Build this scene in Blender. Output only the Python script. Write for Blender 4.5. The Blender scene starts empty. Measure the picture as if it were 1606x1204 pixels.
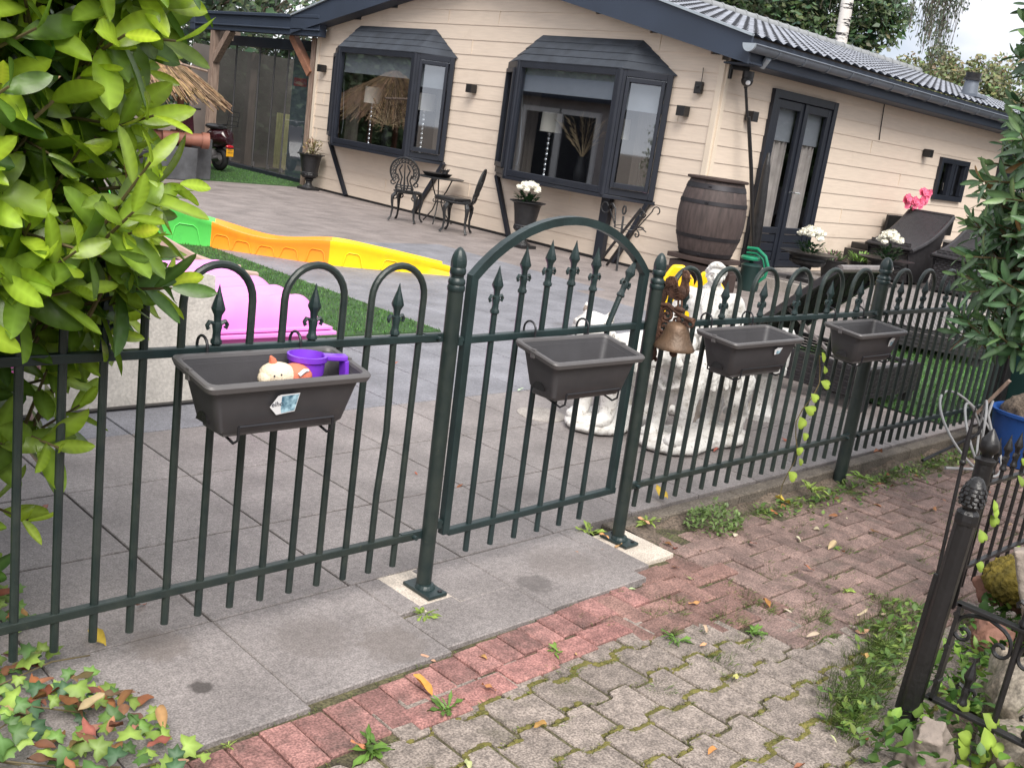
import bpy, math, random
from mathutils import Vector, Matrix, Euler
random.seed(7)
S = bpy.context.scene
COL = S.collection
PI = math.pi
R = math.radians
U = random.uniform

# ------------------------------------------------------------------ materials
def mat(name, c, rough=.6, metal=0, var=.15, scale=6, bump=0, bscale=60, c2=None, spec=.5, detail=4,
        contrast=.5, attr=None, transl=0, coat=0, stretch=None):
    m = bpy.data.materials.new(name); m.use_nodes = True
    nt = m.node_tree; n = nt.nodes; L = nt.links
    b = n['Principled BSDF']
    b.inputs['Roughness'].default_value = rough; b.inputs['Metallic'].default_value = metal
    b.inputs['Specular IOR Level'].default_value = spec
    if coat: b.inputs['Coat Weight'].default_value = coat
    tc = n.new('ShaderNodeTexCoord')
    src = tc.outputs['Object']
    if stretch:
        mp = n.new('ShaderNodeMapping'); mp.inputs['Scale'].default_value = stretch
        L.new(src, mp.inputs['Vector']); src = mp.outputs['Vector']
    nz = n.new('ShaderNodeTexNoise'); nz.inputs['Scale'].default_value = scale; nz.inputs['Detail'].default_value = detail
    L.new(src, nz.inputs['Vector'])
    rp = n.new('ShaderNodeValToRGB')
    e = rp.color_ramp.elements
    a = tuple(max(0, x*(1-var)) for x in c); z = c2 or tuple(min(1, x*(1+var)) for x in c)
    e[0].position = .5-contrast*.5; e[1].position = .5+contrast*.5
    e[0].color = (*a, 1); e[1].color = (*z, 1)
    L.new(nz.outputs['Fac'], rp.inputs['Fac'])
    out = rp.outputs['Color']
    if attr:
        at = n.new('ShaderNodeAttribute'); at.attribute_name = attr
        mx = n.new('ShaderNodeMix'); mx.data_type = 'RGBA'; mx.blend_type = 'MULTIPLY'; mx.inputs[0].default_value = 1
        L.new(out, mx.inputs[6]); L.new(at.outputs['Color'], mx.inputs[7]); out = mx.outputs[2]
    L.new(out, b.inputs['Base Color'])
    if bump:
        n2 = n.new('ShaderNodeTexNoise'); n2.inputs['Scale'].default_value = bscale; n2.inputs['Detail'].default_value = 3
        L.new(src, n2.inputs['Vector'])
        bp = n.new('ShaderNodeBump'); bp.inputs['Strength'].default_value = bump; bp.inputs['Distance'].default_value = .01
        L.new(n2.outputs['Fac'], bp.inputs['Height']); L.new(bp.outputs['Normal'], b.inputs['Normal'])
    if transl:
        tr = n.new('ShaderNodeBsdfTranslucent'); L.new(out, tr.inputs['Color'])
        ms = n.new('ShaderNodeMixShader'); ms.inputs[0].default_value = transl
        L.new(b.outputs[0], ms.inputs[1]); L.new(tr.outputs[0], ms.inputs[2])
        L.new(ms.outputs[0], n['Material Output'].inputs['Surface'])
    return m

def glass(name, tint=(.75,.8,.82), refl=.18):
    m = bpy.data.materials.new(name); m.use_nodes = True
    nt = m.node_tree; n = nt.nodes; L = nt.links
    n.remove(n['Principled BSDF'])
    t = n.new('ShaderNodeBsdfTransparent'); t.inputs[0].default_value = (*tint, 1)
    g = n.new('ShaderNodeBsdfGlossy'); g.inputs['Roughness'].default_value = .02; g.inputs[0].default_value = (.9,.93,.97,1)
    lw = n.new('ShaderNodeLayerWeight'); lw.inputs[0].default_value = .5     # Schlick curve, same from both sides
    pw = n.new('ShaderNodeMath'); pw.operation = 'POWER'; pw.inputs[1].default_value = 4
    L.new(lw.outputs['Facing'], pw.inputs[0])
    mr = n.new('ShaderNodeMath'); mr.operation = 'MULTIPLY_ADD'; mr.inputs[1].default_value = .85; mr.inputs[2].default_value = .06*refl; mr.use_clamp = True
    L.new(pw.outputs[0], mr.inputs[0])
    ms = n.new('ShaderNodeMixShader'); L.new(mr.outputs[0], ms.inputs[0]); L.new(t.outputs[0], ms.inputs[1]); L.new(g.outputs[0], ms.inputs[2])
    L.new(ms.outputs[0], n['Material Output'].inputs['Surface'])
    return m

# ------------------------------------------------------------------ mesh builder
class MB:
    def __init__(s): s.v=[]; s.f=[]; s.m=[]; s.c=[]; s.mi=0; s.col=None
    def face(s, idx, col=None):
        s.f.append(tuple(idx)); s.m.append(s.mi); s.c.append(col or s.col or (1,1,1))
    def poly(s, pts, col=None):
        b=len(s.v); s.v += [Vector(p) for p in pts]; s.face(range(b,b+len(pts)), col)
    def box(s, c, d, M=None, col=None, taper=1):
        b=len(s.v); hx,hy,hz=d[0]/2,d[1]/2,d[2]/2
        for z in (-1,1):
            k = taper if z<0 else 1
            for x,y in ((-1,-1),(1,-1),(1,1),(-1,1)):
                p=Vector((x*hx*k,y*hy*k,z*hz))
                if M: p=M@p
                s.v.append(p+Vector(c))
        for f in ((0,3,2,1),(4,5,6,7),(0,1,5,4),(1,2,6,5),(2,3,7,6),(3,0,4,7)): s.face([b+i for i in f], col)
    def bar(s, p0, p1, w, d, up=(0,0,1), col=None):   # rectangular beam from p0 to p1: w along side, d along up
        p0=Vector(p0); p1=Vector(p1); t=(p1-p0).normalized(); u=Vector(up); sd=t.cross(u)
        if sd.length<1e-4: sd=t.cross(Vector((1,0,0)))
        sd.normalize(); u=sd.cross(t)
        M=Matrix((sd,t,u)).transposed()
        s.box((p0+p1)/2,(w,(p1-p0).length,d),M,col)
    def tube(s, pts, r, n=8, closed=False, caps=True, col=None, flat=1):
        pts=[Vector(p) for p in pts]; k=len(pts); rs=r if isinstance(r,(list,tuple)) else [r]*k
        b=len(s.v); prev=None
        for i,p in enumerate(pts):
            if closed: t=pts[(i+1)%k]-pts[i-1]
            else: t=pts[min(i+1,k-1)]-pts[max(i-1,0)]
            if t.length<1e-9: t=Vector((0,0,1))
            t.normalize()
            if prev is None:
                a=Vector((0,0,1)) if abs(t.z)<.9 else Vector((1,0,0))
                u=t.cross(a).normalized()
            else:
                u=prev-t*prev.dot(t)
                u = u.normalized() if u.length>1e-6 else t.orthogonal().normalized()
            prev=u; w=t.cross(u)
            for j in range(n):
                a=2*PI*j/n; s.v.append(p+(u*math.cos(a)+w*math.sin(a)*flat)*rs[i])
        for i in range(k if closed else k-1):
            for j in range(n):
                a=b+i*n; c=b+((i+1)%k)*n
                s.face((a+j,a+(j+1)%n,c+(j+1)%n,c+j), col)
        if caps and not closed:
            s.face([b+j for j in reversed(range(n))], col); s.face([b+(k-1)*n+j for j in range(n)], col)
    def cyl(s, p0, p1, r0, r1=None, n=12, col=None): s.tube([p0,p1],[r0,r0 if r1 is None else r1],n,col=col)
    def lathe(s, prof, c=(0,0,0), n=20, M=None, sq=None, col=None, flute=0, wob=0):  # prof: (r,z)
        b=len(s.v); c=Vector(c)
        for i,(r,z) in enumerate(prof):
            for j in range(n):
                a=2*PI*(j+.0)/n; rr=r*(1+flute*math.cos(a*flute_n)) if flute else r
                if wob: rr*=1+U(-wob,wob)
                x,y=rr*math.cos(a),rr*math.sin(a)
                if sq:
                    q=max(abs(math.cos(a)),abs(math.sin(a))); x/=q**sq; y/=q**sq
                p=Vector((x,y,z))
                if M: p=M@p
                s.v.append(c+p)
        for i in range(len(prof)-1):
            for j in range(n): s.face((b+i*n+j,b+i*n+(j+1)%n,b+(i+1)*n+(j+1)%n,b+(i+1)*n+j), col)
        if prof[0][0]>1e-5: s.face([b+j for j in reversed(range(n))], col)
        if prof[-1][0]>1e-5: s.face([b+(len(prof)-1)*n+j for j in range(n)], col)
    def ball(s, c, r, n=12, M=None, col=None):
        rx,ry,rz = r if isinstance(r,(tuple,list)) else (r,r,r)
        b=len(s.v); k=n//2
        for i in range(k+1):
            ph=PI*i/k
            for j in range(n):
                a=2*PI*j/n; p=Vector((rx*math.sin(ph)*math.cos(a)*1,ry*math.sin(ph)*math.sin(a),-rz*math.cos(ph)))
                if M: p=M@p
                s.v.append(p+Vector(c))
        for i in range(k):
            for j in range(n): s.face((b+i*n+j,b+i*n+(j+1)%n,b+(i+1)*n+(j+1)%n,b+(i+1)*n+j), col)
    def prism(s, pts, M, h, col=None):   # 2D outline extruded by h along local z, M maps local->world
        b=len(s.v); k=len(pts)
        for z in (0,h):
            for x,y in pts: s.v.append(M@Vector((x,y,z)))
        s.face([b+j for j in reversed(range(k))], col); s.face([b+k+j for j in range(k)], col)
        for j in range(k): s.face((b+j,b+(j+1)%k,b+k+(j+1)%k,b+k+j), col)
    def grid(s, fn, nu, nv, col=None, closeu=False):
        b=len(s.v)
        for i in range(nu):
            for j in range(nv): s.v.append(Vector(fn(i/(nu-1) if not closeu else i/nu, j/(nv-1))))
        for i in range(nu if closeu else nu-1):
            for j in range(nv-1):
                a=b+i*nv; c=b+((i+1)%nu)*nv
                s.face((a+j,c+j,c+j+1,a+j+1), col)
    def build(s, name, mats, parent=None, smooth=True, bevel=0, ang=38, recalc=False, seg=2, remesh=0, smoothit=0, disp=None):
        off=Vector((0,0,0))
        p=parent
        while p is not None and p.parent is not None: p=p.parent
        if p is not None: off=p.location
        me=bpy.data.meshes.new(name)
        me.from_pydata([tuple(v-off) for v in s.v],[],s.f)
        mats=mats if isinstance(mats,(list,tuple)) else [mats]
        for m in mats: me.materials.append(m)
        if len(mats)>1: me.polygons.foreach_set('material_index', s.m)
        if any(c!=(1,1,1) for c in s.c):
            at=me.color_attributes.new('tint','FLOAT_COLOR','CORNER'); buf=[]
            for f,c in zip(s.f,s.c):
                if isinstance(c,list):
                    for q in c: buf += [*q,1]
                else: buf += [*c,1]*len(f)
            at.data.foreach_set('color',buf)
        if recalc:
            import bmesh
            bm=bmesh.new(); bm.from_mesh(me); bmesh.ops.recalc_face_normals(bm,faces=bm.faces); bm.to_mesh(me); bm.free()
        if smooth:
            me.polygons.foreach_set('use_smooth',[True]*len(s.f))
            if ang and not remesh: me.set_sharp_from_angle(angle=R(ang))
        me.update()
        o=bpy.data.objects.new(name,me); COL.objects.link(o)
        if parent is not None: o.parent=parent
        if remesh:
            md=o.modifiers.new('r','REMESH'); md.mode='VOXEL'; md.voxel_size=remesh; md.use_smooth_shade=True
            if smoothit:
                md=o.modifiers.new('s','SMOOTH'); md.iterations=smoothit; md.factor=.5
            if disp:
                tx=bpy.data.textures.new(name+'_t','CLOUDS'); tx.noise_scale=disp[1]; tx.noise_depth=3
                md=o.modifiers.new('d','DISPLACE'); md.texture=tx; md.strength=disp[0]; md.mid_level=.5
        if bevel:
            md=o.modifiers.new('b','BEVEL'); md.width=bevel; md.segments=seg; md.limit_method='ANGLE'; md.angle_limit=R(40)
        return o
flute_n=12

def tag(o, label=None, cat=None, group=None, kind=None):
    if label: o['label']=label
    if cat: o['category']=cat
    if group: o['group']=group
    if kind: o['kind']=kind
    return o
def thing(name, label, cat, loc=(0,0,0), group=None):
    o=bpy.data.objects.new(name,None); o.empty_display_size=.1; COL.objects.link(o); o.location=loc
    return tag(o,label,cat,group)
def copy_tree(o, parent=None):
    c=o.copy(); COL.objects.link(c)
    if parent is not None: c.parent=parent
    for ch in list(o.children): copy_tree(ch,c)
    return c
def xf(loc=(0,0,0), rz=0, rx=0, ry=0): return Matrix.Translation(Vector(loc))@Euler((rx,ry,rz)).to_matrix().to_4x4()
def arc(c, r, a0, a1, n, ax=(1,0,0), ay=(0,0,1)):
    c=Vector(c); ax=Vector(ax); ay=Vector(ay)
    return [c+ax*r*math.cos(R(a0+(a1-a0)*i/n))+ay*r*math.sin(R(a0+(a1-a0)*i/n)) for i in range(n+1)]
def spiral(c, r0, r1, a0, a1, n, ax=(1,0,0), ay=(0,0,1)):
    c=Vector(c); ax=Vector(ax); ay=Vector(ay); o=[]
    for i in range(n+1):
        t=i/n; r=r0+(r1-r0)*t; a=R(a0+(a1-a0)*t); o.append(c+ax*r*math.cos(a)+ay*r*math.sin(a))
    return o
def text(name, body, size, M, m, parent=None, extrude=.0008):
    cu=bpy.data.curves.new(name,'FONT'); cu.body=body; cu.size=size; cu.extrude=extrude; cu.align_x='CENTER'; cu.align_y='CENTER'
    t=bpy.data.objects.new(name,cu); COL.objects.link(t)
    dg=bpy.context.evaluated_depsgraph_get(); me=bpy.data.meshes.new_from_object(t.evaluated_get(dg))
    bpy.data.objects.remove(t)
    p=parent
    while p is not None and p.parent is not None: p=p.parent
    off=p.location if p is not None else Vector((0,0,0))
    me.transform(Matrix.Translation(-off)@M); me.materials.clear(); me.materials.append(m)
    o=bpy.data.objects.new(name,me); COL.objects.link(o)
    if parent is not None: o.parent=parent
    return o

# ------------------------------------------------------------------ leaf shapes
def leaf(b, base, d, up, L, w, col, fold=.25, curl=.3, nseg=5, prof=None, midcol=None, wave=0):
    d=Vector(d).normalized(); up=Vector(up); sd=d.cross(up)
    if sd.length<1e-3: sd=d.orthogonal()
    sd.normalize(); up=sd.cross(d).normalized(); base=Vector(base)
    mc=midcol or tuple(min(1,c*1.35) for c in col)
    i0=len(b.v); ph=U(0,6); vn=.16 if nseg>8 else 0
    for i in range(nseg+1):
        t=i/nseg
        ww=w*.5*(prof(t) if prof else max(.03,math.sin(PI*min(1,t**.8*1.0))**.75))
        if i==nseg: ww=w*.015
        c=base+d*(L*t*(1-.12*curl*t))-up*(curl*L*.45*t*t)
        wv=wave*math.sin(t*9+ph)*w
        cm=c-d*(L*.07 if vn and 0<i<nseg else 0)
        b.v += [c-sd*ww+up*(fold*ww+wv), cm, c+sd*ww+up*(fold*ww-wv)]
    for i in range(nseg):
        a=i0+3*i
        k0=1+(vn if i%2 else -vn*.6); k1=1+(-vn*.6 if i%2 else vn)
        e0=tuple(q*k0 for q in col); e1=tuple(q*k1 for q in col)
        b.face((a,a+1,a+4,a+3),[e0,mc,mc,e1]); b.face((a+1,a+2,a+5,a+4),[mc,e0,e1,mc])
def rdir():
    z=U(-1,1); a=U(0,2*PI); r=math.sqrt(1-z*z); return Vector((r*math.cos(a),r*math.sin(a),z))
# ------------------------------------------------------------------ palette
m_fence=mat('green_black_paint',(.016,.030,.031),.38,var=.35,scale=9,bump=.12,bscale=90)
m_fenceworn=mat('worn_green_black_paint',(.016,.030,.030),.42,var=.3,scale=14,bump=.15,bscale=70,c2=(.028,.038,.033),contrast=.4)
m_black=mat('black_paint',(.014,.013,.014),.36,var=.3,scale=12,bump=.2,bscale=60)
m_frame=mat('blue_black_frame',(.012,.015,.024),.45,var=.15)
m_fascia=mat('dark_blue_fascia',(.028,.040,.066),.55,var=.12,scale=2)
m_siding=mat('cream_siding',(.675,.565,.465),.7,var=.07,scale=3,bump=.12,bscale=30,stretch=(1,1,14))
m_trim=mat('cream_trim',(.69,.585,.47),.6,var=.04)
m_shingle=mat('bay_shingle',(.034,.041,.054),.8,var=.3,scale=5,bump=.3,bscale=120)
m_box=mat('grey_brown_plastic',(.058,.056,.061),.5,var=.12,scale=14,bump=.05,bscale=200)
m_boxrim=mat('grey_plastic_rim',(.10,.094,.096),.45,var=.12)
m_wire=mat('dark_wire',(.03,.03,.035),.4,metal=.4)
m_castblack=mat('black_cast_iron',(.014,.014,.016),.42,var=.4,scale=20,bump=.4,bscale=60)
m_castgrey=mat('grey_black_cast_metal',(.030,.031,.033),.38,metal=.35,var=.4,scale=25,bump=.4,bscale=70)
m_rust=mat('rusty_iron',(.055,.026,.018),.75,var=.5,scale=25,bump=.5,bscale=90,c2=(.13,.06,.035))
m_bell=mat('rusty_bell_metal',(.095,.075,.058),.5,metal=.35,var=.35,scale=7,bump=.35,bscale=60,c2=(.20,.115,.065),contrast=.5)
m_statue=mat('weathered_white_stone',(.68,.66,.635),.8,var=.12,scale=9,bump=.7,bscale=45,c2=(.75,.735,.71))
m_terr=mat('terrace_tile',(.232,.208,.202),.62,var=.22,scale=3.2,bump=.32,bscale=150,attr='tint',detail=9,contrast=.4)
m_brickred=mat('red_brick',(.295,.15,.135),.85,var=.4,scale=22,bump=.55,bscale=140,attr='tint',detail=9,contrast=.5)
m_brickbrown=mat('brown_brick',(.20,.135,.118),.85,var=.4,scale=13,bump=.55,bscale=120,attr='tint',detail=9,contrast=.5)
m_paver=mat('grey_paver',(.252,.210,.184),.88,var=.38,scale=26,bump=.6,bscale=160,attr='tint',detail=9,contrast=.5)
m_soil=mat('joint_soil',(.075,.058,.042),.95,var=.5,scale=12,bump=.6,bscale=60,c2=(.12,.11,.055))
m_dirt=mat('dirt',(.11,.082,.062),.95,var=.45,scale=7,bump=.7,bscale=50,c2=(.17,.13,.10))
m_conc=mat('concrete',(.34,.31,.285),.85,var=.2,scale=9,bump=.4,bscale=90)
m_footing=mat('light_concrete',(.56,.49,.42),.85,var=.15,scale=14,bump=.45,bscale=110)
m_kerb=mat('mossy_concrete',(.125,.105,.085),.9,var=.35,scale=9,bump=.5,bscale=80)
m_turf=mat('artificial_turf',(.035,.085,.022),.75,var=.4,scale=7,bump=.8,bscale=300)
m_blade=mat('grass_blade',(.95,.95,.95),.6,var=.15,scale=5,attr='tint')
m_leaf=mat('laurel_leaf',(.94,.94,.94),.26,var=.16,scale=14,attr='tint',transl=.42,bump=.12,bscale=30,spec=.5)
m_leafdk=mat('laurel_leaf_far',(.92,.92,.92),.3,var=.1,scale=30,attr='tint',transl=.2,spec=.5)
m_weed=mat('weed_leaf',(.95,.95,.95),.5,var=.15,scale=30,attr='tint',transl=.25)
m_dry=mat('dry_leaf',(.95,.95,.95),.7,var=.25,scale=40,attr='tint',transl=.15)
m_stem=mat('green_brown_stem',(.11,.085,.035),.7,var=.3)
m_bark=mat('bark',(.09,.07,.055),.9,var=.4,scale=12,bump=.7,bscale=30)
m_tree=mat('tree_leaf',(.95,.95,.95),.55,var=.15,scale=9,attr='tint',transl=.3)
m_rock=mat('limestone_rock',(.30,.235,.175),.9,var=.4,scale=6,bump=.8,bscale=25,c2=(.42,.37,.30))
m_rockgrey=mat('grey_stone',(.26,.215,.185),.9,var=.3,scale=8,bump=.5,bscale=60)
m_redstone=mat('red_stone',(.23,.115,.085),.9,var=.35,scale=8,bump=.6,bscale=40)
m_moss=mat('ochre_moss',(.13,.105,.012),.95,var=.6,scale=14,bump=1,bscale=90,c2=(.21,.155,.02))
m_wood=mat('weathered_wood',(.235,.155,.115),.75,var=.35,scale=3,bump=.35,bscale=30,stretch=(9,9,1.2),c2=(.34,.25,.20))
m_woodor=mat('reddish_wood',(.27,.125,.075),.7,var=.3,scale=4,bump=.3,bscale=30)
m_barrel=mat('barrel_oak',(.060,.043,.040),.65,var=.5,scale=3,bump=.3,bscale=40,stretch=(9,9,1.2),c2=(.09,.064,.06),contrast=.6)
m_hoop=mat('barrel_hoop',(.028,.026,.030),.5,metal=.5,var=.3)
m_darkwood=mat('dark_brown_wood',(.045,.028,.024),.65,var=.3)
m_green=mat('lime_green_plastic',(.10,.56,.10),.35,var=.04)
m_orange=mat('orange_plastic',(.95,.30,.02),.35,var=.05)
m_yellow=mat('yellow_plastic',(.95,.60,.005),.35,var=.05)
m_pink=mat('pink_plastic',(.88,.29,.74),.38,var=.05)
m_pinkdk=mat('deep_pink_plastic',(.80,.19,.52),.4,var=.05)
m_beige=mat('rosy_beige_plastic',(.50,.35,.30),.4,var=.06)
m_purple=mat('purple_plastic',(.20,.045,.60),.3,var=.06)
m_slab=mat('pale_fibre_board',(.56,.525,.485),.85,var=.15,scale=11,bump=.3,bscale=70)
m_rattan=mat('dark_rattan',(.028,.026,.029),.5,var=.35,scale=20)
m_rattanlt=mat('grey_rattan_sheen',(.17,.15,.145),.42,var=.25,scale=20)  # paler rattan: sky sheen on the weave put into the colour
m_roof=mat('blue_grey_roof_tile',(.24,.255,.295),.55,var=.22,scale=3,bump=.15,bscale=60,attr='tint')
m_ridge=mat('ridge_tile',(.24,.25,.26),.6,var=.2,scale=4)
m_zinc=mat('zinc',(.165,.185,.22),.48,metal=.45,var=.2,scale=3)
m_zinclt=mat('bright_zinc',(.40,.45,.50),.4,metal=.4,var=.15,scale=6)
m_glass=glass('window_glass',(.80,.83,.85),4.2)
m_glassdoor=glass('door_glass',(.86,.88,.90),1.0)
m_glassd=glass('smoked_glass',(.50,.53,.54),1.3)
m_glassroof=glass('roof_glass',(.75,.82,.85),1.6)
m_blind=mat('blind_cloth',(.24,.255,.28),.8,var=.05)
m_curtain=mat('brown_curtain',(.20,.165,.14),.85,var=.25,stretch=(1,1,.1),scale=10)
m_curtlt=mat('net_curtain',(.46,.41,.38),.85,var=.2)
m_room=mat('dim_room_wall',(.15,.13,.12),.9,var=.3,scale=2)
m_shade=mat('cream_lampshade',(.80,.74,.64),.8,var=.04)
m_silver=mat('silver',(.75,.75,.76),.15,metal=1,var=.05)
m_pampas=mat('pampas',(.42,.31,.18),.9,var=.3,scale=20)
m_white=mat('white_petal',(.88,.86,.76),.6,var=.06,transl=.15)
m_pinkpetal=mat('pink_petal',(.85,.17,.30),.55,var=.2,scale=20,transl=.2)
m_thatch=mat('straw',(.19,.13,.08),.9,var=.5,scale=12,attr='tint')
m_terra=mat('terracotta',(.26,.105,.07),.6,var=.25)
m_stonedk=mat('dark_grey_stone',(.075,.078,.085),.6,var=.4,scale=6,bump=.3,bscale=40)
m_blue=mat('blue_plastic',(.012,.065,.26),.45,var=.15)
m_cable=mat('grey_cable',(.28,.28,.285),.5,var=.1)
m_dkgreen=mat('dark_green_plastic',(.008,.03,.028),.45,var=.2)
m_brgreen=mat('bright_green_hose',(.012,.22,.115),.35,var=.1)
m_scoot=mat('burgundy_lacquer',(.028,.006,.009),.18,var=.2,coat=.6)
m_tyre=mat('tyre_rubber',(.012,.012,.013),.75,var=.2)
m_plate=mat('yellow_plate',(.85,.42,.02),.45,var=.03)
m_redlens=mat('red_lens',(.42,.01,.02),.2,var=.05)
m_birch=mat('birch_bark',(.70,.66,.62),.8,var=.08,scale=3)
m_ink=mat('dark_ink',(.02,.025,.05),.6,var=.02)
m_redink=mat('red_ink',(.55,.02,.03),.6,var=.02)
m_stickw=mat('white_sticker',(.80,.80,.82),.4,var=.04)
m_stickb=mat('blue_sticker_print',(.10,.33,.52),.4,var=.6,scale=60,c2=(.45,.68,.80),contrast=.3)
m_coral=mat('coral_plush',(.72,.20,.12),.9,var=.1,bump=.3,bscale=200)
m_cream=mat('cream_plush',(.78,.66,.50),.95,var=.1,bump=.4,bscale=200)
m_cyan=mat('cyan_plastic',(.02,.50,.70),.4,var=.05)
m_panel=mat('grey_door_panel',(.13,.155,.175),.5,var=.1)

# weathered statue: grey dirt in pits
def dirty(m, col, sc, lo, hi, st=None):
    nt=m.node_tree; n=nt.nodes; L=nt.links; b=n['Principled BSDF']
    lk=b.inputs['Base Color'].links[0].from_socket
    nz=n.new('ShaderNodeTexNoise'); nz.inputs['Scale'].default_value=sc; nz.inputs['Detail'].default_value=12; nz.inputs['Roughness'].default_value=.7
    tc=n.new('ShaderNodeTexCoord'); 
    if st:
        mp=n.new('ShaderNodeMapping'); mp.inputs['Scale'].default_value=st; L.new(tc.outputs['Object'],mp.inputs[0]); L.new(mp.outputs[0],nz.inputs['Vector'])
    else: L.new(tc.outputs['Object'],nz.inputs['Vector'])
    mr=n.new('ShaderNodeMapRange'); mr.inputs[1].default_value=lo; mr.inputs[2].default_value=hi
    L.new(nz.outputs['Fac'],mr.inputs[0])
    mx=n.new('ShaderNodeMix'); mx.data_type='RGBA'; L.new(mr.outputs[0],mx.inputs[0]); L.new(lk,mx.inputs[6]); mx.inputs[7].default_value=(*col,1)
    L.new(mx.outputs[2],b.inputs['Base Color'])
dirty(m_statue,(.22,.20,.17),34,.56,.66)
dirty(m_statue,(.36,.32,.27),7,.52,.75)
dirty(m_terr,(.10,.085,.08),1.7,.60,.80)
dirty(m_paver,(.13,.115,.085),6,.56,.75)
dirty(m_brickred,(.11,.075,.065),6,.50,.72)
dirty(m_brickbrown,(.10,.085,.07),5,.54,.74)
dirty(m_birch,(.03,.028,.03),3.0,.53,.57,(.6,.6,3.2))
dirty(m_fenceworn,(.07,.075,.05),30,.62,.75)
dirty(m_conc,(.16,.14,.12),5,.55,.8)

def speckle(m, sc, lo, hi, a=.72, b_=1.18):      # mineral grain: multiplies the colour with fine noise
    nt=m.node_tree; n=nt.nodes; L=nt.links; b=n['Principled BSDF']
    lk=b.inputs['Base Color'].links[0].from_socket
    tc=n.new('ShaderNodeTexCoord'); nz=n.new('ShaderNodeTexNoise'); nz.inputs['Scale'].default_value=sc; nz.inputs['Detail'].default_value=2
    L.new(tc.outputs['Object'],nz.inputs['Vector'])
    rp=n.new('ShaderNodeMapRange'); rp.inputs[1].default_value=lo; rp.inputs[2].default_value=hi; rp.inputs[3].default_value=a; rp.inputs[4].default_value=b_
    L.new(nz.outputs['Fac'],rp.inputs[0])
    cb=n.new('ShaderNodeCombineColor')
    for i in range(3): L.new(rp.outputs[0],cb.inputs[i])
    mx=n.new('ShaderNodeMix'); mx.data_type='RGBA'; mx.blend_type='MULTIPLY'; mx.inputs[0].default_value=1
    L.new(lk,mx.inputs[6]); L.new(cb.outputs[0],mx.inputs[7]); L.new(mx.outputs[2],b.inputs['Base Color'])
speckle(m_terr,170,.35,.65,.70,1.25); speckle(m_terr,45,.35,.65,.86,1.12)
speckle(m_paver,150,.35,.65,.60,1.35); speckle(m_brickred,150,.35,.65,.62,1.3); speckle(m_brickbrown,140,.35,.65,.62,1.3)
speckle(m_footing,160,.35,.65,.75,1.2); speckle(m_conc,120,.35,.65,.75,1.2); speckle(m_kerb,90,.35,.65,.6,1.3); speckle(m_slab,60,.35,.65,.88,1.1)
speckle(m_dirt,90,.35,.65,.55,1.5); speckle(m_soil,110,.35,.65,.55,1.5); speckle(m_rock,90,.35,.65,.7,1.25)

def stain(m, cx, cy, r, col, amt=.8):            # one dark mark with its own ragged outline, in object space
    nt=m.node_tree; n=nt.nodes; L=nt.links; b=n['Principled BSDF']
    lk=b.inputs['Base Color'].links[0].from_socket
    tc=n.new('ShaderNodeTexCoord'); nz=n.new('ShaderNodeTexNoise'); nz.inputs['Scale'].default_value=28; nz.inputs['Detail'].default_value=6
    L.new(tc.outputs['Object'],nz.inputs['Vector'])
    vm=n.new('ShaderNodeVectorMath'); vm.operation='DISTANCE'; vm.inputs[1].default_value=(cx,cy,0); L.new(tc.outputs['Object'],vm.inputs[0])
    ad=n.new('ShaderNodeMath'); ad.operation='MULTIPLY_ADD'; ad.inputs[1].default_value=r*1.3; L.new(nz.outputs['Fac'],ad.inputs[0]); L.new(vm.outputs['Value'],ad.inputs[2])
    mr=n.new('ShaderNodeMapRange'); mr.inputs[1].default_value=r*1.35; mr.inputs[2].default_value=r*1.75; mr.inputs[3].default_value=amt; mr.inputs[4].default_value=0
    L.new(ad.outputs[0],mr.inputs[0])
    mx=n.new('ShaderNodeMix'); mx.data_type='RGBA'; L.new(mr.outputs[0],mx.inputs[0]); L.new(lk,mx.inputs[6]); mx.inputs[7].default_value=(*col,1)
    L.new(mx.outputs[2],b.inputs['Base Color'])
stain(m_terr,1.322,2.332,.036,(.055,.047,.043),.85); stain(m_terr,2.70,2.35,.08,(.085,.075,.072),.6); stain(m_terr,2.93,2.43,.16,(.12,.10,.09),.35)
stain(m_terr,1.33,2.60,.10,(.12,.095,.08),.45); stain(m_terr,1.75,2.42,.14,(.125,.105,.095),.35); stain(m_terr,1.95,2.25,.12,(.15,.125,.11),.4)
dirty(m_box,(.10,.092,.09),9,.60,.80); dirty(m_siding,(.50,.40,.31),.9,.60,.85)

for m_,c_ in ((m_green,(.07,.38,.08)),(m_orange,(.62,.20,.03)),(m_yellow,(.66,.41,.02)),(m_pink,(.70,.27,.58)),(m_beige,(.36,.26,.22)),(m_blue,(.03,.06,.16))): dirty(m_,c_,5,.54,.80)
dirty(m_fence,(.055,.045,.038),45,.70,.73); dirty(m_boxrim,(.16,.15,.145),12,.60,.78)
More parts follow.
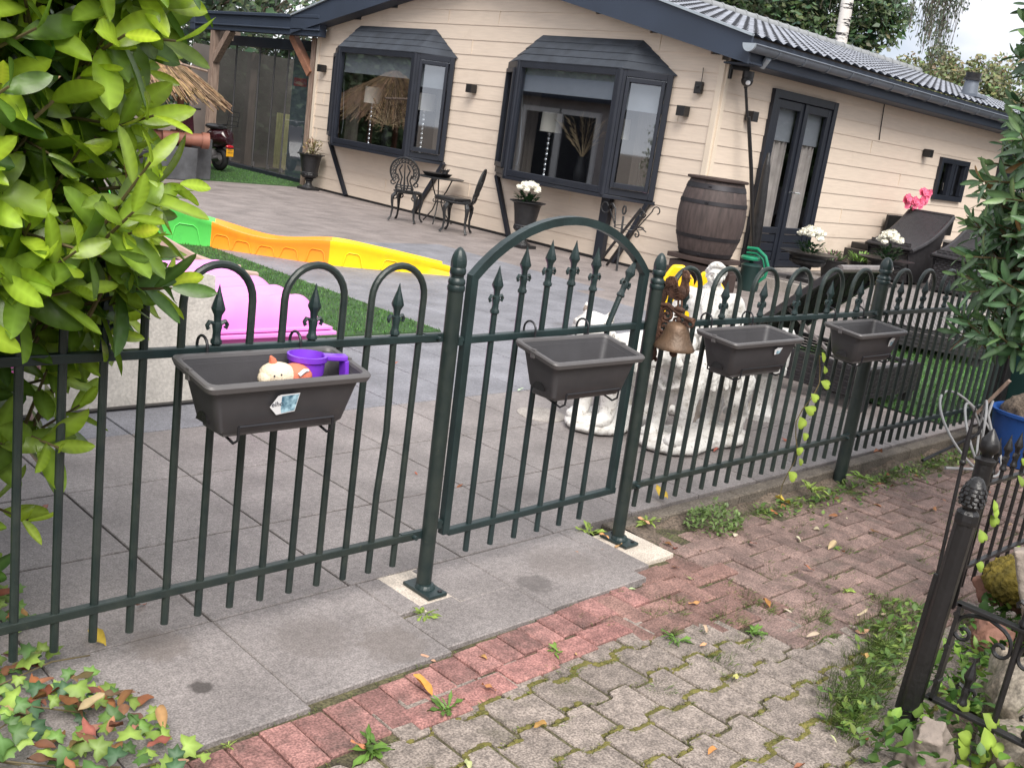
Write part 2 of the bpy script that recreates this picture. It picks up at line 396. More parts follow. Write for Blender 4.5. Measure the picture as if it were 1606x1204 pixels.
# ------------------------------------------------------------------ camera, sky, light
def setup():
    f,pt,rl,yw=1595.42,.244483,.141350,.769487
    f0=Vector((math.cos(yw),math.sin(yw),0)); rt=Vector((math.sin(yw),-math.cos(yw),0)); up=Vector((0,0,1))
    fw=f0*math.cos(pt)-up*math.sin(pt); u2=up*math.cos(pt)+f0*math.sin(pt)
    X=rt*math.cos(rl)+u2*math.sin(rl); Y=u2*math.cos(rl)-rt*math.sin(rl)
    cd=bpy.data.cameras.new('camera'); c=bpy.data.objects.new('camera',cd); COL.objects.link(c)
    Mx=Matrix((X,Y,-fw)).transposed().to_4x4(); Mx.translation=Vector((0,0,1.65)); c.matrix_world=Mx
    cd.sensor_width=36; cd.lens=36*f/1606; cd.clip_end=400; cd.clip_start=.05
    S.camera=c
    w=bpy.data.worlds.new('World'); S.world=w; w.use_nodes=True; nt=w.node_tree; n=nt.nodes; L=nt.links
    bg=n['Background']; sky=n.new('ShaderNodeTexSky'); sky.sky_type='NISHITA'; sky.sun_disc=False
    sky.sun_elevation=R(SUN_EL); sky.sun_rotation=R(90-SUN_AZ); sky.air_density=1; sky.dust_density=2
    tc=n.new('ShaderNodeTexCoord'); mp=n.new('ShaderNodeMapping'); mp.inputs['Scale'].default_value=(1,1,2.2)
    L.new(tc.outputs['Generated'],mp.inputs[0])
    nz=n.new('ShaderNodeTexNoise'); nz.inputs['Scale'].default_value=3.2; nz.inputs['Detail'].default_value=7; nz.inputs['Roughness'].default_value=.55
    L.new(mp.outputs[0],nz.inputs['Vector'])
    rp=n.new('ShaderNodeValToRGB'); e=rp.color_ramp.elements
    e[0].position=.34; e[0].color=(3.5,3.75,4.3,1); e[1].position=.66; e[1].color=(7.2,7.2,7.3,1)
    L.new(nz.outputs['Fac'],rp.inputs['Fac'])
    mr=n.new('ShaderNodeMapRange'); mr.inputs[1].default_value=.25; mr.inputs[2].default_value=.45; mr.inputs[3].default_value=.7; mr.inputs[4].default_value=1
    L.new(nz.outputs['Fac'],mr.inputs[0])
    mx=n.new('ShaderNodeMix'); mx.data_type='RGBA'; L.new(mr.outputs[0],mx.inputs[0]); L.new(sky.outputs[0],mx.inputs[6]); L.new(rp.outputs[0],mx.inputs[7])
    L.new(mx.outputs[2],bg.inputs['Color']); bg.inputs['Strength'].default_value=.1
    ld=bpy.data.lights.new('sun','SUN'); ld.energy=SUN_E; ld.angle=R(38); ld.color=(1,.95,.88)
    lo=bpy.data.objects.new('sun',ld); COL.objects.link(lo)
    d=Vector((math.cos(R(SUN_EL))*math.cos(R(SUN_AZ)),math.cos(R(SUN_EL))*math.sin(R(SUN_AZ)),math.sin(R(SUN_EL))))
    lo.rotation_euler=d.to_track_quat('Z','Y').to_euler(); lo.location=d*50
    S.view_settings.view_transform='Standard'; S.view_settings.look='None'; S.view_settings.gamma=1
    S.view_settings.exposure=EXPO
    S.cycles.use_denoising=True; S.cycles.max_bounces=6; S.cycles.transparent_max_bounces=12
SUN_EL,SUN_AZ,SUN_E,EXPO=50,-122,2.3,1.08
setup()

# ------------------------------------------------------------------ ground
def pathz(x): return -.004 if x<2.7 else -.004-.075*min(1,(x-2.7)/2.2)
b=MB()
b.grid(lambda u,v:(-150+300*u,-150+300*v,-.20),12,12)
tag(b.build('ground',m_dirt),kind='structure')
# joint bed under the bricks and pavers, follows the path level
b=MB(); b.grid(lambda u,v:(-1+11*u,-4+6.55*v,pathz(-1+11*u)-.014-.05*max(0,(-1+11*u-8.5)/2)),56,20)
tag(b.build('path_bed',m_soil),kind='structure')

def slab(b, x0,x1,y0,y1,z,h,g=.002,bev=.004,col=(1,1,1),jit=.0015):
    x0+=g;x1-=g;y0+=g;y1-=g
    za=[z+U(-jit,jit) for _ in range(4)]
    o=[(x0,y0),(x1,y0),(x1,y1),(x0,y1)]; i_=[(x0+bev,y0+bev),(x1-bev,y0+bev),(x1-bev,y1-bev),(x0+bev,y1-bev)]
    k=len(b.v)
    b.v += [Vector((*p,z-h)) for p in o]+[Vector((*p,q-bev)) for p,q in zip(o,za)]+[Vector((*p,q)) for p,q in zip(i_,za)]
    for a in range(4):
        c=(a+1)%4
        b.face((k+a,k+c,k+4+c,k+4+a),col); b.face((k+4+a,k+4+c,k+8+c,k+8+a),col)
    b.face((k+8,k+9,k+10,k+11),col)
def gcol(v=.10,t=(1,1,1)):
    g=1+U(-v,v); return (t[0]*g,t[1]*g,t[2]*g)

# terrace tiles
b=MB()
xs=[1.53+.535*i for i in range(-8,40)]; ys=[2.66+.6*j for j in range(0,26)]
for i in range(len(xs)-1):
    for j in range(len(ys)-1):
        x0,x1,y0,y1=xs[i],xs[i+1],ys[j],ys[j+1]
        if x0>12.3 and y0<7.9 and y0>5.0: continue
        if y0>=7.5 and x0>11.3 and y0<17.0: continue
        t=(1,1,1)
        if y0>4.4 and y0<9.9 and x0<8+.2*(y0-5): t=(.88,.98,1.12)
        elif y0>7 or x0>6.5: t=(1.03,.99,.97)
        slab(b,x0,x1,y0,y1,0,.05,g=.0045,bev=.003,col=gcol(.07,t),jit=.001)
for x0,x1,yl in ((-.3,.46,2.02),(.46,1.0,2.03),(1.0,1.532,2.085),(1.532,2.09,2.12)):
    slab(b,x0,x1,yl,2.66,0,.05,col=gcol(.06))
slab(b,2.09,2.195,2.40,2.66,0,.05,col=gcol(.05)); slab(b,2.345,2.6,2.375,2.66,0,.05,col=gcol(.05))
slab(b,2.09,2.6,2.145,2.375,0,.05,col=gcol(.05)); slab(b,2.6,3.16,2.165,2.66,0,.05,col=gcol(.06))
slab(b,3.16,3.27,2.24,2.66,0,.05,col=gcol(.05))
slab(b,2.195,2.345,2.345,2.42,0,.05,col=gcol(.05))
tag(b.build('terrace',m_terr,smooth=False),kind='structure')
# terrace edge kerb along the railing
b=MB(); x=3.45
while x<8.6:
    slab(b,x,x+1.0,2.575,2.66,-.012,.16,g=.003,bev=.006,jit=.001); x+=1.0
tag(b.build('terrace_kerb',m_kerb,smooth=False),kind='structure')
# stone step in front of the french doors
b=MB()
slab(b,12.38,21.5,5.0,7.87,.15,.20,bev=.008,jit=0)
tag(b.build('door_step',m_conc,smooth=False,bevel=.008),kind='structure')
b=MB()
for i in range(15):
    for j in range(5): slab(b,12.42+.6*i,12.42+.6*(i+1),5.02+.56*j,5.02+.56*(j+1),.165,.012,col=gcol(.08),jit=.0005)
tag(b.build('step_tiles',m_terr,smooth=False),kind='structure')
# concrete footings of the gate posts
for nm,cx,cy,sx,sy,z in (('footing',2.285,2.515,.19,.33,-.004),('footing',3.40,2.44,.22,.30,-.02)):
    b=MB(); b.box((cx,cy,z-.06),(sx,sy,.12)); tag(b.build(nm,m_footing,smooth=False,bevel=.006),kind='structure')
# drain cover
b=MB(); b.lathe([(.15,-.03),(.15,.004),(.135,.006),(.02,.006),(0,.006)],(4.42,4.0,0),24)
tag(b.build('drain_cover',m_conc),'round grey drain cover let into the tiles behind the gate','drain cover')

# red bricks: soldier and stretcher course
def brick(b,x0,x1,y0,y1,z,col,rot=0,g=.003):
    slab(b,x0,x1,y0,y1,z+U(-.003,.003),.06,g=g,bev=.006,col=col,jit=.0025)
def yred(x): return 2.085+.0*(x) + (.075*(x-1.6) if x>1.6 else .05*(x-1.6))
b=MB(); x=.3
while x<2.95:
    y=yred(x); ln=.205 if x<1.72 else .145
    brick(b,x,x+.105,y-ln,y-.004,pathz(x),gcol(.22)); x+=.105
x=1.735; k=0
while x<2.75:
    y=yred(x)-.148; brick(b,x,x+.205,y-.105,y,pathz(x),gcol(.2,(1.05,1,1))); x+=.205
tag(b.build('red_brick_border',m_brickred,smooth=False),kind='structure')
# brown brick field
def inbrown(x,y):
    lim=1.86-.46*(x-2.75) if x<3.9 else 1.33-.12*(x-3.9)
    return x>2.72 and y>lim and not (y>yred(x)-.22 and x<2.80)
b=MB(); w,l=.105,.21
def herring():
    for n_ in range(-60,90):
        for m_ in range(-30,40):
            ax=n_*w+ m_*2*w; ay=n_*w- m_*2*w
            yield (ax,ay,ax+l,ay+w); yield (ax,ay+w,ax+w,ay+w+l)
seen=set()
for (x0,y0,x1,y1) in herring():
    q=(round(x0,3),round(y0,3),round(x1,3))
    if q in seen: continue
    seen.add(q)
    X0,Y0,X1,Y1=x0+2.5,y0-1,x1+2.5,y1-1
    cx,cy=(X0+X1)/2,(Y0+Y1)/2
    if cx>8.6 or cy>2.46-.02*max(0,cx-4) or cy<.3 or not inbrown(cx,cy): continue
    if abs(cx-3.40)<.11 and cy>2.30: continue
    if (cx<3.2 and cy>2.15) or (cx<3.33 and cy>2.27): continue
    t=(1.15,.98,.95) if cx<3.6 and cy>1.75 else (1,1,1)
    dz=-.007*max(0,U(-1,1.1))
    slab(b,X0,X1,Y0,Y1,pathz(cx)+dz+U(-.003,.003),.06,g=.0048,bev=.006,col=gcol(.24,t),jit=.004)
tag(b.build('brown_brick_path',m_brickbrown,smooth=False),kind='structure')
# grey zig-zag pavers
b=MB(); P_=.2; D=.155; ZA=.0165
def zig(t):   # -1..1 profile over one period
    t%=1
    if t<.42: return -1
    if t<.5: return -1+2*(t-.42)/.08
    if t<.92: return 1
    return 1-2*(t-.92)/.08
for j in range(-1,22):
    yt=1.835-j*D
    for i in range(-6,30):
        x0=1.36+i*P_*1.0 + (.1 if j%2 else 0); x1=x0+P_; cx=(x0+x1)/2; cy=yt-D/2
        if inbrown(cx,cy-.075): continue
        if cx<1.75 and cy>yred(cx)-.20: continue
        tk=[0,.05,.12,.22,.30,.35,.43,.5,.57,.65,.75,.80,.85,.93,1]; g=.0068
        top=[]; bot=[]
        for t in tk:
            xx=x0+g+(P_-2*g)*t
            ph=(xx-1.36)/P_+.43
            top.append((xx,yt-g+ZA*zig(ph))); bot.append((xx,yt-D+g+ZA*zig(ph)))
        if j%2: pass
        poly=bot+top[::-1]; n_=len(poly); c0=(cx,cy)
        z=pathz(cx)-.007+U(-.0025,.0025); col=gcol(.14); sl=(U(-.014,.014),U(-.014,.014)); k=len(b.v)
        for s,dz in ((1,-.06),(1,-.005),(.975,0)):
            for (px,py) in poly:
                b.v.append(Vector((c0[0]+(px-c0[0])*s,c0[1]+(py-c0[1])*s,z+dz+sl[0]*(px-c0[0])+sl[1]*(py-c0[1]))))
        for a in range(n_):
            c=(a+1)%n_
            b.face((k+a,k+c,k+n_+c,k+n_+a),col); b.face((k+n_+a,k+n_+c,k+2*n_+c,k+2*n_+a),col)
        b.face([k+2*n_+a for a in range(n_)],col)
tag(b.build('grey_paver_path',m_paver,smooth=False),kind='structure')
b=MB()                         # soil heaped against the kerb
b.grid(lambda u,v:(3.52+5.2*u,2.33+.25*v,pathz(3.52+5.2*u)-.035+.045*v+.014*math.sin(u*47+v*3)+.010*math.sin(u*113)*v),90,6)
tag(b.build('verge_soil',m_dirt),kind='structure')
# artificial lawns
def lawn(name,x0,x1,y0,y1,n,z=.012):
    b=MB(); b.grid(lambda u,v:(x0+(x1-x0)*u,y0+(y1-y0)*v,z+.004*math.sin(9*u)*math.sin(7*v)),12,12)
    b.poly([(x0,y0,-.0),(x1,y0,-.0),(x1,y0,z),(x0,y0,z)]); b.poly([(x1,y0,0),(x1,y1,0),(x1,y1,z),(x1,y0,z)])
    tag(b.build(name,m_turf,smooth=False),kind='structure')
    b=MB()
    for _ in range(n):
        x,y=U(x0,x1),U(y0,y1); h=U(.012,.026); a=U(0,PI); w=U(.003,.006); dx,dy=math.cos(a)*w,math.sin(a)*w; lx,ly=U(-.012,.012),U(-.012,.012)
        k=len(b.v); b.v += [Vector((x-dx,y-dy,z)),Vector((x+dx,y+dy,z)),Vector((x+lx,y+ly,z+h))]; g=U(.55,1.35); b.face((k,k+1,k+2),(.07*g*U(.85,1.3),.19*g,.035*g))
    tag(b.build('artificial_grass',m_blade,smooth=False),kind='stuff')
lawn('lawn',-1.5,5.30,6.0,9.95,52000); lawn('lawn',7.35,11.3,2.75,4.75,22000); lawn('lawn',8.6,11.35,16.9,20.5,9000)
# ------------------------------------------------------------------ house
XW,YS,YL=11.195,7.9,17.1; YR=12.5; SL=.255
house=thing('bungalow','cream clapboard bungalow with dark bay windows and low tiled gable roof','house',(XW,YS,0))
house.location=(XW,YS,0)
BZ=[.04,.25,.47,.69,.912,1.133,1.352,1.571,1.791,2.011,2.228,2.45,2.67,2.895,3.12,3.34,3.56,3.78,4.0,4.2]
def roofz(y): return 2.84+.215*(min(y-YS,YL-y)) if True else 0
# openings: front (y0,y1,z0,z1), side (x0,x1,z0,z1)
B1=(13.10,16.42,13.66,15.80); B2=(8.67,11.80,9.27,11.22); BZ0,BZ1,BTOP=.93,2.60,3.02
fo=[(B1[0]+.12,B1[1]-.12,BZ0+.03,BZ1-.06),(B2[0]+.12,B2[1]-.12,BZ0+.03,BZ1-.06)]
so=[(12.36,14.02,.17,2.60),(17.98,19.12,1.48,2.15),(20.6,21.6,.17,2.55)]
def cut(a0,a1,holes):
    seg=[(a0,a1)]
    for h0,h1 in holes:
        ns=[]
        for s0,s1 in seg:
            if h1<=s0 or h0>=s1: ns.append((s0,s1)); continue
            if h0>s0: ns.append((s0,h0))
            if h1<s1: ns.append((h1,s1))
        seg=ns
    return seg
b=MB()
for z0,z1 in zip(BZ[:-1],BZ[1:]):
    # front gable boards, overlapping laps (bottom edge proud)
    cuts=sorted(set([z0,z1]+[q for h in fo for q in (h[2],h[3]) if z0<q<z1]))
    for c0,c1 in zip(cuts[:-1],cuts[1:]):
        hs=[(h[0],h[1]) for h in fo if h[2]<=c0+1e-4 and h[3]>=c1-1e-4]
        a0,a1=YS+.075,YL-.075
        if z0>=2.84: a0=YS+max(0,(z0-2.84)/.215); a1=YL-max(0,(z0-2.84)/.215)
        if a1<=a0: continue
        lap=lambda z:-.016+.010*(z-z0)/(z1-z0)
        for s0,s1 in cut(a0,a1,hs):
            xa,xb=XW+lap(c0),XW+lap(c1)
            top0=min(c1,roofz(s0)+.3) 
            b.poly([(xa,s1,c0),(xa,s0,c0),(xb,s0,c1),(xb,s1,c1)])
            if c0==z0: b.poly([(XW+.004,s1,c0),(XW+.004,s0,c0),(xa,s0,c0),(xa,s1,c0)])
            for s in (s0,s1): b.poly([(xa,s,c0),(XW+.03,s,c0),(XW+.03,s,c1),(xb,s,c1)])
    cuts=sorted(set([z0,z1]+[q for h in so for q in (h[2],h[3]) if z0<q<z1]))
    if z0>2.8: continue
    for c0,c1 in zip(cuts[:-1],cuts[1:]):
        hs=[(h[0],h[1]) for h in so if h[2]<=c0+1e-4 and h[3]>=c1-1e-4]
        lap=lambda z:-.016+.010*(z-z0)/(z1-z0)
        for s0,s1 in cut(XW+.075,24,hs):
            ya,yb=YS+lap(c0),YS+lap(c1)
            b.poly([(s0,ya,c0),(s1,ya,c0),(s1,yb,c1),(s0,yb,c1)])
            if c0==z0: b.poly([(s0,YS+.004,c0),(s1,YS+.004,c0),(s1,ya,c0),(s0,ya,c0)])
            for s in (s0,s1): b.poly([(s,ya,c0),(s,YS+.03,c0),(s,YS+.03,c1),(s,yb,c1)])
b.build('wall',m_siding,house,smooth=False)
b=MB()   # dark wall core behind the boards with openings left free, plinth
b.mi=0
b.box((XW-.005,12.5,.0),(.03,9.2,.075)); b.box((17.5,YS-.004,.09),(12.6,.03,.14))
b.build('plinth',m_black,house,smooth=False)
b=MB()   # corner trims
b.box((XW-.012,YS+.035,1.44),(.045,.085,2.79)); b.box((XW+.040,YS-.012,1.44),(.070,.045,2.785)); b.build('corner_trim',m_trim,house,smooth=False,bevel=.004)
b=MB(); b.box((XW-.012,YL-.04,1.42),(.045,.085,2.79)); b.build('corner_trim',m_trim,house,smooth=False,bevel=.004)
for y,k in ((12.2,14),(12.75,12),(13.4,14),(16.9,4),(10.2,3),(8.5,9),(12.4,2),(14.6,1),(16.75,7),(9.0,13)): b=MB(); b.box((XW-.0155,y,(BZ[k]+BZ[k+1])/2+.004),(.012,.006,BZ[k+1]-BZ[k]-.012)); b.build('butt_joint',m_trim,house,smooth=False)
for x,k in ((14.9,4),(16.6,7),(15.4,9),(19.6,5),(16.9,2)): b=MB(); b.box((x,YS-.0155,(BZ[k]+BZ[k+1])/2+.004),(.006,.012,BZ[k+1]-BZ[k]-.012)); b.build('butt_joint',m_trim,house,smooth=False)
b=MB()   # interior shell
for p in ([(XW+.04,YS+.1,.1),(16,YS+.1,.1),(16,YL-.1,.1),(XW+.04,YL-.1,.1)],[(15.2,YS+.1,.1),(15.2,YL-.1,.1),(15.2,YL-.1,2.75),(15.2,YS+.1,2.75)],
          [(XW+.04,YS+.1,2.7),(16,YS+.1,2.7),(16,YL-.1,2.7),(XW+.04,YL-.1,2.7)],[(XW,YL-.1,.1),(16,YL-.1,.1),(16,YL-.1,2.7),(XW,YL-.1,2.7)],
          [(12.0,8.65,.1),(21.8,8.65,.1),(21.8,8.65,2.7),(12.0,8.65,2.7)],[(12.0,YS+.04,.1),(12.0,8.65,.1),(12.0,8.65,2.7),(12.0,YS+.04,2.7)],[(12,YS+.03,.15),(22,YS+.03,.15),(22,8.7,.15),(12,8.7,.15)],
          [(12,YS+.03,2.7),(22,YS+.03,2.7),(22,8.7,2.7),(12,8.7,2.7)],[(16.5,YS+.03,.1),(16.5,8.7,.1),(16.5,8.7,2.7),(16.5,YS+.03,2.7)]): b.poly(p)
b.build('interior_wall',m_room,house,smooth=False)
# roof: wavy tiles on the right slope, plain left slope
b=MB(); RX0,RX1=10.86,26.0; EY=7.36; RZ=4.40; EZ=RZ-SL*(YR-EY)
nw=int((RX1-RX0)/.25); cr=15
def roof_pt(x,s,k):   # s distance up slope fraction, wave
    y=EY+(YR-EY)*s; w=(x-RX0)/.25*2*PI
    return (x,y,EZ+SL*(y-EY)+.022*(math.sin(w)*.75+.25*math.sin(2*w+.6)))
rows=[]
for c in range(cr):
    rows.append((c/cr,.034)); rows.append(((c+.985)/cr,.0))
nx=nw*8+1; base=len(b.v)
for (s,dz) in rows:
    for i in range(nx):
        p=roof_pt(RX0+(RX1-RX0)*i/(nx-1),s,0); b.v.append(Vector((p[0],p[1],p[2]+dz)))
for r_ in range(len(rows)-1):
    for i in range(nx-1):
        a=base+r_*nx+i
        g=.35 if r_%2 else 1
        tt=gcol(.0,(1,1,1)) if r_%2==0 else (.10,.10,.11)  # step faces tinted dark: shadow under each tile overlap put into the colour
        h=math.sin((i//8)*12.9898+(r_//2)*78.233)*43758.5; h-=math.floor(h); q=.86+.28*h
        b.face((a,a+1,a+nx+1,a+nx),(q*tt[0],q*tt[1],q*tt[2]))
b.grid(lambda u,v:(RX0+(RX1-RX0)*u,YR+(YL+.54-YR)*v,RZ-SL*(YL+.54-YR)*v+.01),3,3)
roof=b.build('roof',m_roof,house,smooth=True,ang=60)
b=MB(); b.tube([(RX0-.02,YR,RZ+.02),(RX1,YR,RZ+.02)],.10,10); 
x=RX0+.3
while x<RX1: b.tube([(x,YR,RZ+.02),(x+.05,YR,RZ+.02)],.115,10); x+=.4
b.build('ridge_tile',m_ridge,roof)
# verge/barge boards and soffit
b=MB()
M=Matrix(((0,0,1,10.88),(1,0,0,0),(0,1,0,0),(0,0,0,1)))   # local (y,z) -> world, extrude +x
def barge(y0,y1,zt0,zt1,zb0,zb1): b.prism([(y0,zb0),(y1,zb1),(y1,zt1),(y0,zt0)],M,.035)
barge(EY+.02,YR,EZ+.005,RZ+.01,2.78,3.85); barge(YR,YL+.52,RZ+.01,RZ-SL*(YL+.52-YR)+.01,3.85,2.78)
for y0,y1,z0,z1 in ((EY+.03,YR,2.79,3.86),(YR,YL+.5,3.86,2.79)):   # soffit boards
    b.prism([(y0,z0),(y1,z1),(y1,z1+.02),(y0,z0+.02)],Matrix(((0,0,1,10.916),(1,0,0,0),(0,1,0,0),(0,0,0,1))),.30)
b.box((18.5,7.44,2.945),(15.2,.03,.29)); b.box((18.65,7.66,2.80),(15.1,.44,.02))
b.build('fascia',m_fascia,house,smooth=False)
b=MB(); b.bar((10.868,EY+.0,EZ+.02),(10.868,YR,RZ+.03),.05,.03)
b.bar((10.868,YL+.5,EZ+.02),(10.868,YR,RZ+.03),.05,.03)
b.build('verge_strip',m_zinclt,house,smooth=False)
# gutter
b=MB(); gy,gz_=7.335,2.985
def gut(u,v):
    a=PI*(v); return (10.80+15.2*u,gy-.085*math.cos(a),gz_-.085*math.sin(a)*1.05+.012)
b.grid(gut,60,12)
b.tube([(10.80,gy-.088,gz_+.012),(26,gy-.088,gz_+.012)],.011,6)
x=11.35
while x<26:
    b.tube([(x,gy-.09*math.cos(PI*k/10),gz_-.092*math.sin(PI*k/10)*1.05+.012) for k in range(11)],.008,5); x+=.62
gutter=b.build('gutter',m_zinc,house)
b=MB(); b.prism([(gy-.092*math.cos(PI*k/12),gz_-.097*math.sin(PI*k/12)+.02) for k in range(13)],Matrix(((0,0,1,10.775),(1,0,0,0),(0,1,0,0),(0,0,0,1))),.03)
b.build('gutter_end_cap',m_zinclt,gutter)
b=MB(); b.cyl((11.28,7.36,2.90),(11.33,7.46,2.80),.042,n=12); b.build('downpipe_spout',m_zinclt,gutter)
# roof vent
b=MB(); vx,vy=19.6,8.35; vz=EZ+SL*(vy-EY)
b.box((vx,vy,vz+.03),(.5,.5,.05)); b.cyl((vx,vy,vz+.02),(vx,vy,vz+.30),.15,.12,14); 
o=b.build('vent_pipe',m_zinc,roof); b=MB(); b.cyl((vx,vy,vz+.30),(vx,vy,vz+.34),.16,.16,14); b.cyl((vx,vy,vz+.34),(vx,vy,vz+.44),.13,.14,14); b.build('vent_cap',m_black,o)

# ------------------------------------------------------------------ bay windows (parts of the house)
def bay(Y0,Y1,F0,F1,lab):
    xf_=10.82; xw=XW-.02
    fp=[(xw,Y1),(xf_,F1),(xf_,F0),(xw,Y0)]    # left to right as seen from the garden
    b=MB()
    # hipped roof, overhanging
    ov=.05; top=[(xw,F1-.02,BTOP),(xw,F0+.02,BTOP)]
    e=[(xw,Y1+ov,BZ1-.01),(xf_-ov,F1+ov*.6,BZ1+.0),(xf_-ov,F0-ov*.6,BZ1+.0),(xw,Y0-ov,BZ1-.01)]
    rows=7
    def strip(pA,pB,qA,qB,nn):
        for r_ in range(nn):
            t0,t1=r_/nn,(r_+1)/nn; A=[Vector(p)for p in(pA,pB,qA,qB)]
            a0=A[0].lerp(A[2],t0); a1=A[1].lerp(A[3],t0); c0=A[0].lerp(A[2],t1); c1=A[1].lerp(A[3],t1)
            up=Vector((-.3,0,.95))*.012
            b.poly([a0+up,a1+up,c1,c0]); b.poly([a0,a1,a1+up,a0+up])
    strip(e[1],e[2],top[0],top[1],4); strip(e[2],e[3],top[1],top[1],4); strip(e[0],e[1],top[0],top[0],4)
    b.poly([e[0],e[3],e[2],e[1]])
    win=MB()
    w=.075
    def frame(p,q,z0,z1,side):
        p=Vector((*p,0)); q=Vector((*q,0)); d=(q-p).normalized(); nrm=Vector((d.y,-d.x,0)); 
        if nrm.x>0: nrm=-nrm
        W=(q-p).length
        def bx(a0,a1,h0,h1,dep,off):
            c=p+d*(a0+a1)/2+nrm*off; c.z=(h0+h1)/2
            M=Matrix((d,nrm,Vector((0,0,1)))).transposed(); win.box(c,(a1-a0,dep,h1-h0),M)
        bx(0,w,z0,z1,.085,.0); bx(W-w,W,z0,z1,.083,.002); bx(w,W-w,z0,z0+.09,.081,.004); bx(w,W-w,z1-.09,z1,.079,.006)
        if side:  # casement sash inside
            s=.06; bx(w+.012,w+s,z0+.10,z1-.10,.05,.055); bx(W-w-s,W-w-.012,z0+.10,z1-.10,.05,.056); bx(w+s,W-w-s,z0+.10,z0+.17,.05,.057); bx(w+s,W-w-s,z1-.16,z1-.10,.05,.058)
        gl=MB(); i0=w; 
        P0=p+d*i0; P1=p+d*(W-i0)
        gl.poly([(P0.x,P0.y,z0+.08),(P1.x,P1.y,z0+.08),(P1.x,P1.y,z1-.08),(P0.x,P0.y,z1-.08)])
        # roller blind behind the glass
        bl=MB(); o=-nrm*.06; hb=z1-.08-(.32 if not side else .42)
        bl.poly([P0+o+Vector((0,0,z1-.06)),P1+o+Vector((0,0,z1-.06)),P1+o+Vector((0,0,hb)),P0+o+Vector((0,0,hb))])
        bl.bar(P0+o+Vector((0,0,hb)),P1+o+Vector((0,0,hb)),.02,.025)
        return gl,bl
    gb=[frame(fp[0],fp[1],BZ0+.02,BZ1,True),frame(fp[1],fp[2],BZ0+.02,BZ1,False),frame(fp[2],fp[3],BZ0+.02,BZ1,True)]
    for (x,y) in (fp[1],fp[2]): win.cyl((x,y,BZ0),(x,y,BZ1),.055,n=10)
    fr=win.build('bay_window',m_frame,house,smooth=False,bevel=.005)
    tag(fr,lab)
    for gl,bl in gb: gl.build('pane',m_glass,fr,smooth=False); bl.build('roller_blind',m_blind,fr,smooth=False)
    b.build('bay_roof',m_shingle,fr,smooth=False)
    s=MB()   # sill board and base
    s.prism([(fp[0][0],fp[0][1]+.03),(fp[1][0]-.04,fp[1][1]+.03),(fp[2][0]-.04,fp[2][1]-.03),(fp[3][0],fp[3][1]-.03),(XW+.3,fp[3][1]),(XW+.3,fp[0][1])],xf((0,0,BZ0-.035)),.05)
    s.build('sill',m_frame,fr,smooth=False,bevel=.006)
    s=MB()   # curtains inside
    for yc,wd in ((Y0+.22,.42),(Y1-.22,.42),(F0-.02,.3)):
        s.grid(lambda u,v:(XW+.28+.03*math.sin(u*26),yc-wd/2+wd*u,.98+1.45*v),28,2)
    s.build('curtain',m_curtain,fr)
    return fr
f1=bay(*B1,'dark bay window left of the bistro set, pale dried grass inside'); f2=bay(*B2,'dark bay window beside the wine barrel, pampas plume inside')
# struts below the bays
for fr,pts in ((f1,[((16.36,.93),(15.70,.03)),((13.05,.93),(13.69,.03))]),(f2,[((11.76,.90),(11.32,.03)),((8.72,.92),(9.16,.03))])):
    for (y0,z0),(y1,z1) in pts:
        b=MB(); b.bar((XW-.055,y0,z0),(XW-.055,y1,z1),.06,.06,up=(1,0,0)); b.build('strut',m_frame,fr,smooth=False)
b=MB(); b.box((XW-.08,9.42,.46),(.09,.15,.92)); b.build('post',m_frame,f2,smooth=False)
# blind cords
for fr,y,x in ((f1,15.9,10.95),(f2,11.28,10.93)):
    b=MB(); b.tube([(x,y,2.3),(x,y-.02,1.3),(x,y-.06,1.12),(x+.02,y-.13,1.12),(x+.02,y-.15,1.3),(x,y-.05,2.3)],.006,5); b.build('blind_cord',m_blind,fr)

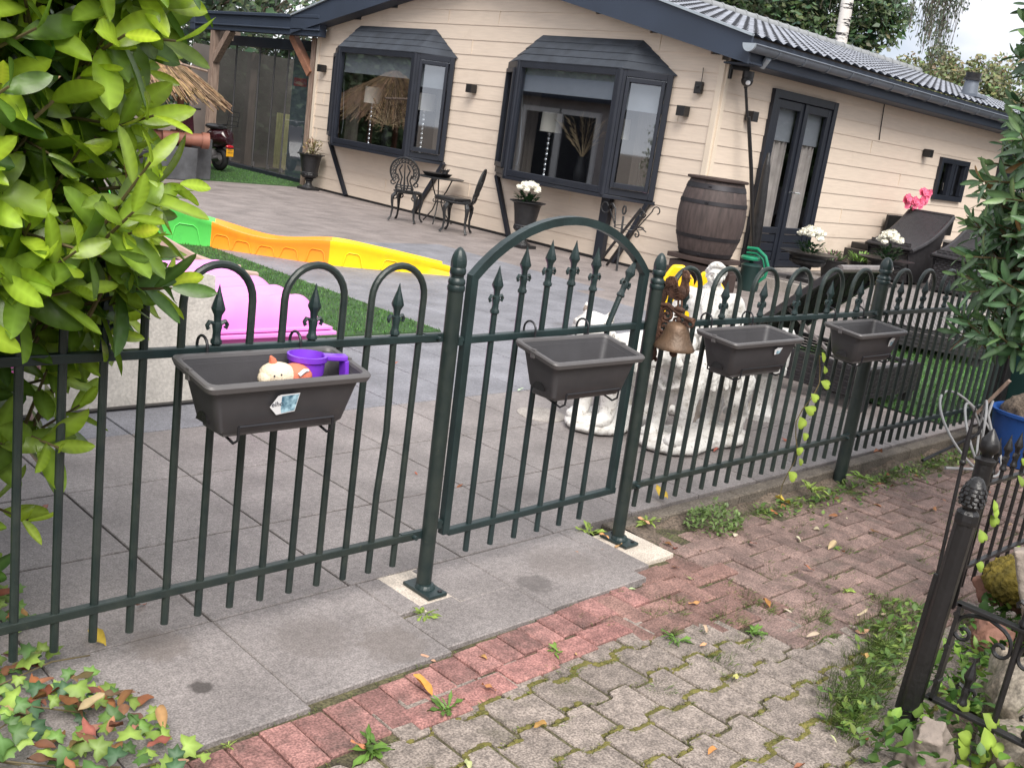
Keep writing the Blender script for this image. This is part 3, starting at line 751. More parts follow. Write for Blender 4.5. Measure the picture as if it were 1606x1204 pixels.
# ------------------------------------------------------------------ french doors, small window, dark side door
def bxs(b,x0,x1,z0,z1,y0,y1): b.box(((x0+x1)/2,(y0+y1)/2,(z0+z1)/2),(x1-x0,y1-y0,z1-z0))
dx0,dx1=12.33,14.06; z0,z1=.20,2.64
b=MB(); bxs(b,dx0,dx0+.11,z0,z1,7.83,7.95); bxs(b,dx1-.11,dx1,z0,z1,7.83,7.95); bxs(b,dx0+.11,dx1-.11,z1-.11,z1,7.835,7.95)
door=b.build('french_door',m_frame,house,smooth=False,bevel=.006)
b=MB(); bxs(b,dx0-.05,dx1+.02,.165,.205,7.75,7.95); b.build('threshold',m_conc,door,smooth=False)
mid=(dx0+dx1)/2
for a0,a1 in ((dx0+.115,mid-.004),(mid+.004,dx1-.115)):
    b=MB(); s=.105
    bxs(b,a0,a0+s,z0+.02,z1-.12,7.85,7.91); bxs(b,a1-s,a1,z0+.02,z1-.12,7.85,7.91)
    bxs(b,a0+s,a1-s,z1-.23,z1-.12,7.852,7.91); bxs(b,a0+s,a1-s,.70,.79,7.852,7.91); bxs(b,a0+s,a1-s,z0+.02,.31,7.852,7.91)
    for k in range(3): bxs(b,a0+s,a1-s,.315+k*.13,.315+k*.13+.115,7.868,7.90)
    lf=b.build('door_leaf',m_frame,door,smooth=False,bevel=.006)
    b=MB(); b.poly([(a0+s,7.88,.78),(a1-s,7.88,.78),(a1-s,7.88,z1-.22),(a0+s,7.88,z1-.22)]); b.build('pane',m_glassdoor,lf,smooth=False)
    b=MB(); b.poly([(a0+.05,7.96,1.98),(a1-.05,7.96,1.98),(a1-.05,7.96,2.56),(a0+.05,7.96,2.56)]); b.build('roller_blind',m_blind,lf,smooth=False)
    b=MB(); b.grid(lambda u,v:(a0+.06+(a1-a0-.12)*(.15+.85*u),8.02+.035*math.sin(u*30)+.02*math.sin(u*71),.3+2.2*v),60,2); b.build('curtain',m_curtlt,lf)
b=MB(); b.box((mid+.05,7.835,1.25),(.03,.02,.22)); b.tube([(mid+.05,7.82,1.3),(mid+.05,7.78,1.3),(mid+.17,7.78,1.3)],.011,6); b.build('handle',m_silver,door)
b=MB(); bxs(b,mid-.03,mid+.03,z0+.02,z1-.12,7.83,7.852); b.build('meeting_strip',m_frame,door,smooth=False)
# small window
wx0,wx1,wz0,wz1=17.95,19.15,1.45,2.18
b=MB(); bxs(b,wx0,wx0+.09,wz0,wz1,7.83,7.94); bxs(b,wx1-.09,wx1,wz0,wz1,7.83,7.94); bxs(b,wx0+.09,wx1-.09,wz0,wz0+.09,7.832,7.94); bxs(b,wx0+.09,wx1-.09,wz1-.09,wz1,7.832,7.94)
m_=(wx0+wx1)/2-.05; bxs(b,m_-.07,m_+.07,wz0+.09,wz1-.09,7.84,7.94)
for a0,a1 in ((m_+.09,wx1-.11),): bxs(b,a0,a0+.07,wz0+.1,wz1-.1,7.83,7.9); bxs(b,a1-.07,a1,wz0+.1,wz1-.1,7.83,7.9)
sw=b.build('small_window',m_frame,house,smooth=False,bevel=.005)
b=MB(); b.poly([(wx0+.08,7.9,wz0+.08),(wx1-.08,7.9,wz0+.08),(wx1-.08,7.9,wz1-.08),(wx0+.08,7.9,wz1-.08)]); b.build('pane',m_glassd,sw,smooth=False)
b=MB(); b.tube([(wx0+.18,7.84,1.75),(wx0+.18,7.80,1.75),(wx0+.20,7.80,1.62)],.010,6); b.build('handle',m_silver,sw)
b=MB(); b.poly([(m_+.2,7.95,1.82),(m_+.42,7.95,1.82),(m_+.42,7.95,2.06),(m_+.2,7.95,2.06)]); b.box((m_+.3,7.95,1.6),(.2,.05,.07)); b.build('bottle_label',m_blind,sw,smooth=False)
b=MB(); bxs(b,20.55,21.55,.2,2.6,7.82,7.95); b.build('side_door',m_frame,house,smooth=False,bevel=.01)
b=MB(); b.tube([(15.50,7.872,2.80),(15.52,7.87,2.6),(15.56,7.872,2.35),(15.58,7.87,2.25)],.008,5); b.build('wall_cable',m_black,house)
# ------------------------------------------------------------------ wall lamps, sensor, camera
def wall_lamp(p,n,lab):
    t=thing('wall_lamp',lab,'wall lamp',p,'black cube lamps on the house wall')
    p=Vector(p); n=Vector(n); sd=Vector((n.y,n.x,0))
    b=MB(); c=p+n*.075
    M=Matrix((sd,n,Vector((0,0,1)))).transposed()
    b.box(c,(.13,.12,.13),M); b.build('lamp_body',m_black,t,smooth=False,bevel=.004)
    b=MB(); b.box(p+n*.008,(.10,.016,.11),M); b.build('wall_plate',m_black,t,smooth=False)
for y,z,l in ((16.79,2.22,'black cube wall lamp left of the left bay window'),(12.56,2.15,'black cube wall lamp between the two bay windows'),(8.38,2.16,'black cube wall lamp below the sensor box by the house corner')):
    wall_lamp((XW-.018,y,z),(-1,0,0),l)
for x,z,l in ((11.84,2.22,'black cube wall lamp behind the leaning pole'),(17.28,2.19,'black cube wall lamp left of the small window')):
    wall_lamp((x,YS-.018,z),(0,-1,0),l)
t=thing('sensor_box','small black sensor box with aerial wire under the gable','sensor',(XW-.02,8.22,2.45))
b=MB(); b.box((XW-.055,8.22,2.47),(.06,.11,.15)); b.build('housing',m_black,t,smooth=False,bevel=.008)
b=MB(); b.tube([(XW-.05,8.20,2.54),(XW-.05,8.20,2.64),(XW-.04,8.215,2.72)],.005,5); b.build('aerial',m_black,t)
b=MB(); b.ball((XW-.088,8.22,2.48),.018,8); b.build('lens',m_wire,t)
t=thing('security_camera','black dome security camera on a bracket under the eave','camera',(11.3,7.88,2.68))
b=MB(); b.box((11.25,7.86,2.70),(.05,.05,.16)); b.bar((11.25,7.85,2.76),(11.42,7.70,2.76),.06,.05); b.build('bracket',m_black,t,smooth=False,bevel=.006)
b=MB(); b.cyl((11.42,7.70,2.74),(11.42,7.70,2.66),.075,.075,16); b.ball((11.42,7.70,2.63),(.078,.078,.08),16); b.build('dome',m_black,t)
b=MB(); b.ball((11.38,7.655,2.60),.032,12); b.build('lens',m_stickw,t)
# ------------------------------------------------------------------ garden railing
YF=2.531; ZT=.936; ZB=.215; BR=.0115
def spear(b, x, y, z, s=1, tilt=0):    # cast spear point with two scrolls, base at z, height .165*s
    M=xf((x,y,z),0,0,tilt)
    b.lathe([(.0115,0),(.016,.004),(.016,.012),(.011,.018),(.0105,.030),(.013,.050),(.010,.072),(.012,.085)] ,n=8,M=M) if 0 else None
    def lt(pr,sq=None):
        k=len(b.v); b.lathe([(r*s,h*s) for r,h in pr],(0,0,0),8,sq=sq)
        for i in range(k,len(b.v)): b.v[i]=M@b.v[i]
    lt([(.0125,0),(.0165,.004),(.0165,.012),(.0125,.018),(.0115,.035),(.0145,.052),(.011,.066)])
    lt([(.010,.066),(.012,.085),(.020,.100),(.0205,.104),(.013,.128),(.006,.150),(.0008,.172)],sq=.0)
    for sg in (-1,1):
        pts=[(0,.045),(sg*.012,.062),(sg*.024,.066),(sg*.031,.056),(sg*.028,.046),(sg*.022,.050)]
        k=len(b.v); b.tube([(p[0]*s,0,p[1]*s) for p in pts],[.007*s,.008*s,.008*s,.007*s,.006*s,.004*s],6,flat=.8)
        for i in range(k,len(b.v)): b.v[i]=M@b.v[i]
def bar_dir(): pass
def panel(name,label,x0,x1,bars,m,hooks=()):
    # bars: list of (xtop, kind) L=left leg of hoop, S=spear, R=right leg
    t=thing(name,label,'railing',((x0+x1)/2,YF,0))
    b=MB(); b.box(((x0+x1)/2,YF,ZT),(x1-x0,.026,.026)); b.build('top_rail',m_fence,t,smooth=False,bevel=.003)
    b=MB(); b.box(((x0+x1)/2,YF,ZB),(x1-x0,.026,.026)); b.build('bottom_rail',m,t,smooth=False,bevel=.003)
    i=0
    while i<len(bars):
        x,k=bars[i]
        if k=='L' and i+1<len(bars):
            xr=bars[i+2][0] if i+2<len(bars) and bars[i+2][1]=='R' else bars[i+1][0]
            r=(xr-x)/2; b=MB()
            pts=[(x,YF,.112),(x,YF,ZB),(x,YF,.6),(x,YF,ZT)]+[(p.x,p.y,p.z) for p in arc(((x+xr)/2,YF,1.19-BR-r*1.0),r,180,0,14)]+[(xr,YF,ZT),(xr,YF,.6),(xr,YF,ZB),(xr,YF,.114)]
            b.tube(pts,BR,9); b.build('hoop_bar',m,t)
        elif k=='S':
            b=MB(); bend=bent.get(round(x,2),0)
            b.tube([(x,YF,.113),(x,YF,.40),(x+bend,YF,.62),(x,YF,ZT-.02),(x,YF,ZT+.03)],BR,9); o=b.build('bar',m,t)
            b=MB(); spear(b,x,YF,ZT+.015); b.build('spear_tip',m_fence,o)
        i+=1
    for x in hooks:
        b=MB(); b.bar((x-.05,YF,ZT),(x+.05,YF,ZT),.018,.03); b.cyl((x,YF-.03,ZT+.0),(x,YF+.02,ZT),.008,n=8); b.build('bracket',m_fence,t)
        b=MB(); b.bar((x-.05,YF,ZB),(x+.05,YF,ZB),.018,.03); b.cyl((x,YF-.03,ZB),(x,YF+.02,ZB),.008,n=8); b.build('bracket',m_fence,t)
    return t
bent={2.04:.012}
xs_=[2.143-.1052*k for k in range(0,24)]
bl=[(x,'RSL'[k%3]) for k,x in enumerate(xs_)][::-1]
panel('railing','long green black railing left of the gate, toys in its planter',-.30,2.215,bl,m_fenceworn,hooks=(2.215,))
r1=[3.490,3.592,3.692,3.792,3.897,4.001,4.113,4.215,4.321,4.425,4.530,4.634,4.743,4.850,4.962,5.068,5.177,5.290]
panel('railing','green black railing right of the gate, behind the rusty bell',3.43,5.40,[(x,'LSR'[k%3]) for k,x in enumerate(r1)],m_fenceworn,hooks=(3.47,5.37))
r2=[5.552+.1068*k for k in range(0,20)]
panel('railing','far green black railing ending at the dark post by the shrub',5.47,7.62,[(x,'LSR'[k%3]) for k,x in enumerate(r2)],m_fenceworn,hooks=(5.50,))

def gate_post(x,y,label,z0=0,r=.0275,top=1.245,lean=-.02,square=False):
    t=thing('gate_post',label,'post',(x,y,z0))
    t.rotation_euler=(0,lean,0)
    b=MB()
    if square: b.box((x,y,z0+.55),(.062,.062,1.06))
    b.tube([(x,y,z0+.012),(x,y,top-.135)],r,18) if not square else None
    b.build('post',m_fenceworn,t,bevel=.004 if square else 0)
    b=MB(); s=r/.03; q=top-.135
    b.lathe([(.0305*s,q-.012),(.033*s,q-.008),(.033*s,q+.004),(.030*s,q+.010),(.0325*s,q+.016),(.031*s,q+.026),(.024*s,q+.034),(.024*s,q+.042),(.029*s,q+.047),(.0305*s,q+.055),(.029*s,q+.066),(.026*s,q+.070)],(x,y,0),20)
    b.build('collar',m_fence,t)
    global flute_n
    flute_n=10; b=MB(); b.lathe([(.0275*s,q+.070),(.0285*s,q+.078),(.028*s,q+.092),(.0245*s,q+.108),(.0175*s,q+.123),(.009*s,q+.133),(.001,q+.137)],(x,y,0),30,flute=.035)
    b.build('acorn_finial',m_fence,t)
    return t
def baseplate(t,x,y,z,sx=.085,sy=.15):
    b=MB(); b.box((x,y,z+.006),(sx,sy,.012)); b.lathe([(.038,.012),(.034,.02),(.030,.026)],(x,y,z),18)
    pl=b.build('base_plate',m_fence,t,smooth=False,bevel=.0015)
    for dy in (-1,1):
        b=MB(); b.cyl((x+.022,y+dy*(sy/2-.018),z+.012),(x+.022,y+dy*(sy/2-.018),z+.017),.009,n=6); b.build('bolt',m_black,pl,smooth=False)
p1=gate_post(2.287,2.515,'green black gate post left of the arched gate, on its pale footing'); baseplate(p1,2.287,2.505,0)
p2=gate_post(3.372,2.50,'green black gate post carrying the rusty bell',z0=-.016,lean=-.028); baseplate(p2,3.372,2.49,-.016)
p3=gate_post(5.455,2.545,'green black railing post behind the farthest planter',z0=-.08,r=.036,lean=-.012)
# end post of the railing
t=thing('end_post','thick leaning black post at the far end of the railing','post',(7.70,2.56,-.05)); t.rotation_euler=(0,-.07,0)
b=MB(); b.box((7.70,2.56,.45),(.11,.11,1.0)); b.build('post',m_black,t,smooth=False,bevel=.008); b=MB(); b.box((7.70,2.56,.965),(.14,.14,.03)); b.build('cap',m_black,t,smooth=False,bevel=.006)

# ------------------------------------------------------------------ arched gate
g=thing('garden_gate','green black arched garden gate with spear points, a planter hooked on','gate',(2.80,YF,0)); g.rotation_euler=(0,-.018,0)
b=MB(); xl,xr=2.370,3.305; w=.031
b.bar((xl,YF,.203),(xl,YF,1.16),w,w,up=(0,1,0)); b.build('stile',m_fence,g,smooth=False,bevel=.003)
b=MB(); b.bar((xr,YF,.21),(xr,YF,1.16),w,w,up=(0,1,0)); b.build('stile',m_fence,g,smooth=False,bevel=.003)
b=MB()
cx=(xl+xr)/2; n_=18; k=0
hw=(xr-xl)/2+w/2-.001
outer=[];inner=[]
# arch: segmental curve springing at 1.155, crown 1.365
for i in range(n_+1):
    a=PI*(1-i/n_); 
    Rr=(.21**2+hw**2)/(2*.21); th=math.asin(hw/Rr); q=-th+2*th*i/n_
    outer.append((cx+Rr*math.sin(q),1.157+.21-Rr+Rr*math.cos(q)))
    r2_=Rr-.030; q2=q*.985
    inner.append((cx+r2_*math.sin(q2),1.157+.21-Rr+r2_*math.cos(q2)))
for i in range(n_):
    Mx=Matrix(((1,0,0,0),(0,0,-1,YF+.02),(0,1,0,0),(0,0,0,1)))
    k=len(b.v)
    for y in (YF-.0155,YF+.0155):
        for p in (outer[i],outer[i+1],inner[i+1],inner[i]): b.v.append(Vector((p[0],y,p[1])))
    for f in ((0,1,2,3),(7,6,5,4),(0,4,5,1),(3,2,6,7)): b.face([k+j for j in f])
b.build('arch',m_fence,g,smooth=True,ang=30,recalc=True)
b=MB(); b.box((cx,YF,.931),(xr-xl-w,.028,.026)); b.build('top_rail',m_fence,g,smooth=False,bevel=.003)
b=MB(); b.box((cx+.02,YF,.207),(xr-xl+.04-w,.028,.026)); b.build('bottom_rail',m_fence,g,smooth=False,bevel=.003)
tips=[(2.492,2.478,1.186),(2.617,2.606,1.256),(2.744,2.734,1.278),(2.873,2.862,1.277),(3.002,2.984,1.252)]
for xb,xt,zt in tips:
    b=MB(); b.tube([(xb,YF,.108),(xb,YF,zt-.155)],BR,9); o=b.build('bar',m_fence,g); b=MB(); spear(b,xb,YF,zt-.17); b.build('spear_tip',m_fence,o)
b=MB(); b.tube([(3.125,YF,.112),(3.125,YF,.93),(3.128,YF,.95),(3.178,YF,1.07)],BR,9); o=b.build('bent_bar',m_fence,g); b=MB(); spear(b,3.172,YF,1.055,tilt=.42); b.build('spear_tip',m_fence,o)
for z in (.93,.25):
    b=MB(); b.cyl((2.30,YF,z),(2.36,YF,z),.010,n=8); b.box((2.335,YF,z),(.02,.03,.03)); b.build('hinge',m_fence,g)
b=MB(); b.box((3.345,YF,.93),(.05,.03,.03)); b.build('latch',m_fence,g,smooth=False)

# ------------------------------------------------------------------ planters hooked on the railing
def planter(x0,x1,zb,zf,label,sticker,rz=0):
    # x0..x1 rim length, zb back rim height, zf front rim height
    t=thing('planter_box',label,'planter',((x0+x1)/2,2.37,zf-.15),'grey brown planters hooked on the railing')
    yb,yf=2.485,2.285; L=x1-x0
    def P(u,v,h):   # u 0..1 along, v 0 back..1 front, h 0 rim .. 1 bottom
        ins=.045*h*L/.5; dy=.030*h
        x=x0+ins+(L-2*ins)*u; y=(yb-dy)+((yf+dy)-(yb-dy))*v; z=(zb+(zf-zb)*v)-.150*h
        return (x,y,z)
    b=MB()
    def ring(h,off=0):          # rounded rectangle at depth h, grown by off (m)
        ins=.045*h*L/.5; dy=.030*h; xa,xb=x0+ins-off,x1-ins+off; ya,yz=yb-dy+off,yf+dy-off; rr=.022; o=[]
        for cx_,cy_,a0 in ((xa+rr,ya-rr,180),(xb-rr,ya-rr,90),(xb-rr,yz+rr,0),(xa+rr,yz+rr,-90)):
            for i in range(5):
                a=R(a0-90*i/4); x=cx_+rr*math.cos(a); y=cy_+rr*math.sin(a); v=(yb-y)/(yb-yf)
                o.append((x,y,zb+(zf-zb)*v-.150*h))
        return o
    def loft(rs):
        k=len(b.v); n=len(rs[0])
        for r_ in rs: b.v += [Vector(p) for p in r_]
        for i in range(len(rs)-1):
            for j in range(n): b.face((k+i*n+j,k+i*n+(j+1)%n,k+(i+1)*n+(j+1)%n,k+(i+1)*n+j))
        return k,n
    rs=[ring(.0,-.004),ring(.12,-.004),ring(.13,-.009),ring(.97,-.004),ring(1.03,-.010)]
    k,n=loft(rs); b.face([k+4*n+j for j in range(n)])
    rs=[ring(.0,-.008),ring(.80,-.008)]
    k,n=loft(rs); b.face([k+n+j for j in range(n)])
    o=b.build('body',m_box,t,recalc=False)
    b=MB(); 
    loft([ring(.13,-.003),ring(.12,.0105),ring(.02,.012),ring(-.02,.008),ring(-.035,.002),ring(-.02,-.007),ring(.03,-.009)])
    b.build('rim',m_boxrim,t)
    # arched water openings at the foot
    b=MB(); c=Vector(P(0,.5,.86)); 
    b.prism([(.030*math.cos(PI*i/8),.028*math.sin(PI*i/8)) for i in range(9)],Matrix(((0,.12,-1,c.x+.006),(1,0,0,c.y),(0,.99,0,c.z-.010),(0,0,0,1))),.010); b.build('overflow_hole',m_black,o,smooth=False)
    b=MB(); c=Vector(P(.38,1,.94)); 
    # base tray
    c0,c1=P(.06,.08,1.0),P(.94,.92,1.0); b.box(((c0[0]+c1[0])/2,(c0[1]+c1[1])/2,(P(.5,0,1)[2]+P(.5,1,1)[2])/2-.012),(c1[0]-c0[0],abs(c1[1]-c0[1]),.02)); b.build('water_tray',m_boxrim,o,smooth=False,bevel=.006)
    # clips on the short sides
    for u in (0,1):
        p=P(u,.45,.06); b=MB(); b.box((p[0]+(-.006 if u==0 else .006),p[1],p[2]),(.012,.022,.034)); b.build('clip',m_boxrim,t,smooth=False,bevel=.003)
    # wire hanger: hooks over the rail and runs under the box
    b=MB()
    for u in (.20,.80):
        xq=x0+L*u; pf=P(u,1,.93); pb=P(u,0,1.05)
        pts=[(xq,YF+.022,ZT-.03),(xq,YF+.024,ZT+.012)]+[(p.x,p.y,p.z) for p in arc((xq,YF-.006,ZT+.014),.030,0,180,8,ax=(0,1,0))]+[(xq,YF-.038,zb-.03),(xq,pb[1]+.02,pb[2]-.02),(xq,pf[1]+.01,pf[2]-.035),(xq,pf[1]-.012,pf[2]-.02),(xq,pf[1]-.014,pf[2]+.018)]
        b.tube(pts,.0042,6)
    pa,pz=P(.2,1,.93),P(.8,1,.93); b.tube([(x0+L*.2,pa[1]-.014,pa[2]+.018),(x0+L*.8,pz[1]-.014,pz[2]+.018)],.0042,6)
    b.build('wire_hanger',m_wire,t)
    # torn paper sticker on the front
    if sticker:
        u0,u1,h0,h1,full=sticker
        A=Vector(P(u0,1,h0)); B=Vector(P(u1,1,h0)); Cc=Vector(P(u0,1,h1))
        ex=(B-A).normalized(); ey=(Cc-A); ey=(ey-ex*ey.dot(ex)).normalized(); nz=ex.cross(ey); W=(B-A).length; H=(Cc-A).length
        if nz.y>0: nz=-nz
        Mx=Matrix((ex,ey,nz)).transposed().to_4x4(); Mx.translation=A+nz*.0012
        pts=[(0,H*.42),(W*.22,H*.95),(W*.32,H),(W,H*1.02),(W*.93,H*.10),(W*.28,0)] if full else [(0,H*.7),(W*.3,H),(W,H*.95),(W*.8,H*.1),(W*.15,0)]
        b=MB(); b.prism(pts,Mx,.0006); s=b.build('sticker',m_stickw,o,smooth=False)
        Mx2=Mx.copy(); Mx2.translation=A+nz*.0022
        b=MB(); b.prism([(W*.40,H*.30),(W*.36,H*.93),(W*.97,H*.97),(W*.91,H*.16),(W*.45,H*.07)] if full else [(W*.35,H*.12),(W*.30,H*.62),(W*.62,H*.5),(W*.86,H*.8),(W*.78,H*.14)],Mx2,.0004); b.build('sticker_print',m_stickb,s,smooth=False)
        if full:
            Mt=Mx.copy(); Mt.translation=A+nz*.0024+ex*W*.25+ey*H*.55
            text('lettering','elho',H*.34,Mt@Matrix.Rotation(.05,4,'Z'),m_ink,s,.0003)
    return t
planter(1.262,1.762,.935,.905,'longest planter on the left railing, a purple pot and a plush toy inside',(.36,.56,.66,.26,True))
planter(2.562,3.046,.922,.885,'empty planter hooked on the arched gate, without a sticker',None)
planter(3.665,4.215,.918,.902,'empty planter with a blue sticker scrap, right beside the rusty bell',(.62,.74,.44,.22,False))
planter(4.778,5.294,.913,.894,'farthest empty planter with a blue sticker scrap, in front of the railing post',(.70,.82,.52,.20,False))
# toys in the first planter
t=thing('toy_pot','purple plastic toy pot with square handle in the left planter','toy',(1.60,2.38,.83))
b=MB(); c=(1.628,2.405,.018); b.lathe([(.038,.825),(.041,.862),(.050,.870),(.052,.905),(.058,.910),(.059,.925),(.053,.926),(.048,.90),(.034,.83),(0,.828)],c,22); b.build('pot',m_purple,t)
b=MB(); b.bar((1.672,2.392,.936),(1.738,2.366,.936),.036,.016); b.bar((1.731,2.369,.930),(1.736,2.367,.868),.036,.014,up=(1,0,0)); b.build('handle',m_purple,t,smooth=False,bevel=.004)
t=thing('plush_toy','orange and cream plush animal lying in the left planter','soft toy',(1.53,2.35,.86))
Mr=Euler((0,.12,-.15)).to_matrix(); O=Vector((.012,.030,.036))
b=MB(); b.ball(O+Vector((1.505,2.345,.862)),(.056,.040,.036),18,Mr); b.ball(O+Vector((1.462,2.343,.855)),(.020,.024,.020),12); b.build('head',m_cream,t)
b=MB(); b.ball(O+Vector((1.558,2.340,.858)),(.050,.039,.034),16,Mr); b.build('body',m_coral,t)
b=MB(); b.tube([O+Vector(p) for p in ((1.545,2.302,.868),(1.562,2.303,.880),(1.580,2.315,.876))],.006,6); b.build('band',m_stickw,t)
b=MB(); b.tube([O+Vector(p) for p in ((1.492,2.35,.885),(1.486,2.35,.903),(1.478,2.348,.916))],[.013,.011,.003],8); b.build('ear',m_coral,t)
for p in ((1.474,2.314,.868),(1.492,2.308,.872)): b=MB(); b.ball(O+Vector(p),.003,6); b.build('eye',m_ink,t)
# ------------------------------------------------------------------ rusty bell with cockerel bracket
t=thing('wall_bell','rusty cast bell with a cockerel on a scrolled bracket, on the gate post','bell',(3.40,2.47,1.0))
BX=3.404
q_=lambda a,z,dx=0:(BX+dx,2.50-a,z)       # a: distance out from the post towards the path
b=MB()  # cast back plate with a wavy edge and pierced ends
out=[]
n_=30
for i in range(n_+1):
    f=i/n_; out.append((.016+.006*math.sin(f*24)+.005*math.sin(PI*f),.800+.315*f))
edge=[(.0,.785)]+out+[(.0,1.128)]+[(-w*.9,z) for w,z in out[::-1]]
b.prism([(-w,z) for w,z in edge],Matrix(((0,0,1,BX-.006),(1,0,0,2.512),(0,1,0,0),(0,0,0,1))),.010)
for z in (.83,.86,1.07,1.10): b.tube(arc((BX+.006,2.512,z),.011,0,360,12,ax=(0,1,0)),.0045,6)
for i in range(12): b.ball((BX+.004,2.512+(.020 if i%2 else -.020),.80+.028*i),(.006,.008,.011),8)
b.build('back_plate',m_rust,t,ang=30)
b=MB()  # scrolls under the arm
Y_=(0,-1,0)
b.tube([q_(-.005,1.03),q_(.03,1.035),q_(.07,1.018),q_(.12,1.004),q_(.165,.998)],[.010,.011,.010,.009,.012],8)
b.tube(spiral(q_(.030,.995),.030,.006,160,-330,24,ax=Y_),.0068,7); b.tube(spiral(q_(.024,.940),.026,.006,90,520,22,ax=Y_),.0064,7)
b.tube(spiral(q_(.078,.984),.021,.005,120,-330,18,ax=Y_),.0056,6); b.tube(spiral(q_(.120,.980),.015,.004,100,-300,14,ax=Y_),.005,6)
b.tube([q_(-.005,.91),q_(.02,.905),q_(.05,.935),q_(.09,.97),q_(.14,.99)],.0062,6)
b.tube([q_(.0,.97),q_(.04,.965),q_(.06,.945)],.006,6)
b.tube(arc(q_(.150,.986),.015,60,-220,12,ax=Y_),.005,6)
b.build('scroll_bracket',m_rust,t)
# cockerel, tail towards the post
cz=1.055
pts=[(-.004,.040),(-.012,.062),(-.006,.085),(.008,.098),(.024,.101),(.038,.096),(.047,.082),(.052,.068),(.060,.061),(.068,.070),(.071,.090),(.068,.106),(.071,.120),(.066,.130),(.073,.137),(.080,.131),(.084,.138),(.091,.131),(.097,.130),(.101,.121),(.103,.114),(.116,.108),(.103,.105),(.105,.096),(.101,.088),(.108,.074),(.112,.056),(.108,.038),(.096,.022),(.082,.012),(.064,.008),(.046,.010),(.028,.014),(.014,.022)]
b=MB(); b.prism(pts,Matrix(((0,0,1,BX-.006),(-1,0,0,2.497),(0,1,0,cz),(0,0,0,1))),.012)
for i in range(6):
    q=i/5; b.tube([(BX-.007,2.497-(.045+.002*i),cz+.050+.006*i),(BX-.009,2.497-(.026-.002*i),cz+.080-.005*i),(BX-.007,2.497-(-.004+.004*i),cz+.045+.011*i)],.0026,5)
b.ball((BX-.004,2.497-.080,cz+.046),(.010,.026,.028),12); b.ball((BX-.003,2.497-.086,cz+.112),(.009,.013,.014),10)
for i in range(4): b.tube([(BX-.012,2.497-.066-.004*i,cz+.062-.010*i),(BX-.012,2.497-.045-.004*i,cz+.050-.008*i)],.002,4)
b.build('cockerel',m_rust,t,smooth=True,ang=25,recalc=True)
b=MB()
for d in (.068,.086): b.tube([(BX,2.497-d,cz+.014),(BX,2.497-d-.004,cz-.008),(BX,2.497-d,cz-.024)],.0045,6)
b.ball(q_(.085,1.030),(.012,.030,.012),10); b.build('cockerel_legs',m_rust,t)
# bell
b=MB(); bx,by=BX,2.408
b.lathe([(.078,.868),(.083,.866),(.086,.872),(.078,.885),(.066,.903),(.057,.922),(.051,.942),(.047,.958),(.040,.970),(.025,.977),(.010,.980),(0,.980)],(bx,by,0),32)
b.lathe([(.078,.868),(.064,.890),(.052,.915),(.042,.95),(0,.965)],(bx,by,0),32)
bell=b.build('bell',m_bell,t,ang=60)
b=MB(); b.tube([(bx,by,.95),(bx+.002,by,.858)],.004,6); b.ball((bx+.002,by,.848),.017,12); b.build('clapper',m_rust,bell)
b=MB(); b.tube([(bx,by,.972),(bx,by,1.002)],.008,8); b.ball((bx,by,.988),.013,10); b.build('hanger',m_rust,bell)
b=MB(); b.ball((BX-.030,2.515,1.075),(.006,.010,.024),10); b.build('cyan_tag',m_cyan,t)
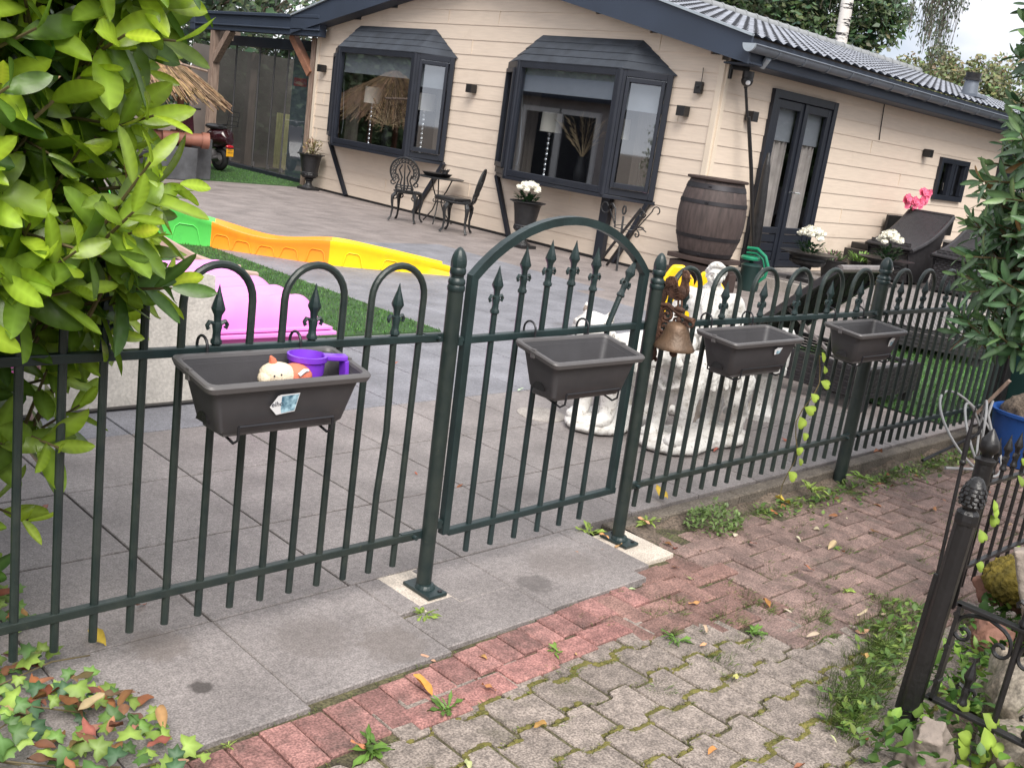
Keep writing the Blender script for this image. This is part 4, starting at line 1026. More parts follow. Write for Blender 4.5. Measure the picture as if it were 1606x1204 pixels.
# ------------------------------------------------------------------ bistro set
def cast_chair(label,loc,rz):
    t=thing('bistro_chair',label,'chair',(0,0,0),'cast metal bistro set')
    # local: faces +y, seat at .45
    b=MB(); b.lathe([(.02,.425),(.17,.425),(.195,.435),(.20,.448),(.19,.456),(.12,.450),(0,.447)],(0,.02,0),24); 
    for k in range(8):
        a=PI*k/4; b.tube([(0,.02,.455),(.09*math.cos(a+.3),.02+.09*math.sin(a+.3),.457),(.18*math.cos(a),.02+.18*math.sin(a),.456)],.008,5)
    b.build('seat',m_castgrey,t)
    for sx in (-1,1):
        for sy in (-1,1):
            b=MB(); x,y=sx*.145,.02+sy*.135
            b.tube([(x*.85,y*.9,.43),(x*1.12,y*1.1,.37),(x*1.13,y*1.12,.30),(x*1.05,y*1.03,.18),(x*1.12,y*1.1,.07),(x*1.3,y*1.3,.018)],[.030,.034,.026,.017,.015,.021],8,flat=.8)
            b.tube(spiral((x*.95,y*1.02,.365),.042,.010,90,90+sx*420,16,ax=(1,0,0)),.010,5)
            b.build('leg',m_castgrey,t)
    b=MB()  # fan back
    lean=lambda z:-.165-.22*(z-.45)
    pt=lambda x,z:(x,lean(z),z)
    cx,cz,r=0,.735,.20
    ring=[pt(cx+r*math.cos(R(a)),cz+r*1.05*math.sin(R(a))) for a in range(-52,233,9)]
    b.tube(ring,.012,7)
    for sg in (-1,1):
        b.tube([pt(sg*.125,.575)]+[pt(sg*(.125+.033)+sg*.033*math.cos(R(a)),.575+.033*math.sin(R(a))) for a in (200,260,320,20,80,140)],.010,6)
    ring2=[pt(cx+r*.62*math.cos(R(a)),cz+r*.70*math.sin(R(a))) for a in range(-35,216,12)]; b.tube(ring2,.008,6)
    for k in range(15):
        a=R(-30+240*k/14); b.tube([pt(r*.64*math.cos(a),cz+r*.72*math.sin(a)),pt(r*.98*math.cos(a),cz+r*1.03*math.sin(a))],.006,5)
        a2=R(-30+240*(k+.5)/14)
        for rr in (.73,.88): b.tube([pt(rr*r*math.cos(a2)+.015*math.cos(q),cz+rr*r*1.05*math.sin(a2)+.015*math.sin(q)) for q in [i*PI/4 for i in range(9)]],.005,4)
    for sg in (-1,1):
        b.tube([pt(sg*.03,.47),pt(sg*.055,.56),pt(sg*.035,.66),pt(sg*.075,.76),pt(sg*.035,.84)],.011,6)
        b.tube([pt(sg*.10,.46),pt(sg*.105,.55),pt(sg*.075,.62),pt(sg*.10,.70)],.011,6)
        b.tube([pt(sg*.09,.455),pt(sg*.12,.50),pt(sg*.10,.55)],.016,6)
    b.tube([pt(0,.45),pt(0,.60),pt(0,.86)],[.018,.012,.006],6)
    for z in (.48,.515,.55): b.tube([pt(-.11,z),pt(0,z-.01),pt(.11,z)],.012,6)
    b.build('backrest',m_castgrey,t)
    t.location=loc; t.rotation_euler=(0,0,rz); t.scale=(1.14,1.14,1.05); return t
cast_chair('cast metal fan-back chair seen from behind, left of the bistro table',(10.05,12.55,0),-R(55))
cast_chair('cast metal fan-back chair in side view, right of the bistro table',(10.28,11.55,0),R(38))
t=thing('bistro_table','small round black bistro table between the two cast metal chairs','table',(10.75,12.62,0),'cast metal bistro set')
b=MB(); b.lathe([(.0,.712),(.36,.712),(.375,.718),(.375,.728),(.36,.732),(0,.732)],(10.75,12.62,0),32); b.build('table_top',m_castgrey,t)
for k in range(3):
    a=R(100+120*k); c,s=math.cos(a),math.sin(a)
    b=MB(); b.tube([(10.75+r*c,12.62+r*s,z) for r,z in ((.20,.71),(.12,.52),(.055,.40),(.05,.33),(.10,.20),(.23,.05),(.27,.008))],.011,7)
    b.tube(spiral((10.75+.09*c,12.62+.09*s,.36),.045,.012,90,460,14,ax=(c,s,0)),.008,6); b.build('leg',m_castblack,t)
b=MB(); b.tube(arc((10.75,12.62,.34),.055,0,360,16,ay=(0,1,0)),.009,6); b.build('collar_ring',m_castblack,t)
t=thing('tray','black oblong tray on the bistro table','tray',(10.70,12.66,.735)); b=MB()
b.lathe([(.14,.735),(.17,.74),(.205,.785),(.215,.79),(.20,.785),(.165,.745),(0,.743)],(10.70,12.66,0),20,sq=.7); b.build('tray',m_black,t)
t=thing('candle_holder','small dark leafy candle holder beside the tray on the bistro table','candle holder',(10.66,12.43,.79)); b=MB()
b.lathe([(.03,.790),(.05,.80),(.05,.85),(.06,.86),(.04,.86),(0,.84)],(10.66,12.43,0),14); 
for k in range(7): a=k*.9; b.tube([(10.66+.045*math.cos(a),12.43+.045*math.sin(a),.84),(10.66+.075*math.cos(a),12.43+.075*math.sin(a),.885)],[.016,.002],5)
b.build('holder',m_castblack,t)
t=thing('seat_cushion','flat black cushion board on the right bistro chair','cushion',(10.28,11.70,.46)); b=MB(); b.box((10.27,11.72,.49),(.36,.44,.07)); b.build('cushion',m_black,t,smooth=False,bevel=.02)

# ------------------------------------------------------------------ urns with plants
def urn(name,label,loc,kind,rz=0):
    t=thing(name,label,'urn',loc); x,y,z=loc
    global flute_n; flute_n=14
    b=MB()
    if kind=='tall':
        b.box((x,y,z+.022),(.30,.30,.044)); b.lathe([(.13,.044),(.12,.06),(.075,.085),(.055,.13),(.06,.165),(.085,.185),(.085,.20),(.065,.205)],(x,y,z),24); b.build('foot',m_castblack,t,bevel=.004)
        b=MB(); b.lathe([(.06,.205),(.12,.225),(.155,.26),(.16,.285),(.15,.305)],(x,y,z),56,flute=.03)
        b.lathe([(.15,.30),(.162,.315),(.15,.33),(.155,.36),(.175,.50),(.20,.625),(.235,.645),(.26,.650),(.262,.662),(.24,.664),(.20,.655),(.19,.62),(0,.61)],(x,y,z),32); b.build('bowl',m_castblack,t)
        rim=.66; rr=.19
    else:
        b.box((x,y,z+.02),(.34,.34,.04)); b.lathe([(.14,.04),(.13,.06),(.07,.10),(.055,.14),(.075,.18),(.07,.20)],(x,y,z),24); b.build('foot',m_castblack,t,bevel=.004)
        b=MB(); b.lathe([(.07,.20),(.16,.215),(.23,.25),(.245,.285),(.235,.30)],(x,y,z),60,flute=.035)
        b.lathe([(.235,.295),(.255,.31),(.25,.335),(.27,.355),(.33,.375),(.385,.385),(.395,.397),(.37,.40),(.30,.39),(0,.375)],(x,y,z),36)
        b.build('bowl',m_castblack,t); rim=.385; rr=.26
    return t,rim,rr
def mums(t,x,y,z,r,n,hgt=.18,parent_name='flowers'):
    b=MB(); gb=MB()
    for k in range(int(95)):
        a=U(0,2*PI); q=r*math.sqrt(U(0,1))*1.02; d=Vector((math.cos(a)*U(.4,1),math.sin(a)*U(.4,1),U(.1,.8)))
        g=U(.7,1.2); leaf(gb,(x+q*.7*math.cos(a),y+q*.7*math.sin(a),z+U(-.01,hgt*.45)),d,(0,0,1),U(.07,.12),U(.03,.05),(.022*g,.06*g,.022*g),nseg=3)
    gb.build('foliage',m_weed,t)
    for k in range(n):
        a=2.4*k+U(-.3,.3); q=r*.82*math.sqrt((k+.5)/n); hz=hgt*(1.12-.55*(q/r)**2)+U(-.015,.02); c=Vector((x+q*math.cos(a),y+q*math.sin(a),z+hz)); rad=U(.052,.064)
        b.ball(c,(rad*.72,rad*.72,rad*.62),8)
        for j in range(46):
            d=rdir(); 
            if d.z<-.35: d.z=-d.z
            s=d.orthogonal().normalized(); tip=c+Vector((d.x,d.y,d.z*.9))*rad; m_=c+d*rad*.72
            w=rad*.24; b.poly([c+d*rad*.5,m_-s*w,tip,m_+s*w])
    b.build('blossoms',m_white,t,smooth=False)
t,rim,rr=urn('flower_urn','black urn with white chrysanthemums in front of the right bay window',(10.52,10.39,0),'tall'); mums(t,10.52,10.39,rim,.20,16,.22)
t,rim,rr=urn('flower_urn','black urn with a withered plant at the left house corner',(10.88,16.55,0),'tall')
b=MB()
for k in range(26):
    a=U(0,2*PI); q=U(.02,.13); h=U(.12,.30); p0=Vector((10.88+q*.5*math.cos(a),16.55+q*.5*math.sin(a),.65)); p1=p0+Vector((math.cos(a)*q*1.3,math.sin(a)*q*1.3,h)); b.tube([p0,(p0+p1)/2+Vector((0,0,.02)),p1],.004,4)
b.build('dry_stems',m_stem,t); b=MB()
for k in range(120):
    a=U(0,2*PI); q=U(.0,.20); g=U(.6,1.2); c=random.choice([(.38,.27,.12),(.28,.16,.12),(.20,.20,.06),(.45,.38,.22)]); leaf(b,(10.88+q*math.cos(a),16.55+q*math.sin(a),.66+U(0,.26)),rdir(),(0,0,1),U(.04,.08),U(.02,.04),tuple(g*v for v in c),nseg=3)
b.build('dry_leaves',m_dry,t)
t,rim,rr=urn('flower_urn','wide black urn with white chrysanthemums right of the french door',(12.76,7.10,.165),'wide'); mums(t,12.76,7.10,.165+rim,.21,17,.30)
t,rim,rr=urn('flower_urn','wide black urn with white chrysanthemums beside the rattan lounge chairs',(14.35,6.74,.165),'wide'); mums(t,14.35,6.74,.165+rim,.21,18,.34)
# small pots between the urns
for (x,y,lab,c1,c2) in ((13.95,7.35,'black pot of small pink-tinged heather between the two wide urns',(.10,.17,.06),(.30,.18,.20)),(14.6,7.25,'black pot of bright green plant beside the second wide urn',(.14,.26,.05),(.20,.34,.08))):
    t=thing('plant_pot',lab,'potted plant',(x,y,.165)); b=MB(); b.lathe([(.13,.165),(.17,.35),(.185,.40),(.20,.41),(.20,.43),(.18,.43),(.17,.40),(0,.39)],(x,y,0),22); b.build('pot',m_black,t)
    b=MB()
    for k in range(130):
        a=U(0,2*PI); q=.17*math.sqrt(U(0,1)); c=random.choice([c1,c1,c2]); g=U(.6,1.3); leaf(b,(x+q*math.cos(a),y+q*math.sin(a),.40+U(0,.12)),(math.cos(a)*.6,math.sin(a)*.6,U(.3,1.3)),(0,0,1),U(.05,.10),U(.02,.035),tuple(g*v for v in c),nseg=3)
    b.build('foliage',m_weed,t)
# pink orchids behind the lounge chairs
t=thing('orchid','pink orchids on thin stems behind the rattan lounge chairs','flowers',(16.35,7.45,1.0)); b=MB()
b.lathe([(.10,.85),(.13,1.05),(.14,1.08),(0,1.06)],(16.35,7.45,0),16); b.build('pot',m_black,t)
st=MB(); pb=MB()
for k in range(9):
    x0,y0=16.35+U(-.08,.08),7.45+U(-.05,.05); x1=15.90+k*.095; zt=U(1.36,1.60) if k not in (0,) else 1.40; y1=7.38+U(-.08,.04)
    st.tube([(x0,y0,1.05),((x0+x1)/2+.03,y1,1.28),(x1,y1,zt)],.006,5)
    for j in range(5):
        c=Vector((x1+U(-.06,.06),y1+U(-.06,.02),zt+U(-.10,.05))); n_=Vector((U(-.6,.1),-1,U(-.2,.5))).normalized(); s=n_.orthogonal().normalized(); u=n_.cross(s)
        for q in range(5):
            a=2*PI*q/5; d=s*math.cos(a)+u*math.sin(a); e=s*math.cos(a+.9)+u*math.sin(a+.9); f_=s*math.cos(a-.9)+u*math.sin(a-.9); r_=U(.055,.075)
            f2=s*math.cos(a-.45)+u*math.sin(a-.45); e2=s*math.cos(a+.45)+u*math.sin(a+.45); pb.poly([c,c+f_*r_*.6,c+f2*r_*.95+n_*.012,c+d*r_,c+e2*r_*.95+n_*.012,c+e*r_*.6])
st.build('stems',m_stem,t); pb.build('petals',m_pinkpetal,t,smooth=False)

# ------------------------------------------------------------------ wine barrel on its stand, leaning pole
t=thing('wine_barrel','dark old wine barrel standing on a wooden base by the house corner','barrel',(10.72,7.38,0)); c=(10.72,7.38,0)
rb=lambda z:.315+.105*(1-((z-.92)/.48)**2)
b=MB(); b.lathe([(rb(.44)-.02,.44),(rb(.44),.44)]+[(rb(.44+.93*i/14),.44+.93*i/14) for i in range(1,15)]+[(rb(1.37)-.025,1.37),(rb(1.37)-.03,1.35),(0,1.35)],c,40,wob=.004); b.build('staves',m_barrel,t)
for z,h in ((.475,.05),(.68,.045),(1.10,.045),(1.29,.06)):
    b=MB(); b.lathe([(rb(z)-.002,z-h/2),(rb(z-h/2)+.006,z-h/2),(rb(z+h/2)+.006,z+h/2),(rb(z)-.004,z+h/2)],c,40); b.ball((c[0]-rb(z)*.95,c[1]-rb(z)*.36,z),.012,6); b.ball((c[0]-rb(z)*.93,c[1]-rb(z)*.42,z),.012,6); b.build('hoop',m_hoop,t)
b=MB(); b.lathe([(.0,1.365),(.36,1.365),(.375,1.375),(.375,1.395),(.36,1.40),(0,1.40)],c,36); b.build('lid',m_darkwood,t)
t=thing('barrel_stand','low dark brown wooden base under the wine barrel','stand',(10.72,7.38,0))
for dx,dy in ((-.24,-.24),(.24,-.24),(-.24,.24),(.24,.24)):
    b=MB(); b.box((10.72+dx,7.38+dy,.13),(.16,.16,.26)); b.build('leg',m_darkwood,t,smooth=False,bevel=.01)
b=MB(); b.box((10.72,7.38,.405),(.66,.66,.06)); b.box((10.72,7.38,.30),(.60,.60,.10)); b.build('platform',m_darkwood,t,smooth=False,bevel=.01)
t=thing('leaning_pole','tall thin black pole leaning on the wall left of the french door','pole',(12.27,7.66,.165)); b=MB()
b.tube([(12.27,7.62,.165),(12.20,7.63,.5),(11.83,7.66,1.55),(11.60,7.70,2.20)],.026,10); b.tube([(11.60,7.72,2.20),(11.48,7.74,2.54)],.019,8); b.build('pole',m_black,t)
b=MB(); b.ball((11.475,7.741,2.55),.026,8); b.build('tip',m_black,t)
t=thing('folded_parasol','closed dark parasol standing behind the black pole by the door frame','parasol',(12.33,7.70,.165)); b=MB()
b.lathe([(.03,0),(.035,.25),(.085,.35),(.075,.9),(.05,1.45),(.02,1.62),(0,1.64)],(0,0,0),12,M=xf((12.34,7.70,.165),0,0,-.06)); b.build('canopy',m_castblack,t)

# ------------------------------------------------------------------ wrought iron stand by the bay post
t=thing('iron_stand','folding wrought iron plant stand with scrolls below the right bay','plant stand',(10.62,8.75,0)); X0=10.62
P=lambda y,z,dx=0:(X0+dx,y,z)
b=MB()
b.bar(P(8.98,.02,-.03),P(8.45,.86,.05),.035,.03); b.bar(P(8.92,.02,.10),P(8.55,.52,.02),.03,.025)
b.build('main_leg',m_black,t,smooth=False,bevel=.003); b=MB()
b.bar(P(8.62,.0,-.04),P(8.72,.72,.04),.028,.02); b.build('rear_leg',m_castgrey,t,smooth=False,bevel=.003); b=MB()
b.tube(arc(P(8.72,.80,.04),.055,-90,270,16,ax=(0,.5,0)),.012,6); b.build('ring',m_castgrey,t); b=MB()
b.tube([P(8.60,.38),P(8.38,.66),P(8.22,.86)]+spiral(P(8.15,.86),.075,.03,0,250,12,ax=(0,1,0)),.008,6)
b.tube([P(8.82,.60),P(8.93,.78)]+spiral(P(9.02,.80),.085,.05,-160,160,14,ax=(0,1,0)),.008,6)
b.tube([P(8.80,.55),P(8.84,.80),P(8.90,.86)]+spiral(P(8.92,.80),.05,.04,60,200,8,ax=(0,1,0)),.011,6)
b.tube(spiral(P(8.38,.80),.06,.03,180,520,14,ax=(0,1,0)),.011,6)
b.tube(spiral(P(8.42,.52),.05,.012,90,430,14,ax=(0,1,0)),.009,6); b.tube([P(8.47,.60),P(8.36,.62),P(8.27,.58)],.008,6)
b.tube(arc(P(8.66,.58,.12),.20,0,360,20,ax=(0,1,0),ay=(1,0,.1)),.006,6)
b.build('scrolls',m_castblack,t)
b=MB(); b.cyl(P(8.97,.05,-.06),P(8.97,.05,-.02),.05,n=14); b.build('wheel',m_castgrey,t)

# ------------------------------------------------------------------ children's things
t=thing('toy_coaster_track','green, orange and yellow plastic toy coaster track across the lawn edge','toy track',(5.4,9.9,0))
pl=[Vector((3.9,10.62,0)),Vector((4.55,10.34,0)),Vector((4.85,10.20,0)),Vector((5.405,9.94,0)),Vector((5.83,9.50,0)),Vector((6.275,9.02,0)),Vector((6.80,8.74,0)),Vector((7.42,8.46,0))]
hs=[.50,.43,.38,.225,.135,.205,.15,.055]
def trackpt(s):
    q=s*(len(pl)-1); i=min(int(q),len(pl)-2); f=q-i
    def cr(a,b_,c,d): return .5*((2*b_)+(-a+c)*f+(2*a-5*b_+4*c-d)*f*f+(-a+3*b_-3*c+d)*f**3)
    g=lambda L,i:L[max(0,min(len(L)-1,i))]
    p=cr(g(pl,i-1),g(pl,i),g(pl,i+1),g(pl,i+2)); h=cr(g(hs,i-1),g(hs,i),g(hs,i+1),g(hs,i+2)); return p,h
for s0,s1,m_,nm in ((0,3/7,m_green,'green_section'),(3/7,5/7,m_orange,'orange_section'),(5/7,1,m_yellow,'yellow_section')):
    b=MB(); n=18; W=.17; k=len(b.v); rows=[]
    for i in range(n+1):
        s=s0+(s1-s0)*i/n; p,h=trackpt(s); q,_=trackpt(min(1,s+.01)); q0,_=trackpt(max(0,s-.01)); d=(q-q0).normalized(); sd=Vector((-d.y,d.x,0))
        ck=.045; prof=[(-W-.025,0),(-W,h-.02),(-W-.012,h+.0),(-W-.008,h+ck),(-W+.03,h+ck+.004),(-W+.045,h),(-.03,h-.008),(.03,h-.008),(W-.045,h),(W-.03,h+ck+.004),(W+.008,h+ck),(W+.012,h),(W,h-.02),(W+.025,0)]
        rows.append([p+sd*a+Vector((0,0,max(.0,z))) for a,z in prof])
    for r_ in rows: b.v+=r_
    m=len(rows[0])
    for i in range(n):
        for j in range(m-1): b.face((k+i*m+j,k+i*m+j+1,k+(i+1)*m+j+1,k+(i+1)*m+j))
    b.face([k+j for j in range(m)]); b.face([k+n*m+j for j in reversed(range(m))])
    o=b.build(nm,m_,t,ang=50,recalc=True)
    # moulded arches on the visible flank
    na=3 if m_ is not m_orange else 5
    for a in range(na):
        sc=s0+(s1-s0)*(a+.55)/na; p,h=trackpt(sc); q,_=trackpt(min(1,sc+.01)); q0,_=trackpt(max(0,sc-.01)); d=(q-q0).normalized(); sd=Vector((-d.y,d.x,0))
        if h<.10: continue
        wd=.155 if m_ is m_green else .105; hh=h*.76; c=p-sd*(W+.012)
        pts=[c-d*wd-sd*.016+Vector((0,0,.005)),c-d*wd*.72-sd*.002+Vector((0,0,hh*.85)),c-d*wd*.45+Vector((0,0,hh)),c+d*wd*.45+Vector((0,0,hh*.96)),c+d*wd*.72-sd*.002+Vector((0,0,hh*.8)),c+d*wd-sd*.016+Vector((0,0,.005))]
        b=MB(); b.tube(pts,.007,6); b.build('moulded_arch',m_,o)
t=thing('pink_play_shell','big pink plastic play chest with a scalloped rounded lid on its deep pink tub','toy box',(2.7,5.7,0))
b=MB(); PX0,PX1,PY0,PY1=1.72,3.54,5.10,6.40
def shell(u,v):        # u along x, v front to back: rounded lid, scalloped towards its right-hand side and fluted down the front
    u=.5-.5*math.cos(PI*u) if 0 else u
    x=PX0+(PX1-PX0)*u**.85; y=PY0+(PY1-PY0)*v**1.25
    rr=.13; q=lambda d:math.sqrt(max(0,1-max(0,1-d/rr)**2))
    e=min(q(PX1-x),1)*min(q((y-PY0)*1.2),1)*min(q(PY1-y),1)*min(q(x-PX0),1)
    near=max(0,1-(PX1-x)/1.1); front=max(0,1-(y-PY0)/.5)
    lob=abs(math.sin(PI*(y-PY0+.10*(PX1-x))/.245)); fl=abs(math.sin(PI*x/.17))
    z=.322+e*(.125+.035*min(1,(y-PY0)/.9)+.045*lob*near**.6+.012*fl*front*(1-near*.3)+.02*(1-near))
    return (x,y,z)
b.grid(shell,110,90); b.build('shell_lid',m_pink,t,ang=80)
b=MB(); b.box((2.63,5.75,.291),(1.96,1.42,.024)); b.build('rim',m_pink,t,smooth=False,bevel=.006)
b=MB(); b.box((2.63,5.75,.318),(1.92,1.38,.018)); b.build('lid_flange',m_pink,t,smooth=False,bevel=.005)
b=MB(); b.box((2.62,5.75,.14),(1.78,1.26,.28)); b.build('tub',m_pinkdk,t,smooth=False,bevel=.03)
b=MB(); b.box((2.62,5.112,.20),(1.70,.012,.03)); b.build('tub_ridge',m_pinkdk,t,smooth=False,bevel=.005)
t=thing('fibre_board','pale grey board standing upright in front of the pink play shell','board',(2.36,4.87,0)); b=MB()
b.prism([(1.70,.0),(2.70,.0),(2.69,.675),(2.64,.688),(1.69,.672)],Matrix(((1,0,0,0),(0,.07,1,4.84),(0,1,0,0),(0,0,0,1))),.022); b.build('board',m_slab,t,smooth=False,bevel=.003)
b=MB(); b.box((2.2,4.83,.008),(1.05,.05,.012)); b.build('base_strip',m_black,t,smooth=False)
t=thing('toy_slide','rosy beige plastic toy slide behind the laurel','slide',(4.2,8.2,0)); b=MB()
sp=[Vector((2.95,7.95,.92)),Vector((3.35,7.93,.62)),Vector((3.75,7.91,.36)),Vector((4.10,7.88,.18)),Vector((4.38,7.85,.09)),Vector((4.62,7.83,.06))]
k=len(b.v); pr=[(-.19,-.03),(-.19,.09),(-.15,.10),(-.13,.02),(.13,.02),(.15,.10),(.19,.09),(.19,-.03)]; d=Vector((1,-.06,0)).normalized(); sd=Vector((-d.y,d.x,0))
for p in sp: b.v += [p+sd*a+Vector((0,0,z)) for a,z in pr]
for i in range(len(sp)-1):
    for j in range(8): b.face((k+i*8+j,k+i*8+(j+1)%8,k+(i+1)*8+(j+1)%8,k+(i+1)*8+j))
b.face([k+5*8+j for j in range(8)]); o=b.build('chute',m_beige,t,bevel=.008,ang=45); b=MB(); b.bar((2.9,7.76,0),(2.9,7.76,.95),.08,.08); b.bar((2.9,8.14,0),(2.9,8.14,.95),.08,.08); b.box((2.86,7.95,.90),(.2,.5,.05)); b.build('ladder',m_beige,t,smooth=False,bevel=.01)
t=thing('yellow_toy','yellow plastic children\'s seat with two tall rounded sides behind the white statues','toy',(6.6,4.5,0)); b=MB()
Mx=lambda x,y,a:Matrix.Translation((x,y,0))@Matrix.Rotation(a,4,'Z')@Matrix(((1,0,0,0),(0,0,1,0),(0,1,0,0),(0,0,0,1)))
o2=[(-.18,0),(.16,0),(.17,.45),(.12,.70),(.03,.80),(-.06,.79),(-.13,.66),(-.18,.40)]
b.prism(o2,Mx(6.55,4.71,-.9),.05); b.build('side_panel',m_yellow,t,bevel=.02); b=MB(); o3=[(-.17,0),(.18,0),(.17,.42),(.12,.68),(.02,.80),(-.07,.78),(-.15,.55)]; b.prism(o3,Mx(6.63,4.47,-.9),.05); b.build('side_panel',m_yellow,t,bevel=.02); b=MB(); b.box((6.72,4.55,.33),(.36,.36,.05),Euler((0,0,-.9)).to_matrix()); b.build('seat',m_yellow,t,bevel=.01)
# green hose / can by the step
t=thing('hose_holder','dark green garden hose holder with bright green handle by the doorstep','hose holder',(11.75,7.32,0)); b=MB()
b.lathe([(.13,0),(.14,.05),(.13,.30),(.145,.33),(.11,.36),(0,.37)],(11.75,7.32,0),18); b.build('body',m_dkgreen,t); b=MB(); b.lathe([(.10,.40),(.125,.405),(.13,.43),(.11,.45),(0,.455)],(11.75,7.36,0),16)
b.tube([(11.70,7.40,.55),(11.72,7.26,.56),(11.75,7.14,.48),(11.76,7.08,.36),(11.76,7.10,.22),(11.75,7.18,.14)],.022,8); b.tube([(11.70,7.40,.49),(11.73,7.27,.50),(11.75,7.17,.44),(11.76,7.13,.34),(11.76,7.15,.22)],.015,8); b.build('handle',m_brgreen,t)
b=MB(); b.cyl((11.75,7.32,.34),(11.75,7.36,.41),.03,n=8); b.build('neck',m_dkgreen,t)
# ------------------------------------------------------------------ white stone statues
def limb(b,pts,rs,n=10): 
    b.tube(pts,rs,n)
    for p,r in zip(pts,rs): b.ball(p,r*.98,10)
def tiger(label,loc,rz,s=1):
    t=thing('tiger_statue',label,'statue',(0,0,0),'pair of white stone tigers')
    b=MB()   # faces -x, base z 0
    limb(b,[(.30,0,.43),(.14,0,.44),(-.04,0,.43),(-.20,0,.45)],[.115,.122,.128,.13],12)
    b.ball((-.16,0,.40),(.13,.14,.16),12); b.ball((.28,0,.41),(.13,.135,.135),12)
    limb(b,[(-.20,0,.47),(-.30,0,.55)],[.115,.105],12)                    # neck
    b.ball((-.37,0,.60),(.118,.128,.115),14); b.ball((-.462,0,.565),(.066,.070,.050),12); b.ball((-.465,0,.525),(.055,.06,.033),10)
    for sy in (-1,1):
        b.ball((-.40,sy*.075,.575),(.055,.05,.055),10)
        b.tube([(-.335,sy*.072,.67),(-.338,sy*.088,.715),(-.334,sy*.098,.755)],[.036,.027,.006],8,flat=.6)
        limb(b,[(-.21,sy*.085,.40),(-.225,sy*.09,.28),(-.215,sy*.09,.17),(-.225,sy*.09,.10)],[.072,.062,.05,.048])
        b.ball((-.255,sy*.09,.085),(.072,.056,.042),10)
        for q in (-1.2,-.4,.4,1.2): b.ball((-.318+.012*abs(q),sy*.09+q*.026,.075),(.026,.017,.028),8)
        limb(b,[(.30,sy*.08,.38),(.255,sy*.09,.28),(.33,sy*.09,.19),(.31,sy*.09,.10)],[.09,.072,.048,.046])
        b.ball((.28,sy*.09,.085),(.072,.054,.04),10)
        for q in (-1.2,-.4,.4,1.2): b.ball((.215+.012*abs(q),sy*.09+q*.026,.075),(.026,.016,.027),8)
    limb(b,[(.40,0,.42),(.48,.03,.36),(.50,.06,.24),(.46,.09,.14)],[.035,.03,.028,.03],8)
    for k in range(9):   # carved stripes
        x=-.16+.06*k
        b.tube([(x,-.13,.36),(x+.012,-.115,.47),(x+.02,-.05,.545),(x+.02,.0,.56),(x+.02,.05,.545),(x+.012,.115,.47),(x,.13,.36)],.0145,6)
    for k in range(3): b.tube([(-.37-.028*k,-.07+.01*k,.69-.02*k),(-.38-.028*k,0,.713-.022*k),(-.37-.028*k,.07-.01*k,.69-.02*k)],.009,6)
    b.tube([(-.47,-.052,.535),(-.508,0,.533),(-.47,.052,.535)],.011,6)
    b.ball((-.522,0,.580),(.020,.028,.016),8)
    for sy in (-1,1):
        b.tube([(-.455,sy*.02,.655),(-.47,sy*.055,.662),(-.43,sy*.09,.645)],.014,6)      # brows
        b.tube([(-.43,sy*.10,.60),(-.40,sy*.125,.54),(-.36,sy*.12,.49)],[.02,.026,.012],6)  # cheek ruff
        b.tube([(-.35,sy*.115,.62),(-.33,sy*.13,.54),(-.31,sy*.115,.46)],[.018,.024,.012],6)
    for k in range(3): b.tube([(-.30+.03*k,-.10,.40),(-.335+.03*k,0,.36-.02*k),(-.30+.03*k,.10,.40)],.014,6)
    o=b.build('body',m_statue,t,remesh=.0085,smoothit=3,disp=(.006,.03))
    for sy in (-1,1):
        e=MB(); e.ball((-.432,sy*.052,.640),(.012,.014,.012),8); e.build('eye',m_rockgrey,t)
        e=MB(); e.ball((-.347,sy*.088,.712),(.010,.016,.024),8); e.build('ear_hollow',m_rockgrey,t)
    b=MB(); b.ball((-.16,0,.035),(.24,.20,.055),16); b.ball((.26,0,.035),(.25,.19,.05),16); b.box((.05,0,.035),(.55,.30,.06)); b.ball((-.02,.10,.03),(.2,.13,.045),12)
    b.build('plinth',m_statue,t,remesh=.015,smoothit=3,disp=(.018,.08))
    t.location=loc; t.rotation_euler=(0,0,rz); t.scale=(s,s,s); return t
tiger('white stone tiger standing half hidden behind the gate planter, ears showing',(4.74,3.70,0),.10,1.0)
tiger('white stone tiger standing right behind the rusty bell, before the seated man',(4.90,3.24,0),-.03,1.0)
# seated man statue on its bench
t=thing('man_statue','white weathered statue of a man in a jacket sitting on a stone bench','statue',(5.75,3.72,0))
c=Matrix.Translation((5.72,3.82,0))@Matrix.Rotation(R(-146),4,'Z')    # local +x = facing direction
def W(x,y,z): return tuple(c@Vector((x,y,z)))
b=MB()
def Lm(pts,rs,n=10): limb(b,[W(*p) for p in pts],rs,n)
Lm([(-.02,0,.46),(0,0,.58),(.0,0,.68),(-.01,0,.74)],[.135,.125,.13,.105],14)       # trunk
for s in (-1,1):
    b.ball(W(.0,s*.075,.70),(.10,.10,.10),12); b.ball(W(-.0,s*.145,.735),(.068,.068,.062),12)
    Lm([(0,s*.165,.73),(.0,s*.21,.62),(.05,s*.215,.54)],[.058,.052,.046])
    Lm([(.05,s*.215,.54),(.15,s*.17,.52),(.22,s*.09,.525)],[.046,.04,.034])
    b.ball(W(.25,s*.055,.53),(.045,.04,.03),10)
    Lm([(.0,s*.085,.45),(.17,s*.095,.46),(.31,s*.10,.455)],[.085,.078,.066])
    Lm([(.31,s*.10,.455),(.33,s*.10,.27),(.32,s*.10,.08)],[.064,.056,.045])
    Lm([(.31,s*.10,.05),(.40,s*.115,.035)],[.045,.038])
    # jacket lapel
    b.tube([W(.085,s*.035,.79),W(.125,s*.05,.70),W(.14,s*.02,.60)],.012,6)
for k in range(4):
    b.ball(W(.275,-.045+.03*k,.535),(.04,.012,.014),8)
Lm([(-.01,0,.76),(.005,0,.83)],[.055,.05])
